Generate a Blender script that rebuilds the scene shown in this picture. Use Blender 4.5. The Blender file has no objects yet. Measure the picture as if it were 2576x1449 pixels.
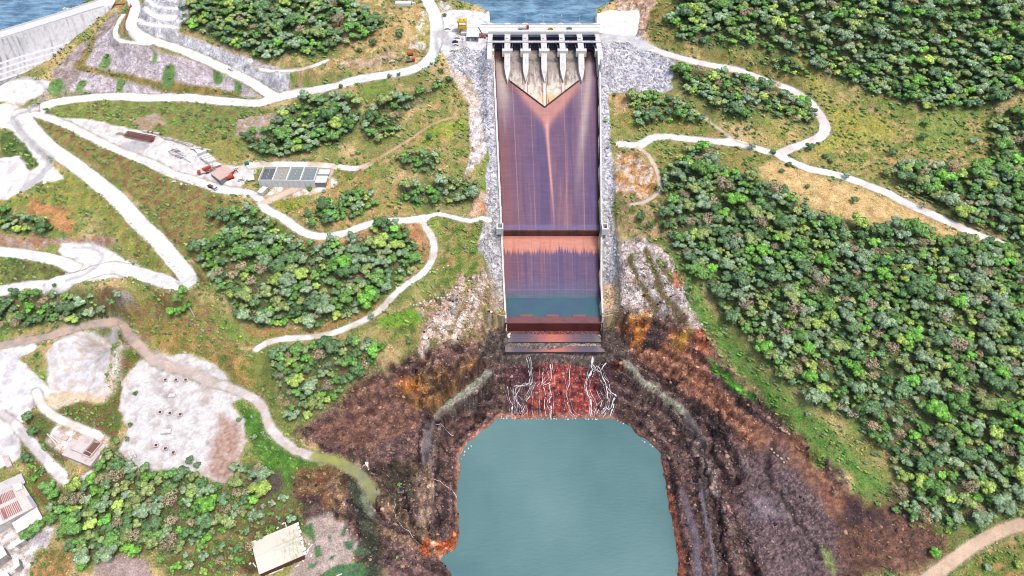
import bpy, math, random
import numpy as np
random.seed(7); RNG = np.random.default_rng(7)
SC = bpy.context.scene; COLL = SC.collection
# ------------------------------------------------------------ camera, light, exposure
H, PITCH, FPX = 400.0, math.radians(47.0), 1740.6
cam = bpy.data.cameras.new('camera'); cam.sensor_width = 36.0; cam.lens = FPX/2576*36
cam.clip_start = 1.0; cam.clip_end = 6000
camo = bpy.data.objects.new('camera', cam); COLL.objects.link(camo)
camo.location = (0, 0, H); camo.rotation_euler = (math.pi/2-PITCH, 0, 0)
SC.camera = camo
SUN_EL, SUN_AZ = math.radians(68), math.radians(-130)    # high, from the right front, behind thin cloud
w = bpy.data.worlds.new('World'); SC.world = w; w.use_nodes = True
nt = w.node_tree; bgn = nt.nodes['Background']
sky = nt.nodes.new('ShaderNodeTexSky'); sky.sky_type = 'NISHITA'; sky.sun_disc = False
sky.sun_elevation = SUN_EL; sky.sun_rotation = -SUN_AZ; sky.air_density = 1.0; sky.dust_density = 4.0; sky.ozone_density = 1.0
nt.links.new(sky.outputs[0], bgn.inputs[0]); bgn.inputs[1].default_value = 0.15
sl = bpy.data.lights.new('sun', 'SUN'); sl.energy = 1.3; sl.angle = math.radians(12); sl.color = (1.0, 0.95, 0.86)
slo = bpy.data.objects.new('sun', sl); COLL.objects.link(slo); slo.location = (-100, 500, 600)
slo.rotation_euler = (math.radians(14), math.radians(17), 0)
SC.view_settings.view_transform = 'Standard'; SC.view_settings.look = 'None'
SC.view_settings.exposure = 1.5; SC.view_settings.gamma = 1.0
SC.render.resolution_x, SC.render.resolution_y = 1024, 576
SC.cycles.filter_width = 1.0; SC.cycles.max_bounces = 5; SC.cycles.diffuse_bounces = 2

# ------------------------------------------------------------ small helpers
GAIN = 3.0
def lin(c): c = np.asarray(c, float)/255.0; return np.where(c <= 0.04045, c/12.92, ((c+0.055)/1.055)**2.4)
def A(r, g, b, k=1.0): return np.minimum(lin((r, g, b))/GAIN*k, 0.85)      # seen colour -> surface albedo
def at(u, v, z):
    dx, dy = (u-1288)/FPX, (724.5-v)/FPX
    d = (dx, math.cos(PITCH)+dy*math.sin(PITCH), -math.sin(PITCH)+dy*math.cos(PITCH))
    t = (z-H)/d[2]
    return (d[0]*t, d[1]*t, z)
def px(x, y, z):
    z = z-H; f = y*math.cos(PITCH)-z*math.sin(PITCH); up = y*math.sin(PITCH)+z*math.cos(PITCH)
    return 1288+FPX*x/f, 724.5-FPX*up/f
def T(i, j, *pts): return [(i*644+a/3.0, j*483+b/3.0) for a, b in pts]
def smooth(a, b, x):
    t = np.clip((x-a)/(b-a), 0, 1); return t*t*(3-2*t)
def perlin(x, y, seed):
    r = np.random.default_rng(seed); ang = r.random(65536)*2*np.pi
    gx, gy = np.cos(ang).astype(np.float32), np.sin(ang).astype(np.float32)
    xi, yi = np.floor(x).astype(np.int64), np.floor(y).astype(np.int64); fx, fy = (x-xi).astype(np.float32), (y-yi).astype(np.float32)
    def g(ix, iy, dx, dy):
        k = ((ix*73856093) ^ (iy*19349663)) & 65535; return gx[k]*dx+gy[k]*dy
    u, v = fx*fx*fx*(fx*(fx*6-15)+10), fy*fy*fy*(fy*(fy*6-15)+10)
    a = g(xi, yi, fx, fy); b = g(xi+1, yi, fx-1, fy); c = g(xi, yi+1, fx, fy-1); d = g(xi+1, yi+1, fx-1, fy-1)
    return (a+(b-a)*u+((c+(d-c)*u)-(a+(b-a)*u))*v)*1.5
def fbm(x, y, s, seed, octv=4, ridged=False):
    t = 0; amp = 1; tot = 0
    for o in range(octv):
        n = perlin(x/s*2**o+17.3*o, y/s*2**o-9.1*o, seed+o)
        if ridged: n = 1-2*np.abs(n)
        t = t+n*amp; tot += amp; amp *= 0.5
    return t/tot
def mesh_np(name, V, Fc, col=None, mat=None, smooth_=False, extra=None):
    me = bpy.data.meshes.new(name); V = np.asarray(V, np.float32); Fc = np.asarray(Fc, np.int32)
    n = Fc.shape[1]
    me.vertices.add(len(V)); me.vertices.foreach_set('co', V.ravel())
    me.loops.add(Fc.size); me.loops.foreach_set('vertex_index', Fc.ravel())
    me.polygons.add(len(Fc)); me.polygons.foreach_set('loop_start', np.arange(0, Fc.size, n, dtype=np.int32))
    me.polygons.foreach_set('loop_total', np.full(len(Fc), n, np.int32))
    if smooth_: me.polygons.foreach_set('use_smooth', np.ones(len(Fc), bool))
    for nm, c in ((('Col', col),) if col is not None else ())+(extra or ()):
        c = np.asarray(c, np.float32); c4 = np.ones((len(V), 4), np.float32); c4[:, :3] = c
        at_ = me.color_attributes.new(nm, 'FLOAT_COLOR', 'POINT'); at_.data.foreach_set('color', c4.ravel())
    me.update(calc_edges=True)
    if mat: me.materials.append(mat)
    return me
def link(name, me, parent=None, loc=None, rot=None):
    o = bpy.data.objects.new(name, me); COLL.objects.link(o)
    if parent: o.parent = parent
    if loc is not None: o.location = loc
    if rot is not None: o.rotation_euler = rot
    return o
def tag(o, label, cat, group=None):
    o['label'] = label; o['category'] = cat
    if group: o['group'] = group
    return o
def thing(name, label, cat, loc=(0, 0, 0), rz=0, group=None):
    return tag(link(name, None, None, loc, (0, 0, rz)), label, cat, group)
def kind(o, k, label=None):
    o['kind'] = k
    if label: o['label'] = label
    return o

# ------------------------------------------------------------ materials
def mat_base(name, rough=0.9, spec=0.2):
    m = bpy.data.materials.new(name); m.use_nodes = True; b = m.node_tree.nodes['Principled BSDF']
    b.inputs['Roughness'].default_value = rough; b.inputs['Specular IOR Level'].default_value = spec
    return m, m.node_tree, b
def node(nt, typ, **kw):
    n = nt.nodes.new(typ)
    for k, v in kw.items():
        if k in n.inputs.keys(): n.inputs[k].default_value = v
        else: setattr(n, k, v)
    return n
def mathn(nt, op, a, b=None, c=None, clamp=False):
    n = nt.nodes.new('ShaderNodeMath'); n.operation = op; n.use_clamp = clamp
    for i, x in enumerate((a, b, c)):
        if x is None: continue
        if isinstance(x, (int, float)): n.inputs[i].default_value = x
        else: nt.links.new(x, n.inputs[i])
    return n.outputs[0]
def mulcol(nt, colsock, fac):
    n = nt.nodes.new('ShaderNodeVectorMath'); n.operation = 'SCALE'
    nt.links.new(colsock, n.inputs[0]); nt.links.new(fac, n.inputs['Scale']); return n.outputs[0]
def paint(name, col, rough=0.6, var=0.12, scale=1.0, spec=0.3, metal=0.0, dirt=None):
    """painted / concrete / metal surface with procedural wear"""
    m, nt, b = mat_base(name, rough, spec); b.inputs['Metallic'].default_value = metal
    tc = node(nt, 'ShaderNodeTexCoord'); nz = node(nt, 'ShaderNodeTexNoise', Scale=scale, Detail=6.0, Roughness=0.65)
    nt.links.new(tc.outputs['Object'], nz.inputs['Vector'])
    f = mathn(nt, 'MULTIPLY_ADD', nz.outputs[0], 2*var, 1-var)
    rgb = node(nt, 'ShaderNodeRGB'); rgb.outputs[0].default_value = (*col, 1)
    out = mulcol(nt, rgb.outputs[0], f)
    if dirt is not None:
        n2 = node(nt, 'ShaderNodeTexNoise', Scale=scale*0.5, Detail=8.0, Roughness=0.7)
        mp = node(nt, 'ShaderNodeMapping'); mp.inputs['Scale'].default_value = dirt[2] if len(dirt) > 2 else (1, 1, 0.25)
        nt.links.new(tc.outputs['Object'], mp.inputs[0]); nt.links.new(mp.outputs[0], n2.inputs['Vector'])
        rp = node(nt, 'ShaderNodeValToRGB'); rp.color_ramp.elements[0].position = 0.5; rp.color_ramp.elements[1].position = 0.68
        nt.links.new(n2.outputs[0], rp.inputs[0])
        mx = node(nt, 'ShaderNodeMix'); mx.data_type = 'RGBA'
        nt.links.new(mathn(nt, 'MULTIPLY', rp.outputs[0], dirt[1]), mx.inputs[0]); nt.links.new(out, mx.inputs[6]); mx.inputs[7].default_value = (*dirt[0], 1)
        out = mx.outputs[2]
    nt.links.new(out, b.inputs['Base Color']); return m
def attr_mat(name, rough=0.9, spec=0.15, n_scale=0.5, n_amp=0.25, bump=0.0, rnd=0.0, trans=0.0):
    m, nt, b = mat_base(name, rough, spec)
    a = node(nt, 'ShaderNodeAttribute', attribute_name='Col')
    tc = node(nt, 'ShaderNodeTexCoord'); nz = node(nt, 'ShaderNodeTexNoise', Scale=n_scale, Detail=5.0, Roughness=0.7)
    nt.links.new(tc.outputs['Object'], nz.inputs['Vector'])
    f = mathn(nt, 'MULTIPLY_ADD', nz.outputs[0], 2*n_amp, 1-n_amp)
    if rnd:
        oi = node(nt, 'ShaderNodeObjectInfo'); f = mathn(nt, 'MULTIPLY', f, mathn(nt, 'MULTIPLY_ADD', oi.outputs['Random'], 2*rnd, 1-rnd))
    nt.links.new(mulcol(nt, a.outputs['Color'], f), b.inputs['Base Color'])
    if bump:
        bp = node(nt, 'ShaderNodeBump', Strength=bump, Distance=0.3); nt.links.new(nz.outputs[0], bp.inputs['Height']); nt.links.new(bp.outputs[0], b.inputs['Normal'])
    if trans:
        b.inputs['Subsurface Weight'].default_value = 0.0
    return m
# ------------------------------------------------------------ the land: control heights (picture position, metres above the tailwater)
CT = []
def ct(i, j, *p):
    for a, b, z in p: CT.append((i*644+a/(3.0 if i+1 else 1), j*483+b/3.0, z))
def cf(*p):
    for u, v, z in p: CT.append((u, v, z))
cf((330,20,135),(330,90,131),(380,60,137),(430,30,142),(430,100,128.5),(460,130,123.5),(540,165,117),(600,190,112.5),(690,238,109),(230,190,109),(300,130,121),(250,90,125),(290,60,131),(180,200,108),(140,230,105.5),(300,235,104),(450,200,112),(550,190,111.5),
 (0,216,109.5),(60,212,109),(200,245,102),(60,270,98),(0,330,93),(120,280,99),(500,240,105),(420,240,104.5),(640,250,107),(650,190,114),(740,190,119),(700,150,124),
 (560,100,130),(644,213,110.5),(600,240,106.5),(500,50,138),(600,50,139),(700,50,139.5),(800,70,137),(900,60,137.5),(900,100,132),(980,60,138.5),(1060,30,137),(1090,60,134.5),(1105,120,132),(1060,170,126),(1000,120,131),(960,185,121),(850,210,116),(780,225,111),(850,160,123),
 (1150,60,134),(1150,90,134),(1200,60,134),(1130,130,133),(1180,150,127),(1210,190,118),(1150,200,121),(1150,250,112),(1000,260,110),(850,300,104),(700,310,103),(560,300,103),(400,290,101),(250,290,99),(150,290,98),
 (300,340,95.5),(400,370,94),(480,400,92.5),(560,430,91),(620,480,88.5),(640,420,92),(735,440,90.5),(700,400,93),(820,440,90),(900,420,92),(1000,400,95),(1100,400,96),(1180,380,98),(1160,330,102),(1200,430,92),(1000,340,100),(800,380,96),
 (700,500,85),(760,500,86),(830,500,86),(1000,480,87),(1150,490,85),(660,520,84.5),(740,570,80.5),(820,592,79),(930,568,79),(1060,550,79),(1200,550,78),(1110,620,71),(1080,660,67),(1000,740,60.5),(960,780,57),(830,830,52.5),(700,865,49),(640,875,47.5),
 (900,530,83),(950,620,72),(850,650,71),(750,650,71),(650,620,74),(600,560,80),(560,650,69),(700,740,61),(850,740,61),(780,800,54.5),(620,780,55),(560,720,61.5),
 (550,500,83),(450,480,84.5),(350,430,88),(200,370,91.5),(100,320,94.5),(160,420,86),(230,500,79),(330,560,74.5),(420,640,67),(480,690,63),(450,715,62),(380,700,62),(300,690,61),(200,650,63),(100,620,64.5),(0,630,62),(0,720,55.5),(100,720,57),(200,700,59.5),(300,600,69),(200,560,72),(100,540,73),(0,560,70),(0,500,76),(50,440,82),(0,400,86),
 (500,780,53),(400,780,52),(300,770,51.5),(150,770,50),(0,790,47),(270,805,45.5),(320,815,44.5),(330,860,42),(400,925,37.5),(0,870,41),(100,855,43),(180,840,44.5),(500,860,45),(570,880,45.5),(600,950,40),(650,950,42),
 (450,930,36.5),(530,960,36),(600,1010,34),(480,1040,33),(400,1040,32.5),(350,1100,31),(460,1120,29.5),(560,1100,30),(580,1180,25),(330,980,34),(250,900,40),(200,960,36),(100,950,37),(0,950,37),(0,1080,27),(100,1080,28),(200,1050,31),(230,1130,27),(150,1150,24.5),(60,1120,24),(120,1200,21),(180,1220,20.5),(30,1230,17),(60,1300,15),(0,1400,12),(200,1300,17),(300,1230,22),(400,1300,19),(300,1430,12),(450,1400,14),(550,1300,18),(650,1250,19.5),(600,1430,10),(690,1390,9),(760,1350,8.5),(800,1430,7.5),(860,1350,8),
 (650,1040,30),(690,1090,26),(760,1140,22),(850,1165,18.5),(900,1190,15),(920,1250,11),(740,1200,20),(700,1000,36),(690,930,42),(760,950,43),(850,900,49),(950,860,52),(1040,840,52),(1100,760,58),(1160,680,65),(1100,700,64),(1200,620,71),(1200,720,59),(1150,850,46),(1050,920,38),(950,980,33),(850,1050,27),(900,1120,20),(1000,1060,19),(1100,980,27),(1190,900,34),
 (1240,800,47),(1240,860,36),(1220,940,24),(1130,1030,14.5),(1075,1100,13.5),(1075,1200,12.5),(1070,1300,11.5),(1000,1200,13),(960,1300,8.5),(1000,1380,7),(900,1300,7.5),(1060,1390,6),(1080,1440,5),(1000,1440,6.5),
 (1600,60,133.5),(1560,60,134),(1620,90,133),(1700,120,131),(1800,160,126),(1900,190,121),(2000,240,115.5),(2060,290,111.5),(2080,330,108.5),(2020,365,106),(1960,385,104),(2060,410,102),(2160,450,99.5),(2300,510,97.5),(2400,560,96),(2500,610,94),(2576,650,92),
 (1690,60,140),(1800,60,142),(1950,30,153),(2100,30,158),(2300,30,161),(2500,30,163),(1850,110,137),(2000,120,136),(2200,120,141),(2400,120,144),(2560,120,147),(2200,200,127),(2400,220,127.5),(2550,240,131),(2150,260,117),(2350,300,117),(2550,330,117),(2200,350,108),(2400,380,108.5),(2350,440,104),(2560,450,107),(2500,540,100),
 (1560,160,122),(1650,170,121),(1560,220,113),(1680,230,113),(1600,270,110),(1750,250,115.5),(1850,250,116.5),(1950,290,112.5),(1700,310,105.5),(1850,345,104),(1560,360,98.5),(1650,350,100.5),(1750,350,102),(1900,380,103),
 (1650,420,94),(1660,480,88),(1600,520,84),(1570,450,90),(1720,440,96),(1850,420,102),(1950,430,103.5),(2050,480,101),(2200,530,98.5),(2350,590,95.5),(2500,650,92),
 (1700,560,82),(1850,560,86),(2000,580,91),(2150,620,92),(2300,680,90),(2500,760,86),(1600,600,73),(1650,700,66),(1800,700,70),(1950,720,77),(2150,760,81),(2350,820,80),(2550,880,78),(1600,760,56),(1700,800,55),(1800,800,57),(1900,850,60),(2050,880,66),(2250,930,68),(2450,980,68),(2576,1050,66),
 (1560,820,46),(1640,880,36),(1750,900,42),(1850,950,43),(1950,1000,47),(2100,1050,50),(2300,1100,54),(2500,1150,55),(1570,890,33),(1620,950,24),(1720,1000,25),(1800,1030,28),(1900,1080,32),(2050,1150,37),(2200,1200,39.5),(2400,1250,44),(2576,1280,46),
 (1600,1010,14),(1680,1060,13),(1740,1110,12.5),(1780,1200,12),(1850,1150,22),(1950,1200,26),(2100,1280,30),(2250,1330,32),(2450,1370,34),(2576,1350,38),(1750,1300,9),(1780,1400,8.5),(1850,1280,12.5),(1900,1400,15),(2050,1400,22),(2200,1430,26),(2400,1440,29),(2550,1440,32),
 (1500,880,30),(1300,880,30),(1400,885,30))
P_ = np.array([at(u, v, z) for u, v, z in CT]); P_[:, 2] += 0
XW = [(-800,100,20),(-800,300,60),(-900,600,120),(800,100,50),(800,300,95),(900,550,165),(-350,800,150),(500,900,190),(0,40,5),(300,60,25),(-300,60,10),(-60,640,150),(120,700,150)]
P_ = np.vstack([P_, np.array(XW, float)])
def rbf_fit(P, eps=12.0, lam=0.6):
    n = len(P); xy = P[:, :2]/100.; r = np.sqrt(((xy[:, None]-xy[None])**2).sum(2)+(eps/100)**2)
    M = np.zeros((n+3, n+3)); M[:n, :n] = -r; M[:n, :n] += np.eye(n)*(-lam*0.02)
    Q = np.c_[np.ones(n), xy]; M[:n, n:] = Q; M[n:, :n] = Q.T
    return np.linalg.solve(M, np.r_[P[:, 2], 0, 0, 0])
def rbf_eval(P, wgt, X, Y, eps=12.0):
    xy = P[:, :2]/100.; out = np.zeros(X.size); x = X.ravel()/100.; y = Y.ravel()/100.
    for s in range(0, x.size, 20000):
        a, b = x[s:s+20000], y[s:s+20000]
        r = np.sqrt((a[:, None]-xy[:, 0])**2+(b[:, None]-xy[:, 1])**2+(eps/100)**2)
        out[s:s+20000] = -r@wgt[:-3]+wgt[-3]+wgt[-2]*a+wgt[-1]*b
    return out.reshape(X.shape)
STEP = 0.85
def axis(lo, hi, lo2, hi2):
    core = np.arange(lo, hi, STEP); out = []; d = STEP; x = core[-1]
    while x < hi2: d *= 1.25; x += d; out.append(x)
    pre = []; d = STEP; x = core[0]
    while x > lo2: d *= 1.25; x -= d; pre.append(x)
    return np.r_[pre[::-1], core, out]
GXs, GYs = axis(-455, 455, -1500, 1500), axis(135, 625, -120, 2200)
cx, cy = np.arange(-1520, 1521, 8.0), np.arange(-130, 2221, 8.0)
wgt = rbf_fit(P_)
CZ = rbf_eval(P_, wgt, *np.meshgrid(cx, cy))
CZ = np.clip(CZ, -5, 230)
def bil(xs, ys, Z, X, Y):
    i = np.clip(np.searchsorted(xs, X, side='right')-1, 0, len(xs)-2); j = np.clip(np.searchsorted(ys, Y, side='right')-1, 0, len(ys)-2)
    fx = np.clip((X-xs[i])/(xs[i+1]-xs[i]), 0, 1); fy = np.clip((Y-ys[j])/(ys[j+1]-ys[j]), 0, 1)
    return Z[j, i]*(1-fx)*(1-fy)+Z[j, i+1]*fx*(1-fy)+Z[j+1, i]*(1-fx)*fy+Z[j+1, i+1]*fx*fy
GX, GY = np.meshgrid(GXs, GYs)
GZ = bil(cx, cy, CZ, GX, GY)
core = (GX > -470) & (GX < 470) & (GY > 130) & (GY < 640)
# smooth the 8 m facets by evaluating the bumps on top
GZ = GZ+fbm(GX, GY, 60, 3, 3)*1.6*core+fbm(GX, GY, 14, 9, 3)*0.5*core
def ground(x, y): return bil(GXs, GYs, GZ, np.asarray(x, float), np.asarray(y, float))
def hit(u, v):
    """where the ray of a picture point meets the land (vectorised)"""
    u = np.atleast_1d(np.asarray(u, float)); v = np.atleast_1d(np.asarray(v, float))
    dx, dy = (u-1288)/FPX, (724.5-v)/FPX
    D = np.stack([dx, math.cos(PITCH)+dy*math.sin(PITCH), -math.sin(PITCH)+dy*math.cos(PITCH)], 1)
    t0 = (180-H)/D[:, 2]; t1 = (-6-H)/D[:, 2]
    n = 260; ts = t0[:, None]+(t1-t0)[:, None]*np.linspace(0, 1, n)[None]
    d = H+D[:, 2:3]*ts-ground(D[:, 0:1]*ts, D[:, 1:2]*ts)
    k = np.argmax(d <= 0, 1); k = np.where((d <= 0).any(1), k, n-1); k = np.maximum(k, 1); r = np.arange(len(u))
    a, b = d[r, k-1], d[r, k]; f = np.clip(a/(a-b+1e-9), 0, 1); t = ts[r, k-1]*(1-f)+ts[r, k]*f
    X, Y = D[:, 0]*t, D[:, 1]*t
    return np.stack([X, Y, ground(X, Y)], 1)
def hp(pts): a = np.array(pts, float); return hit(a[:, 0], a[:, 1])

# ------------------------------------------------------------ masks in world metres
WNX, WNY = fbm(GX, GY, 7, 21, 3), fbm(GX, GY, 7, 31, 3)
NA, NB, NC = fbm(GX, GY, 22, 41, 4), fbm(GX, GY, 6, 51, 4), fbm(GX, GY, 2.5, 61, 2)
def bbox(P, m):
    i0, i1 = np.searchsorted(GXs, [P[:, 0].min()-m, P[:, 0].max()+m]); j0, j1 = np.searchsorted(GYs, [P[:, 1].min()-m, P[:, 1].max()+m])
    return slice(max(j0, 0), min(j1+1, len(GYs))), slice(max(i0, 0), min(i1+1, len(GXs)))
def polymask(P, soft=1.0, warp=1.0):
    P = np.asarray(P)[:, :2]; s = bbox(P, soft+warp*2+3); X = GX[s]+WNX[s]*warp; Y = GY[s]+WNY[s]*warp
    ins = np.zeros(X.shape, bool); dist = np.full(X.shape, 1e9)
    n = len(P)
    for k in range(n):
        x0, y0 = P[k]; x1, y1 = P[(k+1) % n]
        ins ^= ((y0 > Y) != (y1 > Y)) & (X < (x1-x0)*(Y-y0)/((y1-y0) if abs(y1-y0) > 1e-9 else 1e-9)+x0)
        ex, ey = x1-x0, y1-y0; L = ex*ex+ey*ey+1e-9; t = np.clip(((X-x0)*ex+(Y-y0)*ey)/L, 0, 1)
        dist = np.minimum(dist, (X-x0-t*ex)**2+(Y-y0-t*ey)**2)
    sd = np.where(ins, 1, -1)*np.sqrt(dist)
    return s, smooth(-soft, soft, sd), sd
def linemask(P, wid, soft=0.8, warp=0.5, pad=0):
    """wid: width or (start,end)"""
    P = np.asarray(P); wid = (wid, wid) if np.isscalar(wid) else wid
    s = bbox(P, max(wid)/2+soft+warp*2+pad+2); X = GX[s]+WNX[s]*warp; Y = GY[s]+WNY[s]*warp
    d = np.full(X.shape, 1e9); zz = np.zeros(X.shape); ww = np.zeros(X.shape); n = len(P)-1
    for k in range(n):
        x0, y0 = P[k, :2]; x1, y1 = P[k+1, :2]; ex, ey = x1-x0, y1-y0
        t = np.clip(((X-x0)*ex+(Y-y0)*ey)/(ex*ex+ey*ey+1e-9), 0, 1)
        dd = np.hypot(X-x0-t*ex, Y-y0-t*ey); m = dd < d
        d = np.where(m, dd, d); zz = np.where(m, P[k, 2]*(1-t)+P[k+1, 2]*t, zz); ww = np.where(m, wid[0]+(wid[1]-wid[0])*(k+t)/n, ww)
    return s, 1-smooth(-soft, soft, d-ww/2), d-ww/2, zz
def resample(P, step=4.0):
    P = np.asarray(P, float); t = np.r_[0, np.cumsum(np.hypot(*(P[1:, :2]-P[:-1, :2]).T))]
    # catmull-rom through the points
    out = []; n = len(P)
    for k in range(n-1):
        p0, p1, p2, p3 = P[max(k-1, 0)], P[k], P[k+1], P[min(k+2, n-1)]; m = max(2, int((t[k+1]-t[k])/step))
        for q in range(m):
            s = q/m; out.append(0.5*((2*p1)+(-p0+p2)*s+(2*p0-5*p1+4*p2-p3)*s*s+(-p0+3*p1-3*p2+p3)*s**3))
    out.append(P[-1]); return np.array(out)

# base layers
COL = np.zeros(GX.shape+(3,)); ROCK = np.zeros(GX.shape); RIP = np.zeros(GX.shape); VEG = np.ones(GX.shape); ROAD = np.zeros(GX.shape); ROUGHN = np.zeros(GX.shape)
olive, dry, green, brown = A(156,158,92), A(228,196,142), A(134,158,78), A(190,158,120)
m = smooth(-0.25, 0.35, NA)[..., None]; COL[:] = olive*(1-m)+dry*m
m = smooth(0.0, 0.4, fbm(GX, GY, 30, 71, 4))[..., None]; COL[:] = COL*(1-m)+green*m
m = (smooth(0.1, 0.5, NB)*0.5)[..., None]; COL[:] = COL*(1-m)+brown*m
def layer(s, m, cols, scale=8.0, veg=None, rock=None, rip=None, road=None, alpha=1.0, contrast=1.0):
    m = m*alpha; X, Y = GX[s], GY[s]; cols = [np.asarray(c) for c in cols]
    c = np.broadcast_to(cols[0], X.shape+(3,)).copy()
    for q, cc in enumerate(cols[1:]):
        t = smooth(-0.28/contrast+0.05*q, 0.28/contrast+0.05*q, fbm(X, Y, scale*(1 if q == 0 else 0.6), 100+37*q+int(scale*7), 4))[..., None]; c = c*(1-t)+cc*t
    COL[s] = COL[s]*(1-m[..., None])+c*m[..., None]
    for arr, val in ((VEG, veg), (ROCK, rock), (RIP, rip), (ROAD, road)):
        if val is not None: arr[s] = arr[s]*(1-m)+val*m
        elif arr is RIP and (road or veg): arr[s] = arr[s]*(1-m)
def poly(pts, cols, soft=1.2, warp=2.0, **k):
    s, m, sd = polymask(hp(pts), soft, warp); layer(s, m, cols, **k); return s, m, sd
def line(pts, wid, cols, soft=0.8, warp=0.5, grade=None, sh=6.0, dig=0, **k):
    P = resample(hp(pts))
    if grade:
        for _ in range(12): P[1:-1, 2] = (P[:-2, 2]+P[1:-1, 2]*2+P[2:, 2])/4
    s, m, d, zz = linemask(P, wid, soft, warp, pad=sh+3)
    if grade:
        t = 1-smooth(0.3, sh, d); GZ[s] = GZ[s]*(1-t)+zz*t
    if dig: GZ[s] = GZ[s]-m*dig
    layer(s, m, cols, **k); return P
def flat(pts, soft=6, k=1.0, warp=0):
    """level a yard to its own best plane"""
    P = hp(pts); s, m, sd = polymask(P, 0.5, warp); w_ = m > 0.5; X, Y, Z = GX[s], GY[s], GZ[s]
    q = np.c_[X[w_], Y[w_], np.ones(w_.sum())]; co = np.linalg.lstsq(q, Z[w_], rcond=None)[0]
    t = smooth(-soft, 0, sd)*k; GZ[s] = Z*(1-t)+(X*co[0]+Y*co[1]+co[2])*t
WHT, WH2, GRV, TAN = np.array((.40,.39,.375)), np.array((.31,.30,.29)), A(205,200,202), A(238,214,190)
# ------------------------------------------------------------ roads (centre lines), widths in metres
WR = [WHT, WHT, WH2]
ROADS = [
 # pts, width, colours, soft
 (T(0,0,(985,-40),(1020,70),(990,180),(1010,230),(1100,290),(1300,352),(1500,432),(1700,522),(1932,640))+T(1,0,(70,690),(140,725)), 12, WR, .7),
 (T(0,0,(340,795),(450,768),(700,735),(900,728),(1100,738),(1300,735),(1500,745),(1700,765),(1932,778))+T(1,0,(120,748),(300,705),(500,668),(650,635),(800,595),(1000,560),(1200,515),(1300,455),(1350,380),(1362,250),(1352,120),(1310,30),(1270,-40)), 14, WR, .7),
 (T(0,0,(150,850),(230,960),(350,1090),(500,1200),(640,1300),(750,1390),(850,1465))+T(0,1,(950,120),(1050,235),(1180,355),(1290,485),(1380,590),(1425,660),(1390,700),(1280,685),(1150,645),(1000,600),(850,570),(700,600)), 15, WR, .7),
 (T(0,1,(-60,445),(150,465),(300,490),(450,520),(560,570)), 12, WR, .7),
 (T(0,1,(-60,755),(200,715),(400,680),(600,640),(750,590)), 14, WR, .7),
 (T(0,0,(250,860),(350,885),(500,945),(650,1020),(800,1095),(950,1160),(1150,1240),(1300,1315),(1500,1375),(1650,1425),(1800,1449),(1932,1480))+T(1,1,(80,130),(200,190),(300,270),(400,320),(520,335),(650,315),(800,260),(950,222),(1150,213),(1270,195)), 8.5, WR, .7),
 (T(1,1,(1270,195),(1380,168),(1500,192),(1620,217),(1760,208)), 4.5, WR, .6),
 (T(1,1,(1235,205),(1290,280),(1335,360),(1342,450),(1320,530),(1250,620),(1130,700),(1030,790),(950,880),(830,960),(700,1020),(560,1070),(400,1095),(200,1110),(80,1140),(0,1190)), 5.5, [WHT, A(235,222,210)], .9),
 (T(1,0,(-40,1250),(100,1238),(300,1238),(550,1250),(750,1270),(850,1245)), 6, [WHT, TAN], .8),
 (T(1,0,(850,1240),(1000,1150),(1150,1060),(1250,990),(1400,910),(1510,885)), 3.2, [A(225,190,140), A(205,180,120)], 1.2),
 (T(0,1,(-60,1175),(100,1140),(250,1110),(400,1080),(600,1020),(750,985),(880,985),(950,1040),(1000,1110),(1080,1190),(1200,1290),(1350,1340),(1500,1390)), 8.5, [A(212,190,176), A(226,196,176), A(190,178,168)], 1.2),
 (T(0,1,(1480,1385),(1600,1440))+T(0,2,(1700,15),(1800,55),(1932,120))+T(1,2,(60,200),(110,330),(200,430),(320,510),(450,550)), 6.5, [A(226,218,218), WH2, A(222,205,190)], .9),
 (T(1,2,(450,550),(600,580),(720,640),(800,700),(860,780),(880,860)), 7, [A(165,165,110), A(150,155,125)], 1.6),
 (T(2,0,(660,275),(800,298),(950,325),(1100,385),(1300,445),(1500,492),(1700,532),(1932,612))+T(3,0,(150,668),(270,735),(345,805),(405,890),(432,965),(400,1030),(280,1085),(150,1130),(90,1170),(165,1215),(300,1270),(480,1310),(620,1350),(780,1410),(900,1455))+T(3,1,(960,42),(1080,102),(1200,152),(1350,222),(1500,290),(1650,352),(1800,402)), 10, [WHT, A(246,234,228)], .8),
 (T(2,0,(820,1085),(950,1095),(1050,1045),(1150,1030),(1350,1050),(1550,1070),(1750,1092),(1932,1145)), 9.5, [WHT, WH2], .8),
 (T(2,0,(950,1110),(1030,1175),(1090,1280),(1115,1380),(1115,1449))+T(2,1,(1090,20),(1000,75),(900,95)), 3.6, [A(238,215,190), TAN], 1.0),
 (T(2,0,(1150,725),(1240,745),(1320,800),(1450,890),(1600,1000),(1700,1070),(1780,1090)), 3.0, [A(235,215,195), A(200,195,165)], 1.0),
 (T(3,2,(1200,1480),(1350,1365),(1500,1255),(1650,1165),(1800,1092),(1980,1035)), 8.5, [A(246,216,186), A(234,204,176)], .9),
 (T(0,2,(120,310),(200,400),(300,520),(400,620),(480,690)), 6, [WHT, WH2], .8),
 (T(0,2,(270,60),(330,180),(450,265),(600,330),(700,370),(760,400)), 5.5, [A(250,235,220), WHT], 1.0),
 (T(1,1,(60,75),(200,20))+T(1,0,(350,1400),(500,1360),(560,1300)), 6, [A(245,220,190), TAN], 1.2),
 (T(0,0,(930,110),(880,200),(870,250),(900,300),(980,320),(1130,330)), 4.5, WR, .6),
 (T(1,0,(0,505),(100,535),(300,530),(450,490),(540,455)), 4, [WHT, A(235,215,200)], .9),
]
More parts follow.
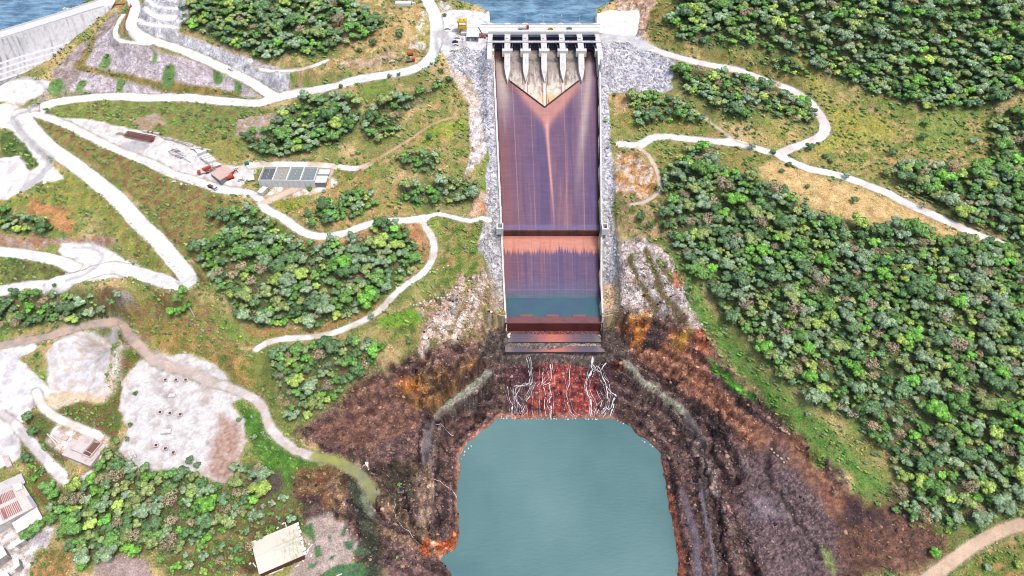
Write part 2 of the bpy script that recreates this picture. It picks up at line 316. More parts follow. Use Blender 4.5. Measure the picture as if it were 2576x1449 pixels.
ROADS.append(([(5,1040),(43,1070),(77.5,1116),(115,1162),(138,1190),(161,1211),(178,1217),(207,1202),(227,1191)], 4.5, [WHT, A(225,218,218)], .6))
BENCH = [T(0,0,(1100,60),(1150,110),(1230,128),(1320,130)), T(0,0,(1050,150),(1100,180),(1180,192),(1310,205)), T(0,0,(1120,0),(1180,50),(1260,60),(1340,62))]
YARD = T(0,0,(450,885),(700,905),(950,965),(1150,1005),(1250,1050),(1450,1090),(1550,1150),(1640,1230),(1780,1260),(1932,1235),(1932,1300),(1850,1380),(1780,1449),(1640,1430),(1300,1310),(1000,1180),(850,1090),(650,1010),(500,940),(350,880))
PADL = T(1,0,(1395,95),(1500,75),(1650,78),(1720,100),(1765,150),(1780,200),(1850,210),(1850,280),(1780,335),(1600,350),(1500,385),(1430,430),(1385,380),(1370,250))
PADR = T(2,0,(620,180),(640,125),(690,90),(750,78),(960,80),(965,130),(940,270),(900,300),(660,290),(620,260))
HAIR = T(0,1,(440,440),(470,390),(560,375),(700,390),(790,415),(870,460),(980,545),(1080,580),(1150,620),(1000,640),(850,650),(560,690),(380,700),(520,620),(560,570),(500,500))
WESTW = [(-40,255),(40,262),(110,235),(125,205),(60,195),(0,210),(-40,215)]
QUAR = [(150,852),(230,835),(298,822),(300,860),(280,900),(262,960),(280,985),(250,1010),(180,1000),(130,1020),(120,960),(118,890)]
PADB = [(392,890),(480,893),(545,920),(580,960),(620,1000),(580,1015),(615,1060),(618,1110),(600,1150),(585,1200),(550,1218),(500,1190),(430,1185),(350,1180),(300,1140),(325,1080),(300,1030),(305,960),(345,915)]
WESTQ = [(-40,880),(60,860),(100,870),(45,900),(110,960),(140,1000),(80,1030),(60,1060),(0,1060),(-40,1060)]
ROADS = [(r[0], r[1]*(.73 if r[1] > 7 else .84), r[2], r[3]*.7) for r in ROADS]
for r in ROADS: line(r[0], r[1], r[2], grade=True, sh=5.0)
for b in BENCH: line(b, 4.5, WR, grade=True, sh=3.0)
flat(YARD); flat(PADL, 4); flat(PADR, 4); flat(HAIR, 5); flat(PADB, 8, .6)
flat([(640,408),(822,415),(850,440),(845,480),(780,500),(690,512),(640,480)], 6)
flat([(130,1040),(280,1080),(270,1170),(150,1130)], 6)
flat([(625,1340),(760,1310),(880,1310),(900,1449),(600,1449)], 6)
flat([(-20,1150),(60,1170),(120,1300),(100,1449),(-20,1449)], 6)

# spillway excavation, tailwater and reservoir
def chx(y):            # centre line and half width of the chute
    t = (y-311.0)/(483.0-311.0); return 26.9*t+28.3*(1-t), 40.0*t+32.4*(1-t)
CXY = []
for y in np.linspace(283, 536, 30):
    c, hw = chx(y); CXY.append((c, hw, y))
Pc = [(c-hw-0.3, y) for c, hw, y in CXY]+[(c+hw+0.3, y) for c, hw, y in CXY[::-1]]
def floor_z(y): return np.where(y > 483, 118+(y-483)*0.26, np.where(y > 368, 66+(y-368)*(118-66)/115.0, np.where(y > 325, 39+(y-325)*(61.5-39)/43.0, 39.0)))
s, mch, sdch = polymask(np.array(Pc), .01, 0)
fz = floor_z(GY[s]); fz = np.where(GY[s] < 302.5, 32.3, fz-1.8)
GZ[s] = np.where(mch > .5, np.minimum(GZ[s], fz), GZ[s]); CHUTE = np.zeros(GX.shape, bool); CHUTE[s] = sdch > -2.5
# ground outside the walls meets the wall top
walltop = lambda y: np.where(y > 483, 133.0, np.interp(y, [300, 330, 368, 483], [46.5, 51, 74, 125]))
X, Y = GX[s], GY[s]
c_, h_ = chx(Y); dd = np.abs(X-c_)-h_
t = np.where((dd > 0) & (Y > 305), 1-smooth(2, 16, dd), 0)
GZ[s] = GZ[s]*(1-t)+(walltop(Y)-1.2)*t
sl_ = (slice(np.searchsorted(GYs, 300), np.searchsorted(GYs, 540)), slice(np.searchsorted(GXs, -40), np.searchsorted(GXs, 96)))
X, Y = GX[sl_], GY[sl_]; c_, h_ = chx(Y); dd = np.abs(X-c_)-h_
t = np.where((dd > 0), 1-smooth(3, 16, dd), 0)*smooth(303, 309, Y)
GZ[sl_] = np.where(dd > 0.3, GZ[sl_]*(1-t)+(walltop(Y)-1.5)*t, GZ[sl_])
for xc in (-11.5, 68.5):
    q = (slice(np.searchsorted(GYs, 286), np.searchsorted(GYs, 305)), slice(np.searchsorted(GXs, xc-9), np.searchsorted(GXs, xc+9))); t = smooth(9, 6, np.abs(GX[q]-xc)-0)*smooth(286, 290, GY[q])*smooth(304.5, 303, GY[q]); GZ[q] = GZ[q]*(1-t)+np.minimum(GZ[q], 35.5)*t
POOL = T(1,2,(1500,1560),(1480,1449),(1440,1360),(1400,1330),(1430,1290),(1500,1250),(1525,1200),(1530,1100),(1535,1000),(1520,900),(1530,800),(1535,680),(1540,560),(1560,500),(1620,430),(1700,370),(1780,310),(1850,255),(1932,265))+T(2,2,(200,265),(450,262),(640,262),(780,270),(870,310),(960,390),(1060,465),(1110,510),(1130,620),(1150,750),(1180,900),(1210,1080),(1240,1250),(1255,1449),(1265,1560))
Pp = np.array([at(u, v, 0) for u, v in POOL]); Pp[0, 1] = Pp[-1, 1] = 60
s, mp, sdp = polymask(Pp, 1.5, 2.2); GZ[s] = np.where(sdp > -14, GZ[s]*smooth(0, 14, -sdp)+np.where(sdp > 0, -2.5, np.minimum(-sdp*0.9+0.3, np.maximum(GZ[s], 3)))*(1-smooth(0, 14, -sdp)), GZ[s])
POOLS = (s, sdp)
# reservoir: everything upstream of the dams
RES1 = [(-150,95),(0,79),(80,55),(157,31),(252,-1),(262,-12),(400,-60),(300,-200),(-300,-200),(-300,100)]
RES2 = [(1100,-20),(1125,8),(1138,22),(1175,26),(1210,34),(1232,48),(1232,96),(1500,96),(1498,45),(1520,32),(1545,24),(1538,0),(1530,-30),(1600,-120),(1000,-120)]
for R_ in (RES1, RES2):
    Q = np.array([at(u, max(v, -130), 129.0) for u, v in R_]); s, mr, sdr = polymask(Q, 1.0, .2)
    GZ[s] = np.where(sdr > 0, np.minimum(GZ[s], 118), np.where((sdr > -6) & (np.abs(GX[s]-26.5) > 44), np.maximum(GZ[s], 129.5), GZ[s]))
# footprint of the main dam
DAMP = np.array([at(*p) for p in ((-400,200,131),(0,79,131),(157,31,131),(275,-6,131),(306,4,131),(284,44,120),(241,88,118),(201,116,114),(134,176,107),(63,193,110),(0,207,110),(-400,300,110))])
s, md, sdd = polymask(DAMP, .6, 0); GZ[s] = np.where(sdd > 0, np.minimum(GZ[s], np.interp(GY[s], [495, 540], [108, 109])), GZ[s])
# ground right of the dam's end rises over it
RCK = hp([(283,35),(241,90),(201,118),(174,152),(136,180),(165,205),(230,130),(262,70)])

# settle the graded edges
Zb = GZ.copy()
for _ in range(3):
    Zb[1:-1] = (Zb[:-2]+2*Zb[1:-1]+Zb[2:])/4; Zb[:, 1:-1] = (Zb[:, :-2]+2*Zb[:, 1:-1]+Zb[:, 2:])/4
mm = core & ~((np.abs(GX-27) < 48) & (GY > 280))
GZ = np.where(mm, Zb, GZ)
# ------------------------------------------------------------ ground cover
FG = [A(92,120,72), A(104,130,78), A(140,124,92)]
FOREST = {
 'hill_top': [(450,20),(560,-10),(840,-10),(900,20),(950,45),(965,65),(930,95),(850,125),(790,148),(700,150),(620,140),(560,110),(500,90),(455,60)],
 'below_road': [(744,250),(800,240),(850,245),(900,256),(907,300),(877,350),(804,380),(711,397),(644,385),(615,350),(680,320),(710,290)],
 'below_road_b': [(911,310),(960,265),(1010,240),(1060,227),(1110,207),(1125,228),(1070,253),(1015,283),(1004,337),(960,363),(920,350)],
 'knoll': [(1000,400),(1040,387),(1100,400),(1110,437),(1060,440),(1000,420)],
 'shelf': [(1010,480),(1060,465),(1170,450),(1210,475),(1190,510),(1130,525),(1060,520),(1020,505)],
 'bank_trees': [(764,553),(800,535),(850,512),(880,488),(935,480),(948,510),(935,535),(880,555),(830,568),(780,572)],
 'centre_left': [(505,610),(560,600),(620,600),(700,605),(765,615),(820,625),(835,600),(900,610),(940,575),(1000,562),(1040,600),(1050,640),(1035,690),(990,720),(960,755),(880,800),(800,830),(740,815),(660,830),(600,800),(560,740),(520,690),(490,650)],
 'centre_left_top': [(565,540),(620,525),(680,560),(730,590),(740,612),(640,600),(560,600)],
 'lower_left': [(690,895),(760,875),(850,862),(920,862),(965,880),(940,920),(890,960),(830,1020),(760,1060),(725,1060),(700,1000),(690,940)],
 'south_west': [(240,1205),(330,1182),(480,1192),(540,1218),(590,1210),(635,1165),(680,1205),(690,1250),(610,1290),(570,1340),(470,1385),(330,1395),(240,1420),(175,1400),(190,1330),(130,1290),(125,1230),(165,1240)],
 'south_scrub': [(600,1295),(690,1255),(740,1250),(740,1310),(640,1370),(600,1440),(430,1445),(400,1410),(480,1390),(570,1345)],
 'south_west_b': [(240,1175),(285,1120),(318,1110),(325,1150),(300,1190),(250,1200)],
 'west_mid': [(-10,520),(60,548),(130,562),(132,585),(60,592),(-10,575)],
 'west_band': [(-10,750),(60,738),(120,745),(230,735),(285,750),(305,780),(250,805),(160,815),(60,822),(-10,830)],
 'west_clump': [(430,742),(480,735),(492,790),(435,800)],
 'north_east': [(1720,-10),(2600,-10),(2600,225),(2530,255),(2450,278),(2380,272),(2330,280),(2200,238),(2130,206),(2080,205),(2010,150),(1960,130),(1860,118),(1770,125),(1700,100),(1680,60)],
 'north_east_b': [(1930,130),(2000,160),(2030,190),(2000,200),(1930,170),(1900,155)],
 'wedge': [(1692,178),(1730,178),(1790,192),(1850,185),(1900,215),(1960,225),(2035,270),(2045,300),(2020,315),(1960,300),(1900,275),(1880,300),(1820,285),(1780,265),(1720,235)],
 'triangle': [(1585,252),(1640,243),(1680,250),(1735,272),(1785,298),(1800,325),(1740,328),(1700,305),(1660,320),(1605,330),(1590,290)],
 'east_slope': [(1695,395),(1780,372),(1800,425),(1890,455),(1960,480),(2030,530),(2080,555),(2200,575),(2300,582),(2420,612),(2600,640),(2600,1290),(2480,1310),(2380,1260),(2270,1215),(2230,1150),(2160,1070),(2010,1000),(1930,925),(1870,840),(1790,755),(1740,695),(1700,640),(1655,570),(1690,500),(1650,480),(1670,430)],
 'east_edge': [(2500,290),(2600,280),(2600,630),(2500,590),(2420,555),(2300,495),(2225,445),(2260,420),(2350,415),(2440,445),(2500,400),(2490,340)],
 'south_east': [(2240,1250),(2330,1230),(2420,1290),(2480,1320),(2440,1340),(2340,1330),(2250,1300)],
}
FM = np.zeros(GX.shape)
for k, p in FOREST.items():
    s, m, sd = poly(p, FG, soft=5, warp=4, veg=1.0, scale=10); FM[s] = np.maximum(FM[s], m)
G_OL, G_DRY, G_GRN, G_LIM, G_BRN = A(160,162,96), A(232,200,146), A(136,164,78), A(186,194,92), A(194,162,126)
poly([(500,140),(620,145),(780,155),(930,105),(975,60),(900,20),(860,0),(1085,0),(1090,100),(1060,150),(960,185),(830,190),(740,180)], [G_DRY, A(196,160,112), G_OL], veg=.8, soft=3)
poly([(730,185),(830,180),(960,190),(1050,165),(990,185),(850,215),(740,225)], [G_OL, G_BRN, G_GRN], veg=1)
poly([(790,60),(900,50),(960,70),(1050,0),(1090,0),(1070,110),(960,120),(860,120)], [G_DRY, A(206,168,110)], alpha=.7, soft=4)
poly([(120,270),(300,250),(520,260),(700,285),(740,250),(700,310),(640,350),(600,400),(540,390),(430,345),(240,305)], [G_OL, A(150,130,92), G_GRN], veg=1)
poly([(600,300),(680,290),(735,270),(700,330),(640,350),(590,340)], [A(205,180,178), A(222,205,205), G_BRN], veg=.3, rock=.4, alpha=.8)
poly([(330,300),(400,285),(420,310),(360,330)], [A(205,180,178), G_BRN], veg=.3, alpha=.8)
poly([(460,340),(560,330),(620,400),(580,410),(540,385)], [G_OL, A(170,160,90)], veg=1)
poly([(50,295),(120,305),(300,370),(450,430),(560,500),(640,520),(760,590),(700,570),(600,520),(540,600),(500,660),(450,640),(380,540),(280,440),(150,360)], [G_OL, A(140,150,80), A(160,120,86)], veg=1)
poly([(240,310),(330,350),(300,365),(225,330)], [A(170,110,70), A(150,100,70)], alpha=.7)
poly([(420,360),(560,440),(620,480),(600,500),(480,430),(380,380)], [A(190,170,70), A(178,140,72)], alpha=.8, veg=.9)
poly([(150,430),(230,460),(330,560),(420,640),(440,690),(380,690),(300,600),(250,545),(140,540),(60,530),(0,520),(0,500),(90,490)], [G_OL, A(170,130,90), G_GRN, A(180,176,90)], veg=1)
poly([(75,500),(150,520),(190,560),(180,590),(120,570),(70,540)], [A(218,164,110), A(206,150,104)], veg=.8)
poly([(0,590),(60,600),(160,600),(250,590),(300,610),(200,625),(60,625),(0,622)], [A(180,140,120), A(205,185,180), A(200,150,110)], veg=.3, rock=.3)
poly([(0,640),(80,645),(150,660),(180,680),(140,700),(60,715),(0,722)], [A(120,140,78), A(150,160,84), A(110,105,70)], veg=1)
poly([(0,330),(50,330),(95,380),(115,410),(60,430),(60,400),(0,400)], [A(118,136,80), A(96,122,62)], veg=1)
poly([(0,430),(50,425),(65,450),(30,480),(0,485)], [A(150,140,90), G_OL], veg=.8)
poly([(0,215),(60,212),(95,225),(100,240),(60,250),(0,245)], [A(190,180,175), A(120,120,90)], veg=.4, rock=.5)
poly([(240,730),(330,745),(430,720),(520,770),(570,850),(640,870),(590,880),(450,880),(360,860),(330,800),(280,805)], [G_OL, A(170,150,84), A(160,128,98)], veg=1)
poly([(290,735),(330,740),(340,770),(300,770)], [A(205,185,190), A(190,165,150)], alpha=.8, veg=.2)
poly([(360,810),(500,830),(560,860),(620,890),(690,970),(700,1020),(600,960),(500,890),(400,880)], [A(165,150,80), A(120,138,70), A(190,150,100)], veg=1)
poly([(290,860),(330,870),(385,905),(340,915),(305,955),(310,1050),(290,1110),(220,1090),(130,1030),(180,1000),(260,1005),(285,970),(262,940)], [A(118,130,66), A(100,128,56), A(140,110,78)], veg=1)
poly([(60,1040),(130,1040),(200,1130),(160,1170),(110,1140),(70,1080)], [A(110,135,70), A(128,120,80)], veg=1)
poly([(50,1060),(80,1100),(130,1200),(120,1290),(80,1230),(60,1150)], [A(110,130,66), A(150,120,84)], veg=1)
poly([(590,1005),(640,1030),(680,1080),(740,1130),(800,1165),(800,1185),(740,1190),(700,1280),(670,1230),(650,1150),(620,1090)], [A(96,150,62), A(112,160,66), A(80,120,50)], veg=1.3, soft=2)
poly([(700,1180),(745,1190),(735,1260),(770,1255),(700,1330),(680,1300),(720,1240)], [A(104,158,60), A(90,130,50)], veg=1.2)
poly([(620,880),(700,880),(690,960),(710,1060),(760,1070),(740,1110),(690,1060),(650,980)], [A(150,158,84), A(128,138,76)], veg=1)
poly([(820,520),(900,530),(1000,505),(1060,530),(1080,545),(960,560),(830,585),(740,565),(680,520),(720,500)], [A(170,165,90), G_OL, A(222,176,128)], veg=1)
poly([(700,450),(830,440),(850,460),(820,480),(700,505),(650,495)], [A(240,215,185), A(225,180,135), WHT], veg=.1, soft=1.5)
poly([(620,480),(690,470),(660,500),(620,500)], [A(130,140,80), A(190,140,90)], veg=1)
poly([(700,505),(760,498),(770,520),(730,530),(690,520)], [A(178,172,70), A(150,160,70)], veg=1)
poly([(820,420),(900,425),(960,430),(900,500),(860,490),(850,450)], [A(160,168,84), A(120,150,60), A(180,150,100)], veg=1)
poly([(760,520),(900,440),(1010,470),(1000,500),(900,520),(830,500),(780,530)], [A(220,172,120), A(196,150,106), G_OL], veg=.7, alpha=.7)
poly([(960,560),(1060,560),(1080,600),(1070,660),(1040,640),(1030,600)], [A(220,172,124), A(190,140,100)], veg=.6)
poly([(700,600),(820,600),(900,580),(980,560),(940,600),(850,625),(760,620)], [A(224,178,124), A(200,150,104)], veg=.6)
poly([(780,830),(900,780),(960,750),(900,820),(800,840),(700,850),(640,850),(600,820)], [A(196,150,108), A(180,140,96), A(160,158,80)], veg=.7)
poly([(880,650),(920,690),(930,730),(900,760),(880,720)], [A(206,156,122), G_BRN], veg=.6, alpha=.8)
poly([(1070,545),(1140,545),(1145,585),(1100,600),(1080,575)], [A(176,188,90), A(150,170,80)], veg=1.1)
poly([(1100,540),(1225,560),(1210,640),(1230,700),(1200,790),(1130,830),(1050,860),(960,860),(900,870),(1000,800),(1100,700),(1120,620)], [A(150,158,84), A(190,160,110), A(104,132,60)], veg=1, soft=3)
poly([(950,800),(1080,790),(1130,760),(1150,800),(1080,820),(960,830)], [A(150,180,70), A(120,170,60)], veg=1.2)
poly([(840,420),(1180,430),(1180,380),(1130,330),(1180,250),(1130,190),(1100,220),(1000,380),(860,400)], [G_OL, A(214,172,124), A(128,150,74)], veg=1, alpha=.8)
poly([(1090,300),(1170,290),(1180,330),(1120,350),(1040,380)], [A(150,172,74), A(190,176,96)], veg=1.1)
poly([(1200,480),(1240,490),(1225,540),(1180,545)], [A(235,205,180), A(214,150,110)], veg=.2, rock=.5)
# pale rock left of the spillway, riprap, rock cuts
PALE = [A(246,232,222), A(232,205,190), A(250,246,245)]
poly([(1130,172),(1170,180),(1185,230),(1225,260),(1226,340),(1222,400),(1170,440),(1185,390),(1180,320),(1180,250),(1150,210)], [WHT, A(250,244,242), A(232,205,190)], veg=0, rock=.7, soft=.8)
poly([(1120,175),(1190,215),(1215,260),(1190,280),(1150,210)], [A(235,205,185), A(245,225,210)], veg=.1, rock=.6, alpha=.8)
poly([(1050,60),(1062,20),(1085,40),(1083,110),(1060,125),(1040,110)], [A(246,235,215), A(190,180,100)], veg=.2, rock=.7)
poly([(1110,0),(1140,22),(1130,30),(1105,20)], [WHT, A(190,180,170)], veg=0, rock=.6)
poly([(1030,100),(1072,118),(1060,130),(1025,120)], [A(240,235,228), A(200,170,130)], veg=.2, rock=.6)
poly([(850,155),(930,150),(990,125),(1000,140),(930,175),(860,172)], [A(225,200,185), A(205,170,130)], veg=.4, rock=.6, alpha=.8)
poly([(1560,0),(1650,0),(1660,40),(1610,100),(1600,60),(1610,28),(1550,24),(1535,0)], [A(225,190,165), A(240,215,195), A(190,150,120)], veg=.1, rock=1, soft=1)
poly([(1610,28),(1640,20),(1640,60),(1620,100),(1600,100),(1602,60)], [A(214,176,146), A(235,205,185)], veg=.1, rock=1, soft=1)
poly([(1640,20),(1700,0),(1720,60),(1690,100),(1740,125),(1850,140),(1960,175),(2030,215),(2010,225),(1900,185),(1720,130),(1640,105),(1625,80)], [A(168,150,90), A(190,168,104), A(120,130,70)], veg=1)
RR = [A(204,202,210), A(218,216,224)]
poly(T(2,0,(655,330),(800,300),(960,320),(1100,385),(1225,450),(1240,520),(1205,600),(1215,670),(1130,705),(1060,685),(1000,695),(760,680),(728,730),(735,830),(745,1100),(775,1300),(785,1449),(655,1449),(640,500)), RR, veg=0, rip=1, soft=.6, warp=1.8)
poly(T(2,1,(665,-20),(785,-20),(752,150),(790,300),(805,420),(800,600),(795,800),(815,910),(690,945),(680,600)), [A(210,207,208), A(194,192,196)], veg=0, rip=1, soft=.6, warp=.6)
poly(T(2,1,(680,700),(800,650),(815,910),(690,945)), [A(214,176,120), A(200,170,130)], veg=0, rip=1, soft=3, warp=.6, alpha=.8)
poly(T(1,0,(1430,432),(1600,352),(1760,330),(1790,420),(1800,900),(1850,1449),(1740,1449),(1728,1340),(1765,1180),(1722,1060),(1700,900),(1700,760),(1620,600),(1450,490)), RR, veg=0, rip=1, soft=.6, warp=.6)
poly(T(1,1,(1750,-20),(1865,-20),(1890,930),(1755,918),(1770,700),(1745,540),(1672,440),(1690,330),(1745,200),(1725,60)), [A(208,206,208), A(190,188,190)], veg=0, rip=1, soft=.6, warp=.6)
poly(T(1,1,(1770,750),(1880,750),(1885,930),(1755,918)), [A(190,160,130), A(200,190,180)], veg=0, rip=1, soft=3, alpha=.7)
# rockfill below the dam road
RF = [A(214,200,204), A(198,182,184), A(224,214,220)]
poly([(283,38),(300,95),(330,112),(380,115),(440,140),(520,165),(600,205),(660,245),(500,240),(300,238),(180,245),(130,235),(134,180),(180,150),(205,115),(241,88)], RF, veg=.12, rip=.55, soft=1, warp=1)
poly([(262,62),(283,38),(288,60),(240,110),(215,160),(195,200),(165,230),(140,235),(136,180),(175,150),(205,116),(243,88)], [A(176,156,150), A(150,138,118)], veg=.2, rip=.2, soft=1.5, alpha=.8)
poly([(300,28),(286,30),(262,58),(241,84),(201,112),(165,145),(128,180),(140,215),(165,205),(205,160),(235,110),(262,85),(290,60)], [A(180,160,156), A(150,134,120), A(198,182,180)], veg=.25, rip=.3, soft=1.2)
line([(235,95),(225,125),(205,155),(205,172),(260,182),(350,202),(420,220),(470,226),(540,232),(600,238)], (5,6), [A(150,140,70), A(180,150,90), A(128,128,70)], soft=1.6, warp=2, veg=1)
line([(130,215),(150,235),(220,236),(330,240),(480,240)], 4, [A(150,140,84), A(140,150,80)], soft=1.5, warp=1.5, veg=.8, alpha=.8)
for u, v, r in ((265,158,4.5),(425,190,6),(205,215,4),(302,215,4),(550,183,5),(140,218,6),(390,150,2.5),(600,215,4)):
    q = hit(u, v)[0]; a = np.linspace(0, 6.28, 9)[:-1]; s, m, sd = polymask(np.c_[q[0]+np.cos(a)*r, q[1]+np.sin(a)*r*1.5], 1.2, 1.5); layer(s, m, [A(130,165,100), A(112,150,84)], veg=1)
RC = [A(222,222,230), A(200,198,204), A(240,240,245)]
poly([(372,-10),(470,-10),(475,40),(445,80),(500,100),(560,125),(640,150),(733,178),(730,225),(715,235),(640,205),(560,165),(460,125),(380,100),(340,80),(335,55),(350,20)], RC, veg=0, rock=.55, rip=.1, soft=.8, warp=.6)
poly([(560,110),(640,140),(620,150),(540,122)], [A(215,175,140), A(200,190,170)], veg=.5, alpha=.6)
# right side open grassland
poly([(1965,150),(2000,200),(2080,250),(2160,262),(2300,290),(2440,300),(2540,270),(2590,260),(2590,420),(2480,430),(2400,430),(2230,430),(2200,450),(2300,510),(2230,490),(2080,415),(2000,385),(2100,330),(2080,280),(2030,220)], [A(160,162,90), A(214,180,128), A(130,150,74)], veg=1, soft=3)
poly([(2030,215),(2090,260),(2230,300),(2270,345),(2200,350),(2130,370),(2050,385),(2020,380),(2100,330),(2085,280)], [A(186,186,88), A(160,168,80), A(200,184,100)], veg=1, soft=3, alpha=.85)
poly([(2300,300),(2400,290),(2430,330),(2380,380),(2310,370)], [A(130,160,84), A(160,170,90)], veg=1, alpha=.8)
poly([(2220,400),(2330,400),(2440,410),(2400,430),(2280,425)], [A(226,186,146), A(216,180,120)], veg=.7)
poly([(1890,410),(1960,400),(2060,440),(2180,480),(2330,540),(2480,620),(2470,650),(2390,610),(2250,575),(2140,560),(2050,520),(1990,480),(1900,440)], [A(232,196,134), A(214,176,120), A(240,208,150)], veg=.4, soft=7, warp=7)
poly([(1990,300),(2080,400),(2250,430),(2400,430),(2300,480),(2150,430),(2060,410),(1960,375),(1850,365),(1700,365),(1850,350)], [A(226,192,132), A(176,170,96)], veg=.8, soft=5, warp=6, alpha=.6)
poly([(1650,370),(1800,360),(1950,400),(1880,430),(1800,430),(1780,370),(1700,400),(1680,450),(1640,390)], [A(160,165,84), A(196,160,112), A(140,150,78)], veg=1, soft=2)
poly([(1540,230),(1680,232),(1720,250),(1840,350),(1700,335),(1600,335),(1545,350),(1540,280)], [A(128,150,74), A(150,160,84), A(186,160,104)], veg=1, soft=1.5)
poly([(1545,235),(1590,230),(1580,280),(1545,290)], [A(214,176,122), A(220,190,150)], veg=.5, rock=.3)
poly([(1550,385),(1600,380),(1650,430),(1650,480),(1600,510),(1545,490)], [A(226,170,120), A(250,235,225), A(205,160,104)], veg=.15, rock=.8)
poly([(1560,500),(1660,490),(1690,560),(1700,640),(1640,640),(1580,600),(1555,560)], [A(190,168,116), A(214,176,140), A(120,136,76)], veg=.7, rock=.3)
poly([(2010,130),(2080,215),(2100,260),(2040,215),(1980,150)], [A(196,186,104), A(170,165,84)], veg=1, soft=2, alpha=.9)
# slabs of pale rock right of the spillway
PK = [A(226,208,200), A(206,182,174), A(240,228,222)]
poly([(1560,610),(1620,600),(1680,640),(1720,690),(1760,760),(1800,830),(1760,840),(1720,790),(1700,800),(1640,800),(1560,800),(1553,700)], PK, veg=.05, rock=1, soft=1.5)
for p, wd in (([(1585,650),(1600,700),(1625,740),(1650,780)], 4), ([(1625,630),(1650,700),(1680,760),(1720,800)], 4), ([(1660,660),(1690,710)], 5), ([(1740,760),(1790,830),(1810,860)], 4)):
    line(p, wd, [A(112,112,70), A(140,116,84)], soft=1.2, warp=2, veg=1.2, rock=.3)
poly([(1690,690),(1725,680),(1720,720),(1695,730)], [A(216,140,110), A(196,120,90)], veg=0, rock=.8)
# ------------------------------------------------------------ scoured banks around the plunge pool
DK = [A(110,86,86), A(88,70,72), A(142,110,100)]
sdark, mdark, _sd = poly([(1235,800),(1275,850),(1270,1060),(1540,1060),(1520,850),(1560,795),(1640,790),(1720,800),(1790,870),(1850,950),(1930,1010),(2000,1080),(2100,1170),(2160,1270),(2170,1480),(1000,1480),(900,1400),(800,1350),(745,1300),(740,1200),(900,1170),(820,1140),(745,1095),(760,1075),(830,1030),(900,965),(950,925),(1010,900),(1100,870),(1150,850),(1200,830)], DK, veg=.03, rock=1, soft=4, warp=5, scale=7)
BR = [A(128,92,80), A(104,76,70), A(160,120,102)]
poly([(850,1040),(900,970),(1000,940),(1060,1000),(1060,1080),(960,1110),(900,1140),(820,1110),(770,1080)], BR, soft=4, warp=4, veg=.1, rock=.5, scale=6)
poly([(745,1180),(830,1170),(900,1200),(880,1240),(850,1270),(800,1300),(760,1290),(740,1230)], [A(132,86,66), A(110,86,60), A(150,120,84)], soft=3, warp=3, rock=.6)
poly([(990,960),(1050,940),(1130,930),(1200,880),(1225,900),(1150,970),(1090,1040),(1040,1030)], [A(190,136,82), A(168,122,76), A(138,108,80)], soft=3, warp=4, rock=.8)
poly([(1010,950),(1050,950),(1060,990),(1020,990)], [A(208,134,66), A(176,112,64)], soft=4, warp=3)
poly([(1150,850),(1230,840),(1240,880),(1180,900),(1090,930),(1030,930),(1080,880)], [A(140,104,92), A(176,140,126), A(110,84,76)], soft=4, warp=3, rock=1)
poly([(1050,760),(1240,700),(1245,800),(1200,860),(1080,870),(1060,830)], [A(196,160,130), A(220,196,176), A(150,140,90)], soft=4, warp=4, rock=.8, veg=.5)
for p, wd in (([(1130,760),(1090,820),(1060,880)], 5), ([(1160,700),(1140,780),(1110,850)], 5), ([(1190,740),(1160,810),(1140,860)], 3.5), ([(1220,690),(1205,740),(1190,790)], 4)):
    line(p, wd, [A(238,222,212), A(222,190,170)], soft=1.2, warp=2.5, veg=0, rock=1)
# right bank colours
poly([(1520,850),(1560,800),(1640,800),(1740,860),(1800,960),(1900,1060),(2000,1180),(1900,1150),(1830,1060),(1700,960),(1600,900),(1540,890)], [A(158,102,80), A(126,82,68), A(196,142,112)], rock=.8, soft=3, warp=4, scale=5)
poly([(1585,790),(1640,780),(1640,800),(1600,830),(1550,860),(1535,850),(1570,820)], [A(230,180,120), A(190,124,76)], rock=.8, soft=2, warp=3)
poly([(1540,840),(1620,800),(1650,830),(1625,860),(1570,880)], [A(222,146,66), A(190,110,60), A(130,86,66)], rock=.8, soft=2, warp=3)
poly([(1530,850),(1570,860),(1560,900),(1600,930),(1550,920),(1525,880)], [A(170,74,54), A(120,66,56)], rock=.8, soft=2, warp=3)
poly([(1640,790),(1680,830),(1670,860),(1640,880),(1620,860)], [A(110,86,84), A(88,70,70)], rock=1, soft=2, warp=3)
poly([(1690,830),(1740,840),(1730,870),(1710,900),(1690,870)], [A(214,160,80), A(176,124,80)], rock=.7, soft=2, warp=2)
poly([(1745,830),(1790,820),(1800,850),(1780,880),(1795,900),(1770,895),(1750,870)], [A(204,122,92), A(166,98,76)], rock=.7, soft=2, warp=2)
poly([(1660,600),(1700,640),(1780,770),(1850,850),(1900,930),(2000,1010),(2100,1080),(2180,1180),(2240,1230),(2200,1250),(2150,1260),(2140,1200),(2050,1120),(1980,1060),(1930,1000),(1860,940),(1800,860),(1740,780)], [A(112,162,76), A(98,144,66), A(136,152,84)], soft=3, warp=3, veg=1.2, scale=6)
poly([(1780,900),(1820,930),(1900,1000),(1900,1010),(1850,985),(1800,930)], [A(104,196,56), A(92,170,54)], soft=1.5, warp=2, veg=1.2)
poly([(1900,940),(1960,1010),(2000,1060),(1990,1075),(1940,1030),(1905,980)], [A(100,150,60), A(110,130,64)], soft=2, warp=3, veg=1.1)
poly([(2030,1120),(2080,1140),(2070,1180),(2040,1200),(2030,1160)], [A(110,165,70), A(130,150,74)], soft=2, warp=2.5, veg=1.1)
poly([(1990,1090),(2020,1110),(2030,1180),(2060,1240),(2000,1160),(1960,1110)], [A(140,84,66), A(170,116,84)], soft=3, warp=3, veg=.1)
